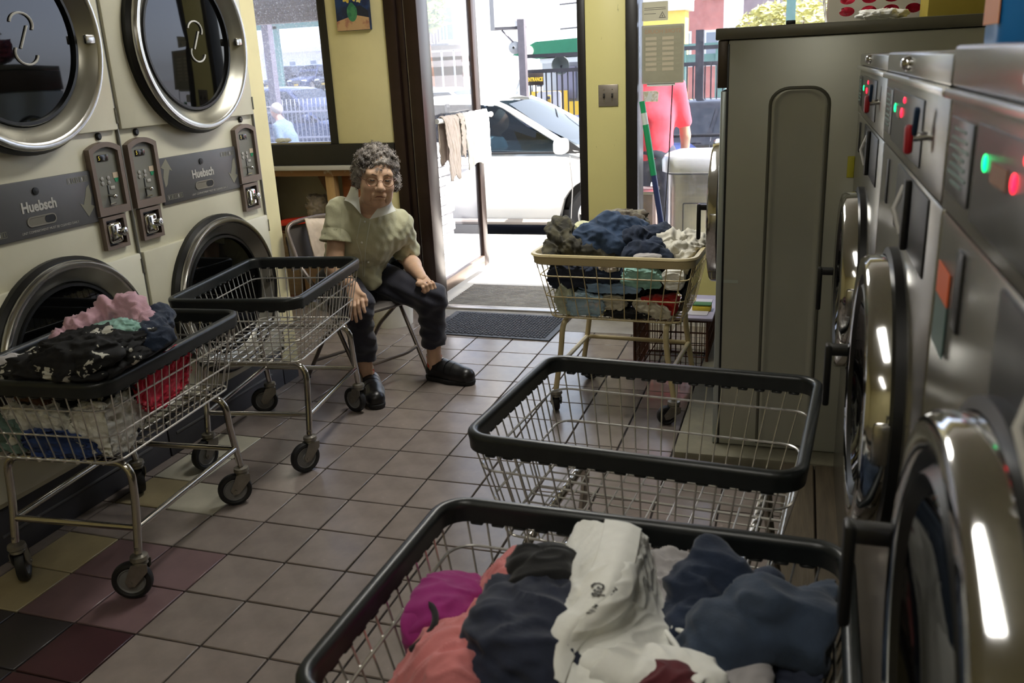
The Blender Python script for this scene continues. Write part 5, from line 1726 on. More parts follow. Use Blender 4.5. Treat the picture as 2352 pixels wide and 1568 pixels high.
def make_car(name, label, loc, rz, paint, L=4.4, belt=0.9, roof=1.42, wid=0.88, kind='sedan', open_glass=False, group=None, hood=None):
    """car body lofted along x (front at +x), greenhouse with separate panes, wheels, lamps"""
    C = thing(name, label, 'car', loc, rz, group)
    h = L / 2
    hood = belt - 0.04 if hood is None else hood
    tail = belt - 0.02
    # body stations: x, top height, half width, bottom
    sts = [(-h, 0.52, wid * 0.80, 0.34), (-h + 0.06, tail - 0.10, wid * 0.90, 0.28), (-h + 0.25, tail, wid * 0.96, 0.24), (-h * 0.55, belt, wid, 0.22), (0.0, belt, wid, 0.21),
           (h * 0.36, belt - 0.005, wid, 0.21), (h * 0.52, hood - 0.01, wid, 0.22), (h * 0.78, hood - 0.09, wid * 0.97, 0.24), (h - 0.10, hood - 0.20, wid * 0.88, 0.26), (h, 0.50, wid * 0.74, 0.34)]
    sec = lambda top, w, bot: [(-w * 0.9, bot), (-w * 0.97, bot + 0.05), (-w, bot + (top - bot) * 0.38), (-w, bot + (top - bot) * 0.62), (-w * 0.985, top - 0.09), (-w * 0.95, top - 0.03), (-w * 0.86, top), (-w * 0.45, top + 0.018),
                               (0, top + 0.026)]
    V, F = [], []
    full = []
    N = 60
    P = []
    for k in range(N + 1):
        x = -h + L * k / N
        for a, b in zip(sts[:-1], sts[1:]):
            if a[0] <= x <= b[0] + 1e-9:
                t = (x - a[0]) / (b[0] - a[0])
                t2 = t * t * (3 - 2 * t)
                top, w, bot = (a[i] + (b[i] - a[i]) * t2 for i in (1, 2, 3))
                break
        s = sec(top, w, bot)
        s = s + [(-y, z) for y, z in reversed(s[:-1])]
        P.append([(x, y, z) for y, z in s])
    n = len(P[0])
    # wheel arches: lift the lower side points
    wr = 0.31
    xf, xr = h - 0.78, -h + 0.72
    for r in P:
        for i, (x, y, z) in enumerate(r):
            for xc in (xf, xr):
                d = abs(x - xc)
                if d < wr + 0.07:
                    lim = wr + math.sqrt(max(0, (wr + 0.07) ** 2 - d * d)) 
                    if z < lim and abs(y) > wid * 0.6:
                        r[i] = (x, y, lim)
    for r in P:
        V += r
    for j in range(N):
        for i in range(n - 1):
            F.append((j * n + i, j * n + i + 1, (j + 1) * n + i + 1, (j + 1) * n + i))
    F.append(tuple(range(n)))
    F.append(tuple(N * n + i for i in range(n - 1, -1, -1)))
    body = MB().add(V, F).build('body', paint, C, angle=35)
    MB().span((-h + 0.2, -wid * 0.86, 0.2), (h - 0.2, wid * 0.86, 0.36)).build('underbody', M_trim, C)
    for xc in (xf, xr):
        for s in (-1, 1):
            MB().lathe([(wr + 0.075, s * (wid - 0.02)), (wr + 0.075, s * (wid - 0.22)), (0.02, s * (wid - 0.22))], 30, (xc, 0, wr), 'y').build('wheel_well', M_trim, C)
            car_wheel(C, xc, s * (wid - 0.115), wr, s)
    # greenhouse outline (side view)
    if kind == 'sedan':
        g = [(-h * 0.74, belt), (-h * 0.46, roof - 0.05), (-h * 0.22, roof), (h * 0.02, roof - 0.005), (h * 0.46, belt)]
    elif kind == 'hatch':
        g = [(-h * 0.97, belt), (-h * 0.80, roof - 0.09), (-h * 0.45, roof), (h * 0.0, roof - 0.015), (h * 0.50, belt - 0.01)]
    else:                      # suv
        g = [(-h * 0.98, belt), (-h * 0.90, roof - 0.08), (-h * 0.70, roof), (h * 0.04, roof - 0.01), (h * 0.36, belt)]
    wb, wt_ = wid * 0.93, wid * 0.70
    def gy(z):
        t = (z - belt) / (roof - belt)
        return wb + (wt_ - wb) * max(0, min(1, t)) ** 1.15
    gp = []
    for a, b in zip(g[:-1], g[1:]):
        for k in range(8):
            t = k / 8
            gp.append((a[0] + (b[0] - a[0]) * t, a[1] + (b[1] - a[1]) * t))
    gp.append(g[-1])
    # smooth the outline
    for _ in range(3):
        gp = [gp[0]] + [((gp[i - 1][0] + 2 * gp[i][0] + gp[i + 1][0]) / 4, (gp[i - 1][1] + 2 * gp[i][1] + gp[i + 1][1]) / 4) for i in range(1, len(gp) - 1)] + [gp[-1]]
    if not open_glass:
        m = MB()
        for s in (-1, 1):
            pass
        V, F = [], []
        for (x, z) in gp:
            V += [(x, -wb, belt - 0.02), (x, -gy(z) + 0.0, max(z - 0.04, belt - 0.02)), (x, -gy(z) * 0.86, z), (x, 0, z + 0.015), (x, gy(z) * 0.86, z), (x, gy(z), max(z - 0.04, belt - 0.02)), (x, wb, belt - 0.02)]
        for j in range(len(gp) - 1):
            for i in range(6):
                F.append((j * 7 + i, j * 7 + i + 1, (j + 1) * 7 + i + 1, (j + 1) * 7 + i))
        m.add(V, F).build('roof', paint, C, angle=40)
    else:
        V, F = [], []
        rp = [(x, z) for x, z in gp if z > roof - 0.06]
        for (x, z) in rp:
            V += [(x, -gy(z) - 0.005, z - 0.055), (x, -gy(z) * 0.9, z - 0.008), (x, -gy(z) * 0.5, z + 0.012), (x, 0, z + 0.018), (x, gy(z) * 0.5, z + 0.012), (x, gy(z) * 0.9, z - 0.008), (x, gy(z) + 0.005, z - 0.055)]
        for j in range(len(rp) - 1):
            for i in range(6):
                F.append((j * 7 + i, j * 7 + i + 1, (j + 1) * 7 + i + 1, (j + 1) * 7 + i))
        MB().add(V, F).build('roof', paint, C, angle=60)
        for s in (-1, 1):
            MB().tube([(x, s * (gy(z) - 0.012), z - 0.02) for x, z in gp if x > rp[-1][0] - 0.05], 0.032, 8).build('windscreen_pillar', paint, C)
            MB().tube([(x, s * (gy(z) - 0.012), z - 0.02) for x, z in gp if x < rp[0][0] + 0.05], 0.045, 8).build('rear_pillar', paint, C)
            xb = g[3][0] - 0.42
            MB().tube([(xb, s * (wb - 0.012), belt - 0.03), (xb - 0.10, s * (gy(roof) - 0.0), roof - 0.06)], 0.028, 8).build('door_pillar', M_trim, C)
    # panes
    gm = glass_mat('car_glass_clear', (150, 165, 175), 0.6) if open_glass else M_carglass
    zb, zt = belt + 0.012, roof - 0.085
    def xat(z, front):
        half = [p for p in gp if (p[0] > (g[2][0] + g[3][0]) / 2) == front]
        best = min(half, key=lambda p: abs(p[1] - z))
        return best[0]
    xs_f = [(xat(z, True), z) for z in (zb, (zb + zt) / 2, zt)]
    xs_r = [(xat(z, False), z) for z in (zb, (zb + zt) / 2, zt)]
    xm = g[3][0] - 0.45
    for s in (-1, 1):
        for (poly) in ([(xm + 0.03, zb), (xs_f[0][0] - 0.10, zb), (xs_f[1][0] - 0.08, xs_f[1][1]), (xs_f[2][0] - 0.06, zt), (xm - 0.06, zt)],
                       [(xs_r[0][0] + 0.16, zb), (xm - 0.04, zb), (xm - 0.13, zt), (xs_r[2][0] + 0.12, zt), (xs_r[1][0] + 0.10, xs_r[1][1])]):
            V = [(x, s * (gy(z) + 0.006), z) for x, z in poly] + [(x, s * (gy(z) - 0.004), z) for x, z in poly]
            k = len(poly)
            MB().add(V, [tuple(range(k)), tuple(range(2 * k - 1, k - 1, -1))] + [(i, (i + 1) % k, k + (i + 1) % k, k + i) for i in range(k)]).build('side_window', gm, C, smooth=False)
        MB().tube([(xs_r[0][0] + 0.1, s * (wb + 0.006), belt + 0.004), (xs_f[0][0] - 0.02, s * (wb + 0.004), belt + 0.0)], 0.012, 6).build('belt_trim', M_trim, C)
    for front, xs in ((True, xs_f), (False, xs_r)):
        V, F = [], []
        for (x, z) in xs:
            ofs = 0.012 if front else -0.012
            V += [(x + ofs, -gy(z) * 0.86, z + 0.012), (x + ofs, 0, z + 0.026), (x + ofs, gy(z) * 0.86, z + 0.012)]
        for j in range(2):
            for i in range(2):
                F.append((j * 3 + i, j * 3 + i + 1, (j + 1) * 3 + i + 1, (j + 1) * 3 + i))
        MB().add(V, F).build('windscreen' if front else 'rear_window', gm, C)
    # mirrors, lamps, door seams, handles
    for s in (-1, 1):
        mx = xs_f[0][0] - 0.17
        mi = MB().box((mx, s * (wid + 0.10), belt + 0.075), (0.13, 0.20, 0.145), 0.045, None, 3).build('mirror', paint, C)
        MB().box((mx - 0.01, s * (wid + 0.0), belt + 0.02), (0.07, 0.14, 0.04), 0.015).build('mirror_stalk', paint, mi)
        MB().prism([(xs_f[0][0] - 0.14, belt + 0.005), (xs_f[0][0] + 0.03, belt + 0.0), (xs_f[0][0] - 0.14, belt + 0.12)], s * (wb - 0.004), s * (wb + 0.008), 'y').build('corner_trim', M_trim, C)
        for xs_ in (xs_f[0][0] - 0.12, xm - 0.02):
            MB().tube([(xs_, s * (wid * 0.97 + 0.002), belt - 0.03), (xs_ + 0.03, s * (wid + 0.0015), belt - 0.3), (xs_ - 0.0, s * (wid * 0.985), 0.28)], 0.005, 5).build('door_seam', mat('seam_grey', (120, 118, 116), 0.6), C)
        MB().box((xm + 0.18, s * (wid + 0.008), belt - 0.10), (0.16, 0.03, 0.025), 0.01).build('door_handle', paint, C)
        MB().box((h - 0.13, s * wid * 0.66, hood - 0.26), (0.14, 0.36, 0.12), 0.05, None, 3).build('headlamp', mat('headlamp', (210, 214, 220), 0.1, spec=0.9), C)
        MB().box((-h + 0.05, s * wid * 0.7, tail - 0.14), (0.1, 0.26, 0.14), 0.04).build('tail_lamp', mat('tail_lamp', (150, 20, 24), 0.2), C)
        MB().tube([(-h * 0.45, s * (wid - 0.01), 0.255), (h * 0.38, s * (wid - 0.01), 0.255)], 0.03, 8).build('sill', paint if not open_glass else mat('sill_grey', (150, 140, 130), 0.5), C)
    gr = MB().box((h - 0.03, 0, hood - 0.30), (0.08, wid * 0.8, 0.15), 0.02).build('grille', M_trim, C)
    for q in range(3):
        MB().box((h + 0.012, 0, hood - 0.345 + q * 0.045), (0.012, wid * 0.78, 0.014), 0.004).build('grille_bar', M_rim, gr)
    MB().box((h + 0.0, 0, 0.46), (0.03, 0.32, 0.12), 0.005).build('number_plate', mat('plate_amber', (206, 170, 60), 0.5), C)
    return C


P_white = mat('white_car_paint', (192, 190, 186), 0.22, coat=0.5)
P_black = mat('black_car_paint', (20, 21, 26), 0.15, coat=0.6)
P_navy = mat('navy_car_paint', (34, 42, 66), 0.18, coat=0.6)
P_silver = mat('silver_car_paint', (176, 178, 182), 0.25, metal=0.4, coat=0.4)
P_red = mat('red_car_paint', (150, 30, 34), 0.2, coat=0.5)
P_blue = mat('blue_car_paint', (58, 72, 120), 0.2, coat=0.5)
make_car('parked_car', 'white hatchback parked right outside the street door', (-2.95, 9.22, -0.255), 0.0, P_white, 3.75, 0.93, 1.47, 0.86, 'hatch', True)
make_car('parked_car', 'dark sedan across the street seen through the right window', (-1.6, 13.35, -0.50), PI, P_black, 4.6, 0.98, 1.42, 0.9, 'sedan')
make_car('parked_car', 'silver sedan in the lot behind the white hatchback roof', (-7.6, 19.4, -0.50), 0.0, P_silver, 4.5, 0.98, 1.60, 0.9, 'sedan')
make_car('parked_car', 'red sedan in the lot seen through the door glass', (-9.6, 22.2, -0.50), 0.0, P_red, 4.5, 0.98, 1.62, 0.9, 'sedan')
make_car('parked_car', 'blue sedan in the street behind the white hatchback bonnet', (-3.4, 11.45, -0.42), PI, P_blue, 4.4, 0.85, 1.25, 0.88, 'sedan')
make_car('parked_car', 'white car by the lot entrance behind the white hatchback', (-6.9, 25.6, -0.50), -PI / 2 + 0.5, P_white, 4.5, 0.98, 1.72, 0.9, 'suv')
make_car('parked_car', 'dark navy sport utility car on the lot ground seen in the left window', (-10.2, 17.0, -0.50), 0.0, P_navy, 4.8, 1.12, 1.80, 0.95, 'suv')
for k, (u, lab, pm) in enumerate(((612, 'black sport utility car on the lift at the left window edge', P_black), (676, 'black sport utility car with bright grille on the lift in the left window', P_navy),
                                  (740, 'black sport utility car with amber plate on the lift, nearest the yellow panel', P_black))):
    p = W(u, 160, Y=52.0)
    make_car('lifted_car', lab, (p.x, 54.2, 0.5), -PI / 2, pm, 4.4, 1.0, 1.72, 0.8, 'suv', group='cars on the parking lift')
# parking lift that carries them
lf = thing('parking_lift', 'green steel parking deck carrying three dark cars in the lot', 'car lift', (-31.0, 54.0, -0.5))
M_lift = mat('lift_green', (96, 130, 120), 0.5, metal=0.3, vary=0.1)
for x in (-36.0, -32.0, -28.0):
    MB().span((x - 0.15, 51.2, -0.5), (x + 0.15, 51.5, 4.6)).build('post', M_lift, lf, world=True)
MB().span((-37.0, 51.0, 0.30), (-26.5, 57.5, 0.498)).build('deck', M_lift, lf, world=True)
MB().span((-37.0, 51.2, 4.4), (-26.5, 51.5, 4.75)).build('beam', M_lift, lf, world=True)

# driver in the white car
def person_simple(name, label, base, yaw, shirt, legs, skin, hair, height=1.68, seated=False, stoop=0.0, cap=None, bag=False):
    """standing figure, lightly stooped: body, clothes and hair as smooth meshes"""
    T = thing(name, label, 'person', base)
    b = Vector(base)
    s = height / 1.7
    fx, fy = math.cos(yaw), math.sin(yaw)
    def q(fw, sd, z):
        fw += stoop * max(0, z - 0.95) * 0.9
        return (b.x + (fw * fx - sd * fy) * s, b.y + (fw * fy + sd * fx) * s, b.z + z * s)
    lo, hi = np.array([b.x - 0.6, b.y - 0.6, b.z - 0.02]), np.array([b.x + 0.6, b.y + 0.6, b.z + 1.8])
    v = Vol(lo, hi, 0.016)
    hz = 1.56
    v.ell(q(0.02, 0, hz), (0.085 * s, 0.085 * s, 0.115 * s), 0.02)
    v.cone(q(0.0, 0, 1.36), q(0.02, 0, 1.5), 0.055 * s, 0.05 * s, 0.02)
    v.ell(q(0.1, 0, hz - 0.02), (0.02, 0.02, 0.025), 0.02)
    for sd in (-1, 1):
        v.cone(q(0, 0.22 * sd, 1.12), q(0.03, 0.24 * sd, 0.98), 0.042 * s, 0.04 * s, 0.02)
        v.cone(q(0.03, 0.24 * sd, 0.98), q(0.10, 0.24 * sd, 0.80), 0.038 * s, 0.03 * s, 0.02)
        v.ell(q(0.12, 0.24 * sd, 0.74), (0.035 * s, 0.035 * s, 0.06 * s), 0.02)
        v.cone(q(0.0, 0.1 * sd, 0.10), q(0.0, 0.1 * sd, 0.4), 0.04 * s, 0.05 * s, 0.02)
        v.cone(q(0.0, 0.1 * sd, 0.4), q(0.0, 0.05 * sd, 0.95), 0.05 * s, 0.06 * s, 0.02)
    v.cone(q(0, 0, 0.9), q(0, 0, 1.4), 0.08, 0.07, 0.03)
    np_object('body', [v.mesh()], skin, T)
    v = Vol(lo, hi, 0.016)
    v.cone(q(0, 0, 0.88), q(0, 0, 1.12), 0.15 * s, 0.155 * s, 0.05)
    v.cone(q(0, -0.13, 1.30), q(0, 0.13, 1.30), 0.085 * s, 0.085 * s, 0.08)
    v.cone(q(0, 0, 1.12), q(0, 0, 1.34), 0.155 * s, 0.11 * s, 0.06)
    for sd in (-1, 1):
        v.cone(q(0, 0.17 * sd, 1.32), q(0.02, 0.225 * sd, 1.08), 0.07 * s, 0.06 * s, 0.03)
    v.cut(q(0, 0, 0.82), (0, 0, -1))
    v.displace(lambda x, y, z: 0.006 * vnoise(x, y, z, 14, 3))
    np_object('shirt', [v.mesh()], shirt, T)
    v = Vol(lo, hi, 0.016)
    v.ell(q(0, 0, 0.88), (0.15 * s, 0.15 * s, 0.12 * s), 0.04)
    for sd in (-1, 1):
        v.cone(q(0, 0.085 * sd, 0.85), q(0.02, 0.1 * sd, 0.48), 0.095 * s, 0.075 * s, 0.03)
        v.cone(q(0.02, 0.1 * sd, 0.48), q(0.0, 0.11 * sd, 0.1), 0.075 * s, 0.062 * s, 0.03)
    np_object('trousers', [v.mesh()], legs, T)
    for sd in (-1, 1):
        v = Vol(lo, hi, 0.014)
        v.cone(q(-0.04, 0.11 * sd, 0.05), q(0.14, 0.13 * sd, 0.04), 0.05, 0.045, 0.02)
        v.cut((0, 0, b.z + 0.004), (0, 0, -1))
        np_object('shoe', [v.mesh()], F_black, T)
    v = Vol(lo, hi, 0.013)
    v.ell(q(-0.015, 0, hz + 0.03), (0.096 * s, 0.096 * s, 0.10 * s), 0.01)
    v.ell(q(0.085, 0, hz - 0.03), (0.05, 0.09, 0.075), 0.01, None, True)
    v.cut(q(0, 0, hz - 0.04), (fx * 0.5, fy * 0.5, -1))
    np_object('hair' if not cap else 'cap', [v.mesh()], cap or hair, T)
    if cap:
        MB().prism([(0.0, -0.07), (0.12, -0.055), (0.15, 0.0), (0.12, 0.055), (0.0, 0.07)], 0, 0.012).xform(Matrix.Translation(Vector(q(0.06, 0, hz + 0.055)) - b) @ Matrix.Rotation(yaw, 4, 'Z')).build('cap_brim', cap, T)
    return T


M_skin_b = mat('skin_background', (176, 130, 104), 0.5, sss=0.0)
M_hair_b = mat('dark_hair', (34, 28, 26), 0.7)
person_simple('person', 'person in a red shirt and dark jeans standing behind the store hours sign', (-1.05, 6.62, -0.035), PI * 0.55, cloth_mat('red_jersey', (224, 52, 66), vary=0.05), cloth_mat('charcoal_jeans', (40, 42, 54)), M_skin_b, M_hair_b, 1.72)
person_simple('person', 'person in pale blue jacket and white cap walking past the left window', (-7.45, 12.0, -0.47), PI, cloth_mat('pale_jacket', (84, 100, 110)), cloth_mat('pale_trousers', (90, 96, 102)), M_skin_b, M_hair_b, 1.62, stoop=0.35, cap=cloth_mat('white_cap', (150, 140, 130)))
pd = thing('person', 'person in a pale shirt sitting inside the white hatchback', 'person', (-3.1, 9.0, 0.1))
v = Vol((-3.5, 8.65, 0.25), (-2.7, 9.35, 1.2), 0.016)
v.ell((-3.02, 8.95, 0.95), (0.10, 0.085, 0.115), 0.02).cone((-3.08, 8.95, 0.76), (-3.05, 8.95, 0.9), 0.055, 0.05, 0.02)
np_object('body', [v.mesh()], M_skin_b, pd)
v = Vol((-3.6, 8.5, 0.2), (-2.6, 9.4, 1.1), 0.016)
v.cone((-3.15, 8.95, 0.35), (-3.1, 8.95, 0.68), 0.17, 0.15, 0.05).cone((-3.1, 8.78, 0.70), (-3.1, 9.12, 0.70), 0.08, 0.08, 0.05)
np_object('shirt', [v.mesh()], cloth_mat('pale_blue_shirt', (176, 200, 206)), pd)
v = Vol((-3.4, 8.7, 0.7), (-2.7, 9.2, 1.2), 0.014)
v.ell((-3.045, 8.95, 0.985), (0.105, 0.095, 0.10), 0.01).cut((-2.98, 8.95, 0.96), (1, 0, -0.8))
np_object('hair', [v.mesh()], mat('grey_hair_far', (120, 112, 104), 0.8), pd)
# car seat so the cabin is not empty
se = bpy.data.objects.new('seat_tmp', None) if False else None

# white brick garden wall left of the door
bw = struct(MB().span((-2.985, 5.42, -0.03), (-2.765, 6.83, 0.93)).build('wall_brick', mat('white_mortar', (150, 148, 146), 0.85, vary=0.08)), 'low wall of white painted bricks left of the open door')
brick = MB().box((0, 0, 0), (0.022, 0.205, 0.066), 0.005, None, 1).build('brick', mat('white_painted_brick', (214, 212, 208), 0.6, vary=0.05, rand=0.06))
bd = brick.data
bpy.data.objects.remove(brick)
for r in range(12):
    for c in range(7):
        y = 5.53 + c * 0.218 + (0.109 if r % 2 else 0)
        if y + 0.1 > 6.84:
            continue
        o = bpy.data.objects.new('brick', bd)
        COL.objects.link(o)
        o.parent = bw
        o.location = (-2.757 + random.uniform(-0.002, 0.002), y, 0.01 + r * 0.078)

# litter bin outside the right window
tb = thing('litter_bin', 'brushed steel litter bin with a broad lid outside the right window', 'bin', (-0.66, 6.22, -0.034))
M_bin = mat('bin_steel', (168, 164, 160), 0.3, metal=0.75, vary=0.06, vscale=10, stretch=(14, 14, 1))
MB().sweep([(0, 0, 0.0), (0, 0, 0.78)], [(a, b) for a, b in rrect(0.40, 0.34, 0.07, 5)], closed=False, up=(0, 1, 0)).build('body', M_bin, tb, angle=50)
lid = MB()
for (sc, z) in ((1.0, 0.79), (1.14, 0.80), (1.16, 0.875), (1.08, 0.905), (0.7, 0.93), (0.01, 0.937)):
    lid.v += [(a * sc, b * sc, z) for a, b in rrect(0.42, 0.36, 0.09, 5)]
nn = len(rrect(0.42, 0.36, 0.09, 5))
for j in range(5):
    for i in range(nn):
        i2 = (i + 1) % nn
        lid.f.append((j * nn + i, j * nn + i2, (j + 1) * nn + i2, (j + 1) * nn + i))
lid.build('lid', mat('bin_lid', (200, 200, 200), 0.35, metal=0.5), tb)
MB().ring(rrect(0.24, 0.46, 0.01, 2, 0.03, 0.36), rrect(0.226, 0.446, 0.008, 2, 0.03, 0.36), -0.174, -0.169, 'y').build('door_seam', M_trim, tb)

# bench box and hoarding piece under the right window
bx = thing('planter_box', 'brown box standing outside below the person in red', 'box', (-1.06, 5.95, -0.034))
MB().span((-0.14, -0.12, 0.0), (0.14, 0.12, 0.68), 0.006).build('panel', mat('brown_grey_board', (128, 108, 98), 0.7, vary=0.15), bx)
MB().span((-0.15, -0.13, 0.68), (0.15, 0.13, 0.70), 0.004).build('cap_rail', M_alu, bx)
MB().span((-0.145, -0.125, 0.40), (0.10, -0.121, 0.47)).build('orange_label', mat('orange_board', (198, 132, 104), 0.7), bx)

# pole with green bands leaning in the window, and a thin cable
po = thing('telescopic_pole', 'blue telescopic pole with green bands leaning at the right window', 'pole', (-0.73, 5.04, 0.0))
pa_, pb_ = Vector((-0.862, 5.07, 1.28)), Vector((-0.64, 4.99, 0.0))
def along(t0, t1, r, m, nm):
    MB().tube([pa_ + (pb_ - pa_) * t0, pa_ + (pb_ - pa_) * t1], r, 12).build(nm, m, po, world=True)
along(0.0, 0.05, 0.016, mat('pole_green', (36, 150, 96), 0.4), 'green_band')
along(0.05, 0.10, 0.017, mat('pole_white', (206, 214, 206), 0.4), 'white_band')
along(0.10, 0.32, 0.018, mat('pole_green'), 'green_sleeve')
along(0.32, 0.98, 0.0165, mat('pole_blue', (52, 62, 104), 0.35), 'pole_tube')
along(0.60, 0.64, 0.0185, mat('pole_green'), 'green_band')
ca = MB().tube([(-0.706, 5.17, 1.36), (-0.722, 5.165, 0.95), (-0.748, 5.15, 0.5)], 0.0035, 6).build('hanging_cable', M_black)
tag(ca, 'thin black cable hanging down the right window', 'cable')

# ---------------------------------------------------------------- lot entrance: fence, signs, booth
fn = thing('lot_fence', 'dark iron bar fence at the parking lot entrance', 'fence', (-2.6, 14.5, -0.5))
for x in [-4.42 + 0.092 * k for k in range(38)]:
    MB().span((x - 0.010, 14.49, -0.45), (x + 0.010, 14.51, 1.42)).build('bar', M_iron, fn, world=True)
for z in (0.1, 1.40, 1.64):
    MB().span((-4.45, 14.46, z - 0.03), (0.9, 14.54, z + 0.03)).build('rail', M_iron, fn, world=True)
MB().span((-1.62, 14.42, -0.5), (-1.50, 14.55, 1.9)).build('post', M_iron, fn, world=True)
fl_ = thing('lot_fence', 'fine bar fence in front of the lifted cars at the left window', 'fence', (-9.0, 14.2, -0.5))
for k in range(46):
    x = -10.6 + 0.085 * k
    MB().span((x - 0.006, 14.19, -0.45), (x + 0.006, 14.21, 1.12)).build('bar', mat('pale_iron', (150, 150, 158), 0.5), fl_, world=True)
for z in (0.45, 0.9):
    MB().span((-10.7, 14.17, z - 0.015), (-6.6, 14.23, z + 0.015)).build('rail', mat('pale_iron'), fl_, world=True)
MB().span((-9.08, 14.1, -0.5), (-8.95, 14.25, 2.6)).build('post', M_steel_post, fl_, world=True)
# light box sign on a post
sb = thing('light_box_sign', 'white light box sign on a tall grey post by the lot', 'sign', (-4.3, 14.0, -0.5))
MB().span((-4.345, 13.95, -0.5), (-4.235, 14.07, 2.2)).build('post', M_steel_post, sb, world=True)
MB().prism([(-4.70, 13.9), (-4.24, 14.12), (-4.38, 14.42), (-4.88, 14.2)], 2.06, 3.2).build('case', mat('sign_case', (92, 88, 92), 0.5), sb, world=True)
MB().prism([(-4.695, 13.888), (-4.235, 14.108), (-4.24, 14.115), (-4.70, 13.896)], 2.1, 3.18).build('face', mat('sign_face', (240, 240, 240), 0.4), sb, world=True)
MB().tube([(-4.62, 14.0, 2.05), (-4.3, 14.0, 1.72)], 0.015, 6).build('brace', M_steel_post, sb, world=True)
for k in range(5):
    MB().box((-4.36 - 0.0 * k, 14.03, 2.2 + 0.09 * k), (0.10, 0.012, 0.03), 0, Matrix.Rotation(0.447, 3, 'Z')).build('letter_row', mat('sign_grey_letters', (150, 150, 160), 0.5), sb, world=True)
fd = thing('flood_lamp', 'small grey flood lamp on the light box sign post', 'lamp', (-4.42, 14.0, 1.78))
MB().lathe([(0.02, -0.05), (0.10, 0.0), (0.10, 0.02), (0.0005, 0.02)], 20, (0, 0, 0), 'y').xform(Matrix.Rotation(0.7, 4, 'Y')).build('shade', mat('lamp_grey', (150, 150, 152), 0.4), fd)
MB().tube([(0.02, 0, -0.02), (0.10, 0, -0.08)], 0.015, 6).build('arm', M_steel_post, fd)
# ENTRANCE and PARK signs
es = thing('entrance_sign', 'black entrance sign with yellow lettering on the lot fence', 'sign', W(1229, 182, Y=14.4))
MB().box((0, 0, 0), (0.29, 0.02, 0.19), 0.004).build('board', mat('sign_black', (44, 34, 28), 0.5), es)
text_part('ENTRANCE', 0.084, mat('sign_yellow', (236, 196, 60), 0.5, emit=(236, 196, 60), estr=0.0), es, frame_matrix((0, -0.0115, -0.005), (1, 0, 0), (0, 0, 1)), bold=0.003, squash=0.62, depth=0.001)
ps_ = thing('park_sign', 'white park sign with green lettering behind the lot fence', 'sign', W(1262, 248, Y=14.75) - Vector((0, 0, 0.12)))
MB().prism(rrect(0.42, 0.78, 0.05, 5), -0.012, 0.012, 'y').build('board', mat('sign_lilac_white', (214, 214, 226), 0.5), ps_)
MB().span((-0.03, 0.012, -0.5 - ps_.location.z), (0.03, 0.05, 0.2)).build('post', M_iron, ps_)
gt = mat('sign_green', (28, 92, 74), 0.5)
text_part('PARK', 0.21, gt, ps_, frame_matrix((0, -0.0135, 0.06), (1, 0, 0), (0, 0, 1)), bold=0.006, squash=0.72, depth=0.001)
text_part('HERE', 0.21, gt, ps_, frame_matrix((0, -0.0135, -0.14), (1, 0, 0), (0, 0, 1)), bold=0.006, squash=0.72, depth=0.001)
MB().box((0, -0.014, 0.26), (0.07, 0.004, 0.14), 0.002).build('emblem', mat('sign_emblem', (196, 160, 70), 0.5), ps_)
MB().box((0, -0.016, 0.29), (0.05, 0.003, 0.05), 0.002).build('emblem_top', mat('sign_emblem_grey', (80, 80, 90), 0.5), ps_)
bt = thing('parking_booth', 'yellow parking booth with a green canopy behind the lot fence', 'booth', (-3.9, 16.4, -0.5))
M_by = mat('booth_yellow', (232, 190, 70), 0.6, vary=0.05)
M_bw = mat('booth_white', (214, 220, 232), 0.6)
MB().span((-4.65, 15.5, -0.5), (-3.95, 15.6, 1.05), 0.01).build('panel', M_by, bt, world=True)
MB().span((-3.94, 15.5, -0.5), (-3.62, 15.6, 0.86), 0.01).build('panel', M_by, bt, world=True)
MB().span((-4.2, 15.7, 0.9), (-3.85, 15.8, 1.45)).build('window', mat('booth_window', (150, 150, 176), 0.2), bt, world=True)
MB().span((-3.75, 15.62, -0.5), (-3.3, 15.8, 1.6)).build('wall', M_bw, bt, world=True)
MB().span((-4.5, 15.85, -0.5), (-3.3, 17.2, 1.7)).build('cabin', M_bw, bt, world=True)
cn = MB().prism([(-4.85, 1.68), (-4.42, 1.60), (-3.0, 1.72), (-3.0, 1.93), (-4.42, 1.88)], 15.2, 17.4, 'y').build('canopy', mat('canopy_green', (40, 110, 84), 0.6, vary=0.08), bt, world=True)
MB().lathe([(0.0005, 15.185), (0.09, 15.185), (0.09, 15.2)], 24, (-4.55, 0, 1.735), 'y').build('canopy_emblem', mat('emblem_cream', (220, 220, 200), 0.6), bt, world=True)
MB().span((-4.38, 15.3, 1.52), (-3.0, 17.0, 1.6)).build('canopy_soffit', mat('soffit_white', (226, 228, 236), 0.6), bt, world=True)
dish = thing('satellite_dish', 'dark satellite dish beside the parking booth', 'dish', W(1287, 150, Y=14.9))
MB().lathe([(0.0005, 0.06), (0.08, 0.045), (0.15, 0.0), (0.155, 0.004), (0.08, 0.055), (0.0005, 0.072)], 24, (0, 0, 0), 'y').build('reflector', mat('dish_grey', (70, 76, 76), 0.5), dish)
MB().tube([(0, 0.06, 0), (0, 0.1, -0.2), (0, 0.1, -0.5 - dish.location.z)], 0.02, 6).build('mast', M_iron, dish)

# ---------------------------------------------------------------- buildings and trees far behind
M_pane = mat('far_window_glass', (120, 130, 142), 0.15)
M_frame_w = mat('far_window_frame', (206, 204, 200), 0.6)


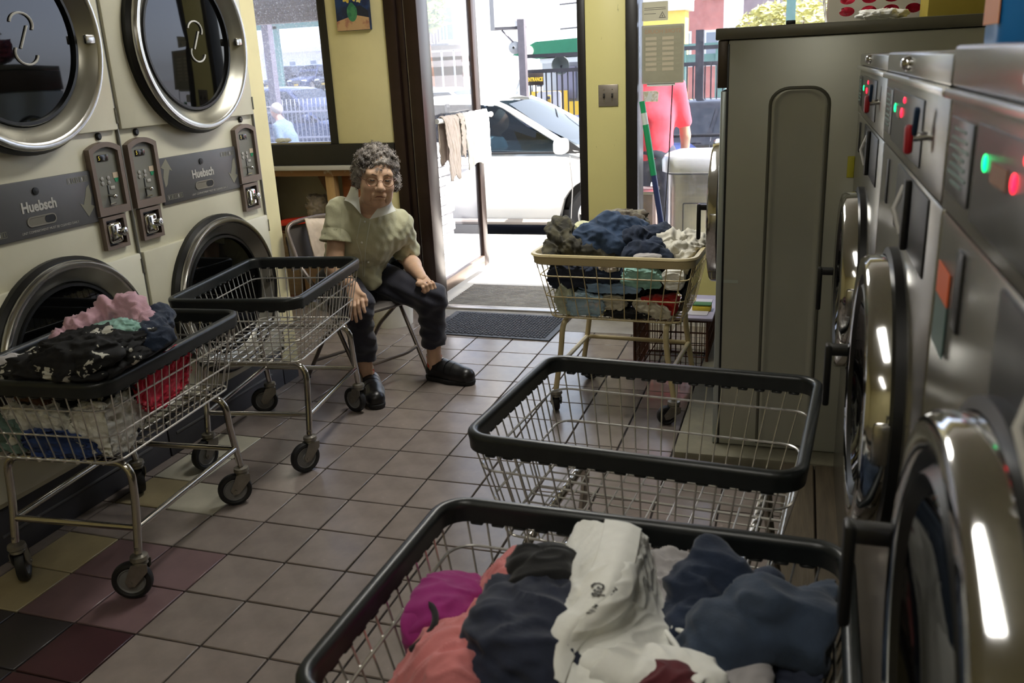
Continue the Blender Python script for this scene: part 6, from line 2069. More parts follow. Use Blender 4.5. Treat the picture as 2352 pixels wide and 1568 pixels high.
def make_building(name, label, x0, x1, y, z1, m, cols, rows, ww, wh, zs, dep=1.0, lintel=True):
    B = thing(name, label, 'building', ((x0 + x1) / 2, y, -0.5))
    MB().span((x0, y, -0.5), (x1, y + dep, z1)).build('wall', m, B, world=True)
    MB().span((x0 - 0.15, y - 0.2, z1), (x1 + 0.15, y + dep + 0.1, z1 + 0.35)).build('cornice', M_frame_w, B, world=True)
    for r in range(rows):
        for c in range(cols):
            cx_ = x0 + (x1 - x0) * (c + 0.5) / cols
            z = zs + r * 3.0
            w = MB().span((cx_ - ww / 2, y - 0.06, z), (cx_ + ww / 2, y + 0.02, z + wh)).build('window', M_frame_w, B, world=True)
            MB().span((cx_ - ww / 2 + 0.1, y - 0.075, z + 0.1), (cx_ + ww / 2 - 0.1, y - 0.061, z + wh / 2 - 0.04)).build('pane', M_pane, w, world=True)
            MB().span((cx_ - ww / 2 + 0.1, y - 0.075, z + wh / 2 + 0.04), (cx_ + ww / 2 - 0.1, y - 0.061, z + wh - 0.1)).build('pane', M_pane, w, world=True)
            if lintel:
                MB().span((cx_ - ww / 2 - 0.12, y - 0.12, z - 0.14), (cx_ + ww / 2 + 0.12, y - 0.0, z)).build('sill', M_frame_w, w, world=True)
    return B


M_brickf = mat('far_red_brick', (172, 112, 104), 0.8, vary=0.12, vscale=3)
M_brickg = mat('far_grey_brick', (142, 136, 140), 0.8, vary=0.12, vscale=3)
M_taupe = mat('far_taupe_stucco', (140, 124, 116), 0.8, vary=0.15, vscale=1)
bb = make_building('apartment_building', 'red brick apartment building behind the store hours sign', -6.3, -3.6, 45, 6.6, M_brickf, 2, 2, 0.75, 1.5, 1.2)
make_building('apartment_building', 'grey brick apartment building above the tall washer lid', -3.0, 2.2, 47, 6.6, M_brickg, 4, 2, 0.75, 1.5, 1.4)
make_building('warehouse', 'yellow flat roofed building behind the warning sign', -6.2, -3.72, 30, 2.95, mat('far_yellow_wall', (226, 200, 96), 0.7, vary=0.06), 2, 1, 0.5, 0.7, 1.2)
fe = make_building('tenement', 'taupe tenement with an iron balcony seen through the door glass', -17.8, -15.2, 40, 6.4, M_taupe, 2, 1, 0.8, 1.6, 2.7)
# fire escape balcony
MB().span((-17.6, 38.9, 2.55), (-15.4, 39.95, 2.62)).build('balcony_floor', M_steel_post, fe, world=True)
for k in range(14):
    x = -17.55 + k * 0.16
    MB().span((x - 0.015, 38.92, 2.6), (x + 0.015, 38.95, 3.5)).build('baluster', mat('pale_rail', (206, 204, 206), 0.5), fe, world=True)
MB().span((-17.6, 38.9, 3.46), (-15.4, 38.97, 3.52)).build('balcony_rail', mat('pale_rail'), fe, world=True)
mesh_f = thing('court_fence', 'tall pale frame fence in front of the tenement', 'fence', (-15.9, 36, -0.5))
for x in (-16.0, -15.3, -14.6, -14.05, -13.6):
    MB().span((x - 0.03, 35.97, -0.5), (x + 0.03, 36.03, 2.25)).build('post', mat('pale_rail'), mesh_f, world=True)
MB().span((-16.3, 35.97, 2.2), (-13.6, 36.03, 2.27)).build('rail', mat('pale_rail'), mesh_f, world=True)
make_building('apartment_building', 'pale apartment building beyond the lift in the left window', -48.0, -41.5, 74, 3.6, mat('far_pale_stucco', (200, 196, 192), 0.8), 3, 1, 0.8, 1.3, 1.6)
# scaffold mast by the yellow building
sm = thing('scaffold_mast', 'thin steel scaffold mast with braces above the parking booth', 'mast', (-3.75, 17.6, -0.5))
for x in (-3.95, -3.70):
    MB().tube([(x, 17.6, -0.5), (x, 17.6, 4.0)], 0.025, 6).build('standard', M_steel_post, sm, world=True)
for z in (2.15, 2.6):
    MB().tube([(-4.6, 17.6, z), (-3.0, 17.6, z + 0.05)], 0.018, 6).build('ledger', M_steel_post, sm, world=True)
MB().tube([(-4.25, 17.6, 1.9), (-3.3, 17.6, 3.0)], 0.018, 6).build('brace', M_steel_post, sm, world=True)
# green elevated steel frame at the right
gs = thing('steel_gantry', 'green steel parking gantry seen above the tall washer', 'gantry', (-1.0, 20, -0.5))
MB().span((-2.9, 19.9, 1.36), (4.0, 20.1, 1.56)).build('beam', M_lift, gs, world=True)
MB().span((-2.9, 19.9, 1.70), (4.0, 20.1, 1.78)).build('beam', M_lift, gs, world=True)
for x in (-2.55, -1.7, 0.6, 2.6):
    MB().span((x - 0.11, 19.85, -0.5), (x + 0.11, 20.1, 1.7)).build('column', M_lift, gs, world=True)
g2 = thing('steel_gantry', 'upper green steel beam in front of the yellow leaved tree', 'gantry', (0.8, 24, -0.5))
MB().span((-0.5, 23.9, 2.78), (3.4, 24.1, 2.98)).build('beam', M_lift, g2, world=True)
MB().span((-0.5, 23.9, -0.5), (-0.28, 24.1, 2.8)).build('column', M_lift, g2, world=True)
lp = thing('lamp_post', 'white lamp post in front of the brick buildings', 'post', W(1670, 30, Y=26) * 1.0)
lp.location.z = -0.5
MB().tube([(0, 0, 0), (0, 0, 5.0)], 0.09, 10).build('shaft', mat('post_white', (232, 230, 226), 0.5), lp)
MB().lathe([(0.2, 0.0), (0.2, 0.12), (0.11, 0.2)], 14).build('foot', mat('post_white'), lp)


def make_tree(label, x, y, zc, rx, rz, n, leaf_rgb, seed):
    T = thing('street_tree', label, 'tree', (x, y, -0.5))
    rnd = random.Random(seed)
    MB().tube([(0, 0, 0), (0.05, 0, zc * 0.5), (0, 0, zc)], [0.16, 0.13, 0.08], 8).build('trunk', M_wood_d, T)
    for k in range(5):
        a = rnd.uniform(0, 6.28)
        MB().tube([(0, 0, zc * 0.7), (rx * 0.4 * math.cos(a), rx * 0.4 * math.sin(a), zc + 0.2), (rx * 0.8 * math.cos(a), rx * 0.8 * math.sin(a), zc + rz * 0.6)], [0.06, 0.04, 0.015], 6).build('branch', M_wood_d, T)
    m = MB()
    for k in range(n):
        d = Vector((rnd.gauss(0, 1), rnd.gauss(0, 1), rnd.gauss(0, 1))).normalized() * rnd.uniform(0.3, 1) ** 0.5
        p = Vector((d.x * rx, d.y * rx, zc + 0.5 + d.z * rz))
        q = Matrix.Rotation(rnd.uniform(0, 6.28), 3, 'Z') @ Matrix.Rotation(rnd.uniform(0, 6.28), 3, 'X')
        s = rnd.uniform(0.10, 0.2)
        m.add([p + q @ Vector(c) * s for c in ((-1, 0, 0), (0, -0.5, 0.1), (1, 0, 0), (0, 0.5, 0.1))], [(0, 1, 2, 3)])
    o = m.build('foliage', mat('leaf_%d' % seed, leaf_rgb, 0.6, vary=0.25, vscale=3), T, smooth=False, fixn=False)
    o['kind'] = 'stuff'
    return T


p = W(975, 5, Y=30)
make_tree('pale green street tree at the top of the door glass', p.x, 30, p.z - 0.2, 0.75, 0.9, 900, (176, 188, 120), 3)
p = W(1820, 15, Y=34)
make_tree('yellow green tree above the tall washer lid', p.x, 34, p.z - 0.6, 1.9, 0.9, 1600, (184, 180, 110), 5)

# ================================================================== folding chair
M_chair = mat('grey_chair_enamel', (118, 112, 108), 0.28, metal=0.5, vary=0.06, vscale=8)
M_chair_t = mat('taupe_chair_tube', (120, 110, 102), 0.3, metal=0.55, vary=0.06)
ch = thing('folding_chair', 'grey metal folding chair under the seated woman', 'chair', (-2.06, 3.79, 0.0), math.atan2(-0.43, 0.90))
sp_ = MB()
def seat_fn(u, v):
    x, y = -0.20 + 0.40 * u, -0.20 + 0.40 * v
    r = max(abs(u - 0.5), abs(v - 0.5)) * 2
    return (x, y, 0.432 - 0.012 * (1 - r * r) - (0.02 if r > 0.97 else 0))
sp_.grid(seat_fn, 22, 22)
sp_.span((-0.20, -0.20, 0.398), (0.20, 0.20, 0.414), 0.008)
sp_.build('seat', M_chair, ch, angle=60)
def back_fn(u, v):
    y = -0.205 + 0.41 * u
    z = 0.575 + 0.215 * v
    e = abs(u - 0.5) * 2
    zz = z - (0.05 * max(0, e - 0.7) ** 2 / 0.09 if v > 0.8 else 0)
    return (-0.265 - 0.03 * (1 - e * e) - (z - 0.57) * 0.10, y, zz)
bk = MB().grid(back_fn, 26, 12)
bk.grid(lambda u, v: tuple(Vector(back_fn(u, v)) + Vector((-0.006, 0, 0))), 26, 12)
bk.build('backrest', M_chair, ch, angle=60)
for s in (-1, 1):
    MB().tube(fillet([(0.255, s * 0.195, 0.012), (0.02, s * 0.205, 0.42), (-0.20, s * 0.208, 0.62), (-0.29, s * 0.20, 0.80), (-0.30, s * 0.10, 0.812)], 0.05, 5), 0.0115, 10).build('leg', M_chair_t, ch)
    MB().tube(fillet([(0.10, s * 0.180, 0.405), (-0.10, s * 0.180, 0.24), (-0.275, s * 0.180, 0.012)], 0.03, 4), 0.0105, 10).build('leg', M_chair_t, ch)
    for (fx, fy) in ((0.258, s * 0.195), (-0.279, s * 0.18)):
        MB().lathe([(0.0145, 0.0), (0.0145, 0.028), (0.012, 0.03)], 12, (fx, fy, 0)).build('foot_cap', M_blackrub, ch)
MB().tube([(-0.30, -0.102, 0.812), (-0.305, 0, 0.815), (-0.30, 0.102, 0.812)], 0.0115, 10).build('top_rail', M_chair_t, ch)
MB().tube(fillet([(0.17, -0.196, 0.16), (0.185, -0.12, 0.145), (0.185, 0.12, 0.145), (0.17, 0.196, 0.16)], 0.05, 4), 0.009, 8).build('front_stretcher', M_chair_t, ch)
MB().tube([(-0.2, -0.18, 0.11), (-0.2, 0.18, 0.11)], 0.009, 8).build('rear_stretcher', M_chair_t, ch)

# ================================================================== the seated woman
wm = thing('person', 'elderly woman in a pale green blouse seated on the folding chair, hand on knee', 'person', (-2.0, 3.72, 0.0))
M_skin = mat('skin', (205, 168, 140), 0.5, vary=0.10, vscale=22, bump=0.12, bscale=90, sss=0.12)
M_blouse = mat('pale_green_blouse', (188, 186, 154), 0.75, vary=0.09, vscale=16, bump=0.35, bscale=110, sheen=0.2)
M_collar = mat('white_collar', (232, 234, 228), 0.7, vary=0.04)
M_navy = mat('navy_trousers', (26, 26, 40), 0.7, vary=0.2, vscale=12, bump=0.2, bscale=180, sheen=0.2)
M_shoe = mat('black_leather', (20, 19, 20), 0.32, vary=0.2, vscale=20, bump=0.1, bscale=80)
M_sole = mat('black_sole', (26, 25, 25), 0.7)
M_hair = mat('grey_curls', (150, 142, 134), 0.6, rgb2=(74, 68, 64), thr=0.52, vscale=14)

V3 = lambda p: np.array(p, float)
neck = W(850, 486, Y=3.735)
head = W(864, 408, Y=3.665)
shR, shL = W(776, 478, Y=3.65), W(922, 506, Y=3.86)
elR, wrR = W(768, 618, Y=3.56), W(808, 655, Y=3.475)
elL, wrL = W(933, 588, Y=3.96), W(970, 640, Y=3.775)
knR, knL = W(822, 700, Y=3.50), Vector((-1.665, 3.765, 0.455))
anR, anL = Vector((-1.955, 3.575, 0.115)), Vector((-1.705, 3.835, 0.115))
hipR, hipL = Vector((-2.165, 3.76, 0.50)), Vector((-2.075, 3.93, 0.50))
pel = Vector((-2.115, 3.845, 0.50))
fwd = Vector((0.90, -0.43, 0))
lat = Vector((0.43, 0.90, 0))

# ---- head frame
hf = (Vector((0, 0, CAM_H)) - head)
hf = (hf.normalized() + Vector((0.16, 0.06, -0.20))).normalized()
hx = hf.cross(Vector((0, 0, 1))).normalized() * -1
hz = hx.cross(hf).normalized()
if hz.z < 0:
    hz = -hz
hx = hf.cross(hz).normalized()          # towards the viewer's left or right; fixed below
if (hx.dot(Vector((1, 0, 0)))) < 0:
    hx = -hx
rol = math.radians(-7)
hx, hz = hx * math.cos(rol) + hz * math.sin(rol), hz * math.cos(rol) - hx * math.sin(rol)
HS = 1.10
HR = np.array([[hx[i], hf[i], hz[i]] for i in range(3)])


def H(x, y, z):
    return Vector(head) + (hx * x + hf * y + hz * z) * HS


def hr(*r):
    return [a * HS for a in r]


hv = Vol(V3(head) - 0.19, V3(head) + 0.19, 0.0027)
R3 = Matrix(HR.tolist())
E_ = lambda c, r, k=0.012, sub=False: hv.ell(H(*c), hr(*r), k * HS, R3, sub)
E_((0, -0.018, 0.035), (0.074, 0.092, 0.085))
E_((0, 0.020, -0.022), (0.069, 0.066, 0.092), 0.02)
hv.cone(H(-0.024, 0.030, -0.080), H(0.024, 0.030, -0.080), 0.034 * HS, 0.034 * HS, 0.022)
E_((0, 0.058, -0.096), (0.026, 0.022, 0.019), 0.018)
for s in (-1, 1):
    E_((s * 0.038, 0.054, -0.030), (0.026, 0.022, 0.024), 0.02)
    E_((s * 0.038, 0.034, -0.068), (0.023, 0.028, 0.028), 0.02)
    E_((s * 0.078, -0.008, -0.004), (0.008, 0.018, 0.031), 0.006)
hv.cone(H(-0.040, 0.066, 0.026), H(0.040, 0.066, 0.026), 0.016 * HS, 0.016 * HS, 0.016)
for s in (-1, 1):
    E_((s * 0.032, 0.090, 0.004), (0.020, 0.013, 0.011), 0.010, True)
    E_((s * 0.031, 0.0705, 0.004), (0.019, 0.0125, 0.0115), 0.004)
    hv.cone(H(s * 0.018, 0.0835, 0.0035), H(s * 0.044, 0.078, 0.0035), 0.0014 * HS, 0.0014 * HS, 0.003, True)
    hv.cone(H(s * 0.018, 0.086, -0.008), H(s * 0.044, 0.078, -0.011), 0.0022 * HS, 0.0018 * HS, 0.006, True)
hv.cone(H(0, 0.078, 0.012), H(0, 0.103, -0.025), 0.0085 * HS, 0.0145 * HS, 0.012)
for s in (-1, 1):
    E_((s * 0.0135, 0.093, -0.030), (0.0105, 0.011, 0.0085), 0.006)
    E_((s * 0.0075, 0.101, -0.0385), (0.004, 0.005, 0.003), 0.003, True)
    hv.cone(H(s * 0.021, 0.090, -0.030), H(s * 0.034, 0.074, -0.066), 0.0030 * HS, 0.0022 * HS, 0.007, True)
    hv.cone(H(s * 0.026, 0.074, -0.066), H(s * 0.031, 0.064, -0.090), 0.0020 * HS, 0.0018 * HS, 0.006, True)
    hv.cone(H(s * 0.006, 0.088, 0.022), H(s * 0.005, 0.084, 0.036), 0.0018 * HS, 0.001 * HS, 0.005, True)
hv.cone(H(-0.022, 0.078, -0.0585), H(0.022, 0.078, -0.0585), 0.0085 * HS, 0.0085 * HS, 0.008)
hv.cone(H(-0.019, 0.079, -0.0695), H(0.019, 0.079, -0.0695), 0.0085 * HS, 0.0085 * HS, 0.008)
hv.cone(H(-0.026, 0.084, -0.0690), H(0.0, 0.0895, -0.0630), 0.0017 * HS, 0.0018 * HS, 0.003, True)
hv.cone(H(0.0, 0.0895, -0.0630), H(0.026, 0.084, -0.0690), 0.0018 * HS, 0.0017 * HS, 0.003, True)
hv.cone(H(0, 0.084, -0.0825), H(0.0, 0.084, -0.0825), 0.006 * HS, 0.006 * HS, 0.008, True)
hv.cone(H(0, -0.02, -0.07), V3(neck) - 0.02 * V3(fwd), 0.055, 0.06, 0.02)
for z in (0.052, 0.064):
    hv.cone(H(-0.03, 0.082 - (z - 0.05) * 0.4, z), H(0.03, 0.082 - (z - 0.05) * 0.4, z), 0.0011, 0.0011, 0.005, True)
head_mesh = hv.mesh(1)

# ---- arms, hands, ankles, trunk
bv = Vol((-2.42, 3.25, 0.02), (-1.50, 4.15, 1.05), 0.006)
bv.cone(pel, V3(neck) - V3(fwd) * 0.04, 0.10, 0.07, 0.03)
bv.cone(shR, shL, 0.03, 0.03, 0.03)
bv.cone(V3(neck) - [0, 0, 0.05], neck, 0.062, 0.058, 0.03)
for a, b, c in ((shR, elR, wrR), (shL, elL, wrL)):
    bv.cone(a, b, 0.042, 0.043, 0.02)
    bv.cone(b, V3(b) * 0.6 + V3(c) * 0.4, 0.042, 0.041, 0.02)
    bv.cone(V3(b) * 0.6 + V3(c) * 0.4, c, 0.041, 0.026, 0.02)
for a, b in ((knR, anR), (knL, anL)):
    bv.cone(a, b, 0.05, 0.034, 0.02)
    bv.cone(b, V3(b) - [0, 0, 0.06], 0.034, 0.036, 0.02)
bv.cone(hipR, knR, 0.06, 0.045, 0.02)
bv.cone(hipL, knL, 0.06, 0.045, 0.02)
body_mesh = bv.mesh(2)


def hand(palm_a, palm_b, side, fingers, thumb, flat_n):
    """palm from wrist to knuckles, four fingers of three joints each and a thumb"""
    pts = [palm_a, palm_b] + [p for f in fingers for p in f] + list(thumb)
    lo = np.min([V3(p) for p in pts], axis=0) - 0.03
    hi = np.max([V3(p) for p in pts], axis=0) + 0.03
    v = Vol(lo, hi, 0.0025)
    a, b, s = V3(palm_a), V3(palm_b), V3(side)
    for t in (-0.026, -0.009, 0.009, 0.026):
        v.cone(a + s * t * 0.55, b + s * t, 0.015, 0.0125, 0.010)
    for f in fingers:
        r = [0.0105, 0.0095, 0.0085, 0.0072]
        for k in range(len(f) - 1):
            v.cone(f[k], f[k + 1], r[k], r[k + 1], 0.0035)
    for k in range(len(thumb) - 1):
        v.cone(thumb[k], thumb[k + 1], [0.015, 0.0115, 0.0095][k], [0.0115, 0.0095, 0.008][k], 0.006)
    return v.mesh(1)


# right hand (viewer's left): resting on the knee, fingers hanging over it
pR = W(819, 688, Y=3.425)
sR = (Vector((1, 0, 0)) * 0.85 + Vector((0, 1, 0)) * 0.35 + Vector((0, 0, 0.2))).normalized()
fR = []
for k, (t, tip) in enumerate(((-0.027, (808, 733)), (-0.009, (819, 738)), (0.009, (829, 731)), (0.026, (838, 716)))):
    b0 = Vector(pR) + sR * t
    tp = W(tip[0], tip[1], Y=3.395)
    m1 = b0 + (tp - b0) * 0.38 + Vector((0.004, -0.014, 0.012))
    m2 = b0 + (tp - b0) * 0.72 + Vector((0.002, -0.010, 0.006))
    fR.append([b0, m1, m2, tp])
tR = [Vector(wrR) + (Vector(pR) - wrR) * 0.45 + sR * 0.012, Vector(pR) + sR * 0.036 + Vector((0, -0.004, 0.01)), Vector(pR) + sR * 0.046 + Vector((0.0, -0.008, -0.016)), Vector(pR) + sR * 0.044 + Vector((0.002, -0.008, -0.036))]
handR = hand(wrR, pR, sR, fR, tR, None)
# left hand (viewer's right): loose fist on the thigh, palm turned up
pL = W(984, 664, Y=3.735)
dirL = (Vector(pL) - wrL).normalized()
sL = dirL.cross(Vector((0.45, -0.75, 0.45))).normalized()
nL = sL.cross(dirL).normalized()
if nL.y > 0:
    nL = -nL
fL = []
for t, ln in ((-0.026, 0.85), (-0.009, 1.0), (0.009, 1.0), (0.026, 0.9)):
    b0 = Vector(pL) + sL * t
    p1 = b0 + (dirL * 0.022 + nL * 0.020) * ln
    p2 = p1 + (nL * 0.022 - dirL * 0.014) * ln
    p3 = p2 + (-dirL * 0.020 - nL * 0.006) * ln
    fL.append([b0, p1, p2, p3])
tt = Vector(wrL) + dirL * 0.012
tL = [tt + sL * 0.016, tt + dirL * 0.02 + sL * 0.034 + nL * 0.016, tt + dirL * 0.04 + sL * 0.032 + nL * 0.034, tt + dirL * 0.052 + sL * 0.016 + nL * 0.042]
handL = hand(wrL, pL, sL, fL, tL, None)
np_object('body', [head_mesh, body_mesh, handR, handL], M_skin, wm)

# ---- face details
for s in (-1, 1):
    ev = MB()
    ev.ball((0, 0, 0), (0.0105 * HS, 0.003, 0.0022 * HS), 14, 8)
    o = Matrix(((hx.x, hf.x, hz.x, 0), (hx.y, hf.y, hz.y, 0), (hx.z, hf.z, hz.z, 0), (0, 0, 0, 1)))
    ev.xform(Matrix.Translation(H(s * 0.031, 0.0822, 0.0033)) @ o)
    ev.build('eye', mat('dark_eye', (26, 18, 14), 0.15), wm, world=True)
    br_ = MB().tube([H(s * 0.014, 0.083, 0.024), H(s * 0.030, 0.0835, 0.029), H(s * 0.047, 0.074, 0.024)], [0.0022, 0.003, 0.0012], 6)
    br_.build('eyebrow', mat('faint_brow', (120, 96, 80), 0.8), wm, world=True)
lp_ = MB().tube([H(-0.021, 0.0835, -0.0668), H(-0.008, 0.0885, -0.0618), H(0.008, 0.0885, -0.0618), H(0.021, 0.0835, -0.0668)], [0.001, 0.0022, 0.0022, 0.001], 6)
lp_.build('lips', mat('lip_line', (120, 70, 62), 0.5), wm, world=True)
# glasses
gl_ = None
M_gold = mat('thin_gold_wire', (140, 96, 74), 0.3, metal=0.8)
rims = []
for s in (-1, 1):
    ring_ = [H(s * 0.034 + 0.0245 * math.cos(a), 0.0985 - 0.010 * abs(math.cos(a)) * (1 if math.cos(a) * s > 0 else 0.3), 0.0 + 0.019 * math.sin(a)) for a in [2 * PI * k / 28 for k in range(28)]]
    g = MB().tube(ring_, 0.0013, 6, closed=True)
    if gl_ is None:
        gl_ = g.build('glasses', M_gold, wm, world=True)
    else:
        g.build('rim', M_gold, gl_, world=True)
    MB().tube([H(s * 0.0575, 0.089, 0.004), H(s * 0.074, 0.05, 0.006), H(s * 0.082, 0.0, 0.004)], 0.0014, 6).build('temple', mat('temple_brown', (92, 50, 40), 0.4), gl_, world=True)
    lens = MB().add([H(s * 0.034 + 0.0237 * math.cos(a), 0.0975 - 0.010 * abs(math.cos(a)) * (1 if math.cos(a) * s > 0 else 0.3), 0.0182 * math.sin(a)) for a in [2 * PI * k / 24 for k in range(24)]], [tuple(range(24))])
    lens.build('lens', glass_mat('spectacle_lens', (250, 250, 250), 0.97), gl_, world=True, smooth=False)
MB().tube([H(-0.0105, 0.097, 0.003), H(0, 0.1005, 0.007), H(0.0105, 0.097, 0.003)], 0.0013, 6).build('bridge', M_gold, gl_, world=True)

# ---- hair: cap of curls
hv2 = Vol(V3(head) - 0.2, V3(head) + 0.2, 0.0045)
H2 = lambda c, r, k=0.015, sub=False: hv2.ell(H(*c), hr(*r), k, R3, sub)
H2((0, -0.028, 0.046), (0.086, 0.100, 0.090))
for s in (-1, 1):
    H2((s * 0.070, -0.024, 0.002), (0.026, 0.052, 0.050), 0.02)
    H2((s * 0.052, -0.004, 0.064), (0.034, 0.05, 0.034), 0.02)
H2((0.080, -0.012, -0.022), (0.022, 0.040, 0.034), 0.02)
H2((0, 0.115, -0.034), (0.068, 0.086, 0.090), 0.008, True)
hv2.displace(lambda x, y, z: 0.006 * np.sin(x * 150 + 3 * np.sin(z * 60)) * np.sin(y * 140 + 2 * np.sin(x * 70)) + 0.005 * np.sin(z * 170 + 4 * np.sin(x * 50)))
hair_mesh = hv2.mesh(1)
hair = np_object('hair', [hair_mesh], M_hair, wm)
hb = MB()
rnd = random.Random(5)
HV = hair_mesh[0]
for q in range(1500):
    p = Vector(HV[rnd.randrange(len(HV))])
    out = (p - Vector(H(0, -0.02, 0.02))).normalized()
    t = out.orthogonal().normalized()
    t = Matrix.Rotation(rnd.uniform(0, 6.28), 3, out) @ t
    b2 = out.cross(t)
    R_ = rnd.uniform(0.004, 0.008)
    L_ = rnd.uniform(0.004, 0.012)
    ph = rnd.uniform(0, 6.28)
    path = [p + out * (L_ * k / 6 - 0.002) + t * R_ * math.cos(ph + k * 0.95) + b2 * R_ * math.sin(ph + k * 0.95) for k in range(7)]
    hb.tube(path, 0.0009, 3, caps=False)
cu_ = hb.build('curls', mat('silver_curls', (176, 168, 162), 0.5, rand=0.0, rgb2=(106, 98, 94), thr=0.5, vscale=20), hair, world=False)
cu_.data.transform(Matrix.Translation(-Vector(wm.location)))
cu_['kind'] = 'stuff'

# ---- blouse
sv = Vol((-2.48, 3.30, 0.42), (-1.55, 4.25, 1.08), 0.0065)
fd = V3(fwd)
sv.cone(V3(pel) + [0.01, 0, 0.05], V3(pel) + [0.05, -0.03, 0.16], 0.165, 0.160, 0.03, False, 0.80, fd)
sv.cone(V3(pel) + [0.05, -0.03, 0.16], (V3(shR) + V3(shL)) / 2 + [-0.015, 0.01, -0.11], 0.160, 0.145, 0.04, False, 0.80, fd)
sv.cone(V3(shR) + [0.03, 0.03, -0.045], V3(shL) + [-0.03, -0.03, -0.045], 0.070, 0.070, 0.07)
sv.cone(V3(shR) + [0.015, 0.0, 0.0], V3(neck) + [-0.02, 0.015, 0.0], 0.046, 0.062, 0.04)
sv.cone(V3(shL) + [-0.015, 0.0, 0.0], V3(neck) + [-0.015, 0.015, 0.0], 0.046, 0.062, 0.04)
slR, slL = shR + (elR - shR) * 0.56, shL + (elL - shL) * 0.88
sv.cone(V3(shR) + [0, 0, -0.012], V3(shR) * 0.45 + V3(slR) * 0.55, 0.051, 0.062, 0.045)
sv.cone(V3(shL) + [0, 0, -0.012], V3(shL) * 0.55 + V3(slL) * 0.45, 0.051, 0.062, 0.045)
# blouse tail over the lap
sv.cone(V3(pel) + [0.06, -0.07, 0.06], V3(pel) + [0.15, -0.10, 0.035], 0.085, 0.05, 0.05)

def blouse_fold(x, y, z):
    a = x * 0.43 + y * 0.90
    f = x * 0.90 - y * 0.43
    d = 0.0022 * np.sin(z * 120 + a * 60 + 2.5 * np.sin(a * 26 + f * 8)) * np.clip((0.90 - z) * 5, 0.2, 1)
    d += 0.0018 * np.sin(a * 150 + z * 40 + 2 * np.sin(z * 33))
    d += 0.0024 * np.sin((z - a) * 75 + 2.0 * np.sin(f * 36 + z * 12))
    return d


sv.displace(blouse_fold)
# open the neck: V in front
sv.cone(V3(neck) + [0, 0, 0.03], V3(neck) + [-0.01, 0.0, 0.16], 0.066, 0.075, 0.008, True)
nf = V3(W(846, 500, Y=3.62))
sv.cone(V3(neck) + [0.01, -0.03, 0.02], nf, 0.05, 0.006, 0.008, True)
sleeves = []
for sl, sh_ in ((slR, shR), (slL, shL)):
    n = V3(sl) - V3(sh_)
    n = n / np.linalg.norm(n)
    zv = Vol(np.minimum(V3(sl), V3(sh_)) - 0.12, np.maximum(V3(sl), V3(sh_)) + 0.12, 0.0055)
    zv.cone(V3(sh_) + [0, 0, -0.012], sl, 0.051, 0.070, 0.02)
    zv.cone(V3(sl), V3(sl) + n * 0.05, 0.071, 0.073, 0.02)
    zv.displace(blouse_fold)
    zv.cut(V3(sl), n)
    zv.cone(V3(sl) - n * 0.02, V3(sl) + n * 0.05, 0.060, 0.062, 0.004, True)
    sleeves.append(zv.mesh(2))
bl = np_object('blouse', [sv.mesh(2)] + sleeves, M_blouse, wm)
me_ = bl.data
bvh = BVHTree.FromPolygons([Vector(v.co) + Vector(wm.location) for v in me_.vertices], [tuple(p.vertices) for p in me_.polygons])


def snap(u, v, lift=0.002):
    o = Vector((0, 0, CAM_H))
    d = (W(u, v, Y=3.0) - o).normalized()
    hit = bvh.ray_cast(o, d)
    if hit[0] is None:
        return None
    return hit[0] - d * lift


def seam(pts, r, nm, m):
    out = []
    for (a, b) in zip(pts[:-1], pts[1:]):
        for k in range(6):
            t = k / 6
            p = snap(a[0] + (b[0] - a[0]) * t, a[1] + (b[1] - a[1]) * t, 0.001)
            if p is not None:
                out.append(p)
    if len(out) > 2:
        MB().tube(out, r, 6).build(nm, m, bl, world=True)


M_pipe = mat('pale_piping', (204, 206, 190), 0.7)
seam([(829, 500), (823, 530), (819, 552)], 0.0022, 'piping', M_pipe)
seam([(850, 508), (844, 540), (839, 575), (838, 610), (836, 640)], 0.0022, 'piping', M_pipe)
seam([(819, 552), (828, 580), (833, 612), (834, 640)], 0.0016, 'piping', M_pipe)
seam([(786, 480), (782, 510), (782, 545)], 0.0016, 'armhole_seam', M_blouse)
for (u, v_) in ((838, 509), (831, 557), (846, 602)):
    p = snap(u, v_, 0.002)
    if p is not None:
        MB().ball(p, (0.0055, 0.003, 0.0055), 12, 6).build('button', M_collar, bl, world=True)


def collar(poly, nm):
    """collar flap: folded sheet from the neck edge to the points, lying on the shoulder"""
    patch(nm, None, [[W(u, v, Y=y) for (u, v, y) in r] for r in poly], M_collar, 3.0, None, 14, 14, 0.001, 20, 0.0035, bl)


def bpatch(nm, rows):
    rows = [[Vector(p) for p in r] for r in rows]
    P = [[patch_eval(rows, i / 11, j / 11) for i in range(12)] for j in range(12)]
    V = []
    for r in P:
        for p in r:                       # lie on the blouse, never inside it
            o = Vector((0, 0, CAM_H))
            d = (p - o).normalized()
            hit = bvh.ray_cast(o, d)
            if hit[0] is not None and (hit[0] - o).length - 0.006 < (p - o).length:
                p = hit[0] - d * 0.006
            V.append(p)
    off = Vector((0.002, -0.0035, 0.001))
    N = 144
    F = [(j * 12 + i, j * 12 + i + 1, (j + 1) * 12 + i + 1, (j + 1) * 12 + i) for j in range(11) for i in range(11)]
    F += [tuple(N + k for k in reversed(f)) for f in list(F)]
    e = list(range(12)) + [k * 12 + 11 for k in range(1, 12)] + [132 + k for k in range(10, -1, -1)] + [k * 12 for k in range(10, 0, -1)]
    F += [(e[k], e[(k + 1) % len(e)], N + e[(k + 1) % len(e)], N + e[k]) for k in range(len(e))]
    MB().add([v + off for v in V] + V, F).build(nm, M_collar, bl, world=True, angle=60)


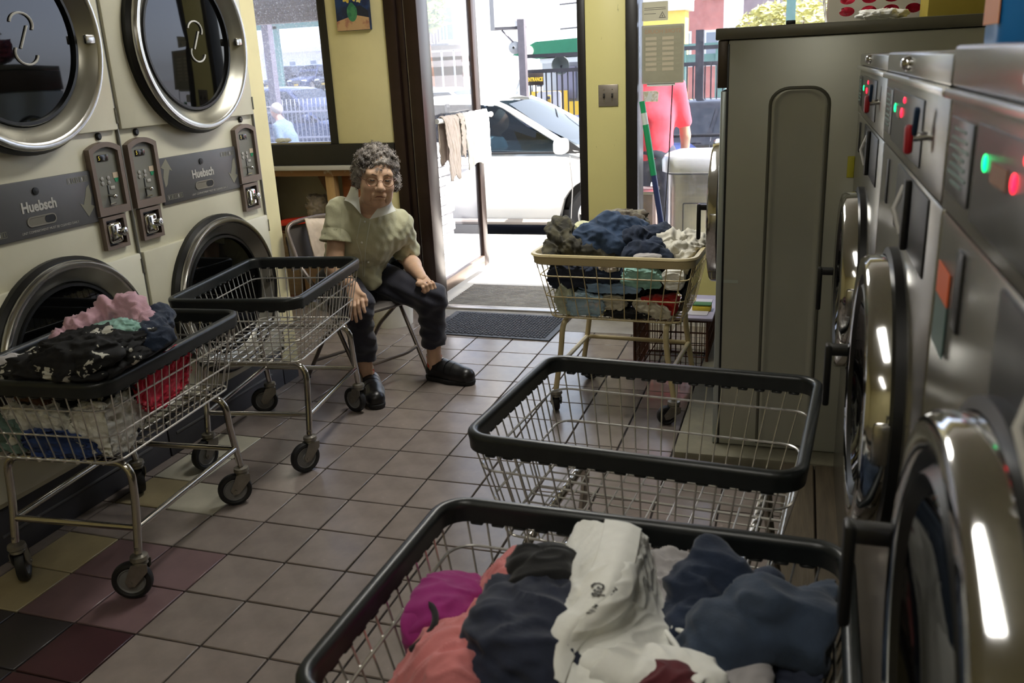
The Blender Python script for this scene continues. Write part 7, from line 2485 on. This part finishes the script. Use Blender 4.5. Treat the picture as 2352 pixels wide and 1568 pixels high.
def lay(u, v, back, fallback_y):
    p = snap(u, v, 0.004)
    return p if p is not None and abs(p.y - fallback_y) < 0.12 else W(u, v, Y=fallback_y)


bpatch('collar_flap', [[W(806, 428, Y=3.70), W(815, 430, Y=3.665), W(823, 434, Y=3.645)],
                       [W(800, 444, Y=3.665), W(811, 449, Y=3.63), W(824, 455, Y=3.612)],
                       [W(791, 460, Y=3.625), W(808, 468, Y=3.600), W(829, 492, Y=3.590)]])
bpatch('collar_flap', [[W(884, 462, Y=3.665), W(891, 454, Y=3.70), W(897, 456, Y=3.735)],
                       [W(868, 478, Y=3.625), W(888, 474, Y=3.655), W(902, 470, Y=3.70)],
                       [W(848, 504, Y=3.598), W(880, 495, Y=3.632), W(909, 484, Y=3.685)]])

# ---- trousers
tv = Vol((-2.42, 3.30, 0.10), (-1.52, 4.20, 0.70), 0.007)
tv.cone(hipR, hipL, 0.115, 0.115, 0.05)
tv.ell(V3(pel) + [0, 0, 0.0], (0.17, 0.17, 0.10), 0.05)
for hp, kn, an in ((hipR, knR, anR), (hipL, knL, anL)):
    tv.cone(V3(hp) + [0.02, -0.01, 0], kn, 0.100, 0.072, 0.035)
    mid = V3(kn) * 0.45 + V3(an) * 0.55
    tv.cone(kn, mid, 0.070, 0.062, 0.03)
    tv.cone(mid, an, 0.062, 0.054, 0.02)
tv.cut((0, 0, 0.192), (0, 0, -1))
tv.displace(lambda x, y, z: 0.004 * np.sin((x + y) * 45 + z * 20 + 2 * np.sin(z * 40)) + 0.003 * np.sin(z * 95 + x * 30))
np_object('trousers', [tv.mesh(2)], M_navy, wm)

# ---- shoes and socks
def shoe(heel, toe, an):
    h, t = Vector(heel), Vector(toe)
    d = (t - h).normalized()
    s = Vector((-d.y, d.x, 0))
    L = (t - h).length
    lo, hi = np.minimum(V3(h), V3(t)) - 0.09, np.maximum(V3(h), V3(t)) + 0.09
    lo[2], hi[2] = -0.03, 0.22
    g = lambda f, w, z: V3(h + d * (f * L) + s * w) + [0, 0, z]
    v = Vol(lo, hi, 0.0045)
    v.cone(g(0.17, 0, 0.055), g(0.30, 0, 0.068), 0.040, 0.042, 0.02)
    v.cone(g(0.17, 0, 0.06), g(0.22, 0, 0.075), 0.036, 0.036, 0.02)
    v.cut((0, 0, 0.098), (0, 0, 1))
    v.cone(g(0.30, 0, 0.064), g(0.58, 0.004, 0.052), 0.043, 0.045, 0.03)
    v.cone(g(0.58, 0.004, 0.048), g(0.84, 0.004, 0.042), 0.046, 0.038, 0.03)
    v.cone(g(0.17, 0, 0.05), g(0.80, 0, 0.04), 0.040, 0.044, 0.02)
    v.cut((0, 0, 0.022), (0, 0, -1))
    v.cone(g(0.2, 0, 0.095), g(0.2, 0, 0.2), 0.028, 0.034, 0.006, True)
    sh = np_object('shoe', [v.mesh(1)], M_shoe, wm)
    v = Vol(lo, hi, 0.0045)
    v.cone(g(0.16, 0, 0.02), g(0.55, 0, 0.02), 0.045, 0.046, 0.02)
    v.cone(g(0.55, 0, 0.02), g(0.84, 0.004, 0.02), 0.050, 0.042, 0.02)
    v.cut((0, 0, 0.001), (0, 0, -1))
    v.cut((0, 0, 0.026), (0, 0, 1))
    np_object('sole', [v.mesh(1)], M_sole, sh)
    for f, zc, r in ((0.30, 0.066, 0.049), (0.43, 0.060, 0.049), (0.56, 0.054, 0.049)):
        pts = []
        for k in range(13):
            a = PI * (0.02 + 0.96 * k / 12)
            pts.append(Vector(g(f, 0, zc)) + s * (r * 1.0 * math.cos(a)) + Vector((0, 0, 1)) * (r * 1.02 * math.sin(a)) + d * (-0.012 * math.sin(a)))
        MB().sweep(pts, [(-0.013, -0.0015), (0.013, -0.0015), (0.013, 0.002), (-0.013, 0.002)], closed=False, up=tuple(d)).build('strap', M_shoe, sh, world=True) if False else None
        sb_ = MB()
        q = Vector(g(f, 0, zc))
        for k in range(13):
            a = PI * (0.02 + 0.96 * k / 12)
            o_ = s * math.cos(a) + Vector((0, 0, 1)) * math.sin(a)
            for (dd, rr) in ((-0.014, r), (0.014, r - 0.001), (0.014, r + 0.0035), (-0.014, r + 0.0045)):
                sb_.v.append(q + o_ * rr + d * dd + Vector((0, 0, -0.10)) * dd * 2.0)
        for k in range(12):
            for i in range(4):
                i2 = (i + 1) % 4
                sb_.f.append((k * 4 + i, k * 4 + i2, (k + 1) * 4 + i2, (k + 1) * 4 + i))
        sb_.f += [(0, 1, 2, 3), (51, 50, 49, 48)]
        sb_.build('strap', M_shoe, sh, world=True)
    c = g(0.2, 0, 0)
    a = V3(an)
    lg = lambda z: Vector((a[0] + (c[0] - a[0]) * max(0, (0.115 - z) / 0.06) * 0.6, a[1] + (c[1] - a[1]) * max(0, (0.115 - z) / 0.06) * 0.6, z))
    MB().tube([lg(0.07), lg(0.10), lg(0.136)], [0.0395, 0.039, 0.0388], 18).build('sock', mat('orange_red_sock', (206, 66, 44), 0.8), wm, world=True)
    MB().tube([lg(0.136), lg(0.146)], [0.0392, 0.0385], 18).build('sock_cuff', mat('white_sock', (206, 196, 180), 0.8), wm, world=True)


shoe((-1.992, 3.650, 0), (-1.815, 3.392, 0), anR)
shoe((-1.765, 3.862, 0), (-1.480, 3.800, 0), anL)

# ---- things around her
tw_ = patch('towel', 'beige towel hung over the grey folding chair back', [
    [W(698, 500, Y=3.86), W(722, 498, Y=3.92), W(752, 500, Y=3.98)],
    [W(703, 512, Y=3.80), W(726, 512, Y=3.86), W(755, 515, Y=3.92)],
    [W(712, 550, Y=3.79), W(732, 552, Y=3.85), W(757, 555, Y=3.90)],
    [W(722, 590, Y=3.80), W(738, 590, Y=3.85), W(758, 592, Y=3.90)]], F_beige, 71.0, None, 24, 40, 0.004, 14, 0.006, None, 'towel')
wad('shoulder_bag', 'black bag tucked beside the seated woman', W(902, 608, Y=4.03), (0.085, 0.06, 0.06), F_black, 72.3, None, s=10, cat='bag')
wad('plastic_bag', 'crumpled white plastic bag behind the seated woman', W(938, 628, Y=4.03), (0.04, 0.05, 0.035), mat('white_plastic', (224, 226, 228), 0.35), 73.1, None, s=14, amp=0.3, cat='bag')
bu = thing('bucket', 'white plastic bucket on the floor behind the folding chair', 'bucket', W(905, 742, Z=0.0))
MB().lathe([(0.0005, 0.004), (0.115, 0.004), (0.12, 0.0), (0.135, 0.20), (0.142, 0.205), (0.142, 0.215), (0.132, 0.215), (0.116, 0.012), (0.0005, 0.012)], 36).build('pail', mat('bucket_white', (206, 204, 196), 0.5, vary=0.06), bu)
MB().tube([(0.138 * math.cos(a), 0.138 * math.sin(a), 0.20 - 0.05 * math.sin(a)) for a in [PI * k / 14 for k in range(15)]], 0.003, 6).build('bail', M_alu, bu)

# ================================================================== small props
# rags drying on the push bar
def rag(label, y0, y1, zl, m, seed, lean=0.0):
    zt = 1.20
    rows = []
    for k, z in enumerate([zl + 0.10, zt - 0.05, zt, zt + 0.002, zt - 0.05, (zt + zl) / 2, zl]):
        x = [-2.258, -2.255, -2.243, -2.226, -2.212, -2.206, -2.204][k]
        t = max(0, (zt - z)) / (zt - zl)
        rows.append([(x, y0 + (y1 - y0) * q + lean * t * (0.5 - q) + 0.01 * math.sin(seed + 7 * q + k), z + (0.02 * math.sin(seed * 3 + q * 9) if k in (0, 6) else 0)) for q in (0, 0.25, 0.5, 0.75, 1.0)])
    return patch('rag', label, rows, m, seed, 'rags drying on the push bar', 40, 60, 0.010, 16, 0.004, None, 'rag', (1, 3, 0.6))


rag('pinkish grey rag on the push bar nearest the door post', 5.42, 5.68, 0.80, F_rag2, 3.3, 0.06)
rag('narrow grey rag in the middle of the push bar', 5.70, 5.78, 0.93, F_rag2, 4.1)
rag('wide off white rag on the outer end of the push bar', 5.79, 6.30, 0.84, F_rag, 5.7, 0.05)
wad('rag', 'crumpled white rag on the sill of the left window', W(652, 322, Y=5.10), (0.055, 0.02, 0.014), F_white, 6.1, None, s=12, cat='rag')

# goods stored in the recess
bxr = thing('cardboard_box', 'brown cardboard box in the recess below the left window', 'box', W(735, 500, Y=5.38))
bxr.location.z = 0.02
MB().span((-0.11, -0.12, 0.0), (0.11, 0.12, 0.42), 0.004).build('carton', mat('cardboard', (122, 96, 70), 0.8, vary=0.15), bxr)
MB().box((0.0, -0.14, 0.46), (0.21, 0.16, 0.006), 0.001, Matrix.Rotation(0.5, 3, 'X')).build('flap', mat('cardboard'), bxr)
bxo = thing('storage_crate', 'wooden crate on the left in the recess below the left window', 'box', W(650, 520, Y=5.38))
bxo.location.z = 0.02
MB().span((-0.17, -0.13, 0.0), (0.17, 0.13, 0.44), 0.004).build('side_board', mat('old_crate_wood', (112, 92, 66), 0.8, vary=0.2, stretch=(1, 1, 8)), bxo)
MB().span((-0.15, -0.11, 0.44), (0.15, 0.11, 0.46), 0.002).build('top_board', M_wood_d, bxo)
rdb = thing('red_tray', 'bright red plastic tray on the crate in the recess', 'tray', W(682, 508, Y=5.27))
MB().box((0, 0, 0), (0.22, 0.10, 0.035), 0.01, Matrix.Rotation(-0.10, 3, 'Y')).build('tray_body', mat('red_plastic', (206, 52, 34), 0.4), rdb)
MB().box((0, 0, 0.018), (0.20, 0.085, 0.012), 0.004, Matrix.Rotation(-0.10, 3, 'Y')).build('tray_rim', mat('red_plastic'), rdb)
wad('plastic_bag', 'clear crumpled plastic bag in the recess behind the woman', W(735, 478, Y=5.30), (0.09, 0.06, 0.09), mat('grey_plastic_film', (140, 128, 118), 0.3, vary=0.3, vscale=10), 8.8, None, s=14, amp=0.3, cat='bag')

# brown wire crate beside the cream cart with a tray on top
wc_ = thing('wire_crate', 'rusty brown wire crate standing behind the cream cart', 'crate', (-0.555, 4.27, 0.0))
M_rust = mat('rusty_wire', (84, 52, 36), 0.6, metal=0.3, vary=0.3, vscale=20)
hw, hd, hh = 0.175, 0.20, 0.30
for z in (0.008, hh):
    MB().tube([(x, y, z) for x, y in rrect(2 * hw, 2 * hd, 0.01, 2)], 0.006, 6, closed=True).build('hoop', M_rust, wc_)
for sx in (-1, 1):
    for sy in (-1, 1):
        MB().tube([(sx * hw, sy * hd, 0), (sx * hw, sy * hd, hh)], 0.007, 6).build('corner_post', M_rust, wc_)
for s in (-1, 1):
    m = MB()
    for k in range(1, 14):
        m.tube([(-hw + 2 * hw * k / 14, s * hd, 0), (-hw + 2 * hw * k / 14, s * hd, hh)], 0.0022, 5)
    for z in (0.06, 0.12, 0.18, 0.24):
        m.tube([(-hw, s * hd, z), (hw, s * hd, z)], 0.0026, 5)
    o = m.build('side_wires', M_rust, wc_)
    o['kind'] = 'stuff'
    m = MB()
    for k in range(1, 16):
        m.tube([(s * hw, -hd + 2 * hd * k / 16, 0), (s * hw, -hd + 2 * hd * k / 16, hh)], 0.0022, 5)
    for z in (0.06, 0.12, 0.18, 0.24):
        m.tube([(s * hw, -hd, z), (s * hw, hd, z)], 0.0026, 5)
    o = m.build('side_wires', M_rust, wc_)
    o['kind'] = 'stuff'
MB().tube([(-hw, -hd, 0.0), (0.0, -hd, hh)], 0.003, 5).build('brace', M_rust, wc_)
cl_ = thing('crate_lid', 'grey lilac board lying on the rusty wire crate', 'board', (-0.555, 4.27, hh + 0.006))
MB().box((0, 0, 0.008), (0.40, 0.44, 0.014), 0.003).build('board', mat('lilac_board', (150, 142, 156), 0.5), cl_)
MB().box((0.02, -0.02, 0.0165), (0.3, 0.3, 0.003), 0.001).build('paper_sheet', mat('pale_sheet', (190, 186, 190), 0.6), cl_)
yl = thing('yellow_sponge', 'yellow cleaning sponge on the grey lilac board', 'sponge', (-0.42, 4.20, hh + 0.0215))
MB().box((0, 0, 0.014), (0.09, 0.06, 0.028), 0.006).build('foam', mat('yellow_foam', (222, 200, 70), 0.8, vary=0.1, bump=0.5, bscale=200), yl)
MB().box((0, 0, 0.031), (0.09, 0.06, 0.006), 0.002).build('scouring_pad', mat('green_pad', (70, 110, 70), 0.9), yl)

# laundry basket with red clothes on the tall washers
lb_ = thing('laundry_basket', 'white plastic laundry basket with round holes on the tall washers', 'basket', W(2062, 12, Y=4.28))
lb_.location.z = 1.592
M_bask = mat('white_basket_plastic', (222, 218, 206), 0.4, vary=0.03)


def basket_panel(p0, p1, z0, z1, holes, taper):
    """wall between two floor points with rows of round holes, made of strips around each hole"""
    a, b = Vector(p0), Vector(p1)
    n = (b - a).cross(Vector((0, 0, 1))).normalized()
    cols, rows = holes
    m = MB()
    th_ = 0.003
    zz = [z0, z0 + 0.03, z1 - 0.045, z1]
    def P_(u, v, o):
        z = z0 + (z1 - z0) * v
        return a + (b - a) * u + n * (taper * v + o) + Vector((0, 0, z))
    def quad(u0, v0, u1, v1):
        V = [P_(u0, v0, 0), P_(u1, v0, 0), P_(u1, v1, 0), P_(u0, v1, 0), P_(u0, v0, -th_), P_(u1, v0, -th_), P_(u1, v1, -th_), P_(u0, v1, -th_)]
        m.add(V, [(0, 1, 2, 3), (7, 6, 5, 4), (0, 4, 5, 1), (1, 5, 6, 2), (2, 6, 7, 3), (3, 7, 4, 0)])
    quad(0, 0, 1, 0.14)
    quad(0, 0.82, 1, 1)
    quad(0, 0.14, 0.05, 0.82)
    quad(0.95, 0.14, 1, 0.82)
    K = 16
    for c in range(cols):
        for r in range(rows):
            u0, u1 = 0.05 + 0.9 * c / cols, 0.05 + 0.9 * (c + 1) / cols
            v0, v1 = 0.14 + 0.68 * r / rows, 0.14 + 0.68 * (r + 1) / rows
            uc, vc, ru, rv = (u0 + u1) / 2, (v0 + v1) / 2, (u1 - u0) * 0.36, (v1 - v0) * 0.40
            ring_o, ring_i = [], []
            for k in range(K):
                t = 2 * PI * k / K
                cs, sn = math.cos(t), math.sin(t)
                f = 1 / max(abs(cs), abs(sn))
                ring_o.append((uc + (u1 - u0) / 2 * cs * f, vc + (v1 - v0) / 2 * sn * f))
                ring_i.append((uc + ru * cs, vc + rv * sn))
            V = [P_(u, v, 0) for u, v in ring_o] + [P_(u, v, 0) for u, v in ring_i] + [P_(u, v, -th_) for u, v in ring_i]
            F = []
            for k in range(K):
                k2 = (k + 1) % K
                F += [(k, k2, K + k2, K + k), (K + k, K + k2, 2 * K + k2, 2 * K + k)]
            m.add(V, F)
    return m


bw_, bd_, bh_ = 0.56, 0.40, 0.27
cs_ = [(-bw_ / 2, -bd_ / 2, 0), (bw_ / 2, -bd_ / 2, 0), (bw_ / 2, bd_ / 2, 0), (-bw_ / 2, bd_ / 2, 0)]
for k in range(4):
    basket_panel(cs_[k], cs_[(k + 1) % 4], 0.0, bh_, (6, 4) if k % 2 == 0 else (4, 4), 0.045).build('side_wall', M_bask, lb_)
MB().span((-bw_ / 2, -bd_ / 2, 0.0), (bw_ / 2, bd_ / 2, 0.006)).build('base', M_bask, lb_)
MB().tube([(x, y, bh_) for x, y in rrect(bw_ + 0.09, bd_ + 0.09, 0.05, 6)], 0.012, 8, closed=True).build('rim', M_bask, lb_)
lc = Vector(lb_.location)
wad('shirt', 'red shirt stuffed inside the white laundry basket', lc + Vector((0, 0, 0.13)), (0.22, 0.15, 0.11), F_crimson, 81.2, 'clothes on the tall washers')
wad('shirt', 'brown shirt on top inside the white laundry basket', lc + Vector((0.05, 0.0, 0.26)), (0.2, 0.14, 0.07), F_brown, 82.2, 'clothes on the tall washers')
F_plaid = cloth_mat('red_blue_plaid', (150, 50, 66), rgb2=(60, 62, 110), thr=0.55, vscale=40)
wad('blanket', 'red and blue plaid blanket heaped beside the white laundry basket', (lc.x - 0.02, lc.y - 0.52, 1.59 + 0.06), (0.16, 0.12, 0.05), F_plaid, 83.3, 'clothes on the tall washers') if False else None
wad('towel', 'white towel lying in front of the laundry basket on the washer lid', W(2030, 33, Y=3.90), (0.09, 0.07, 0.02), F_white, 84.4, 'clothes on the tall washers', s=11)
wad('blanket', 'red and blue plaid blanket behind the laundry basket on the washer lid', (lc.x + 0.02, 4.76, 1.70), (0.17, 0.13, 0.10), F_plaid, 85.5, 'clothes on the tall washers')
ybx = thing('yellow_carton', 'yellow carton on the tall washers behind the detergent bottle', 'box', W(2245, 10, Y=3.75))
ybx.location.z = 1.592
MB().span((-0.17, -0.05, 0.0), (0.18, 0.20, 0.30), 0.004).build('carton', mat('mustard_carton', (168, 150, 60), 0.7, vary=0.08), ybx)
MB().span((-0.171, 0.05, 0.20), (-0.168, 0.1, 0.30)).build('tape_strip', mat('parcel_tape', (190, 170, 110), 0.4), ybx)

# blue detergent bottle on the nearest washers
dt = thing('detergent_bottle', 'blue detergent bottle with an orange label on the washer top', 'bottle', W(2352, 60, Y=1.30))
dt.location.z = 1.496
M_bottle = mat('blue_bottle', (40, 120, 190), 0.3, vary=0.05)
def sect(sc, z):
    return [(x * sc, y * sc, z) for x, y in rrect(0.075, 0.13, 0.03, 5)]
bt_ = MB()
lv = [(0.94, 0.0), (1.0, 0.01), (1.0, 0.12), (0.96, 0.17), (0.8, 0.21), (0.5, 0.235), (0.36, 0.25)]
for sc, z in lv:
    bt_.v += sect(sc, z)
nb = len(sect(1, 0))
for j in range(len(lv) - 1):
    for i in range(nb):
        i2 = (i + 1) % nb
        bt_.f.append((j * nb + i, j * nb + i2, (j + 1) * nb + i2, (j + 1) * nb + i))
bt_.f.append(tuple(range(nb)))
bt_.build('body', M_bottle, dt, angle=60)
MB().lathe([(0.024, 0.248), (0.024, 0.285), (0.02, 0.29), (0.0005, 0.29)], 24).build('cap', mat('white_cap_plastic', (220, 220, 220), 0.4), dt)
MB().prism([(-0.05, 0.03), (0.05, 0.03), (0.046, 0.13), (-0.046, 0.14)], -0.0385, -0.0377, 'x').build('label', mat('orange_label', (206, 120, 40), 0.5), dt)
MB().tube(fillet([(0.0, 0.05, 0.20), (0.0, 0.075, 0.17), (0.0, 0.07, 0.1), (0.0, 0.06, 0.08)], 0.02, 4), 0.010, 8).build('handle', M_bottle, dt)
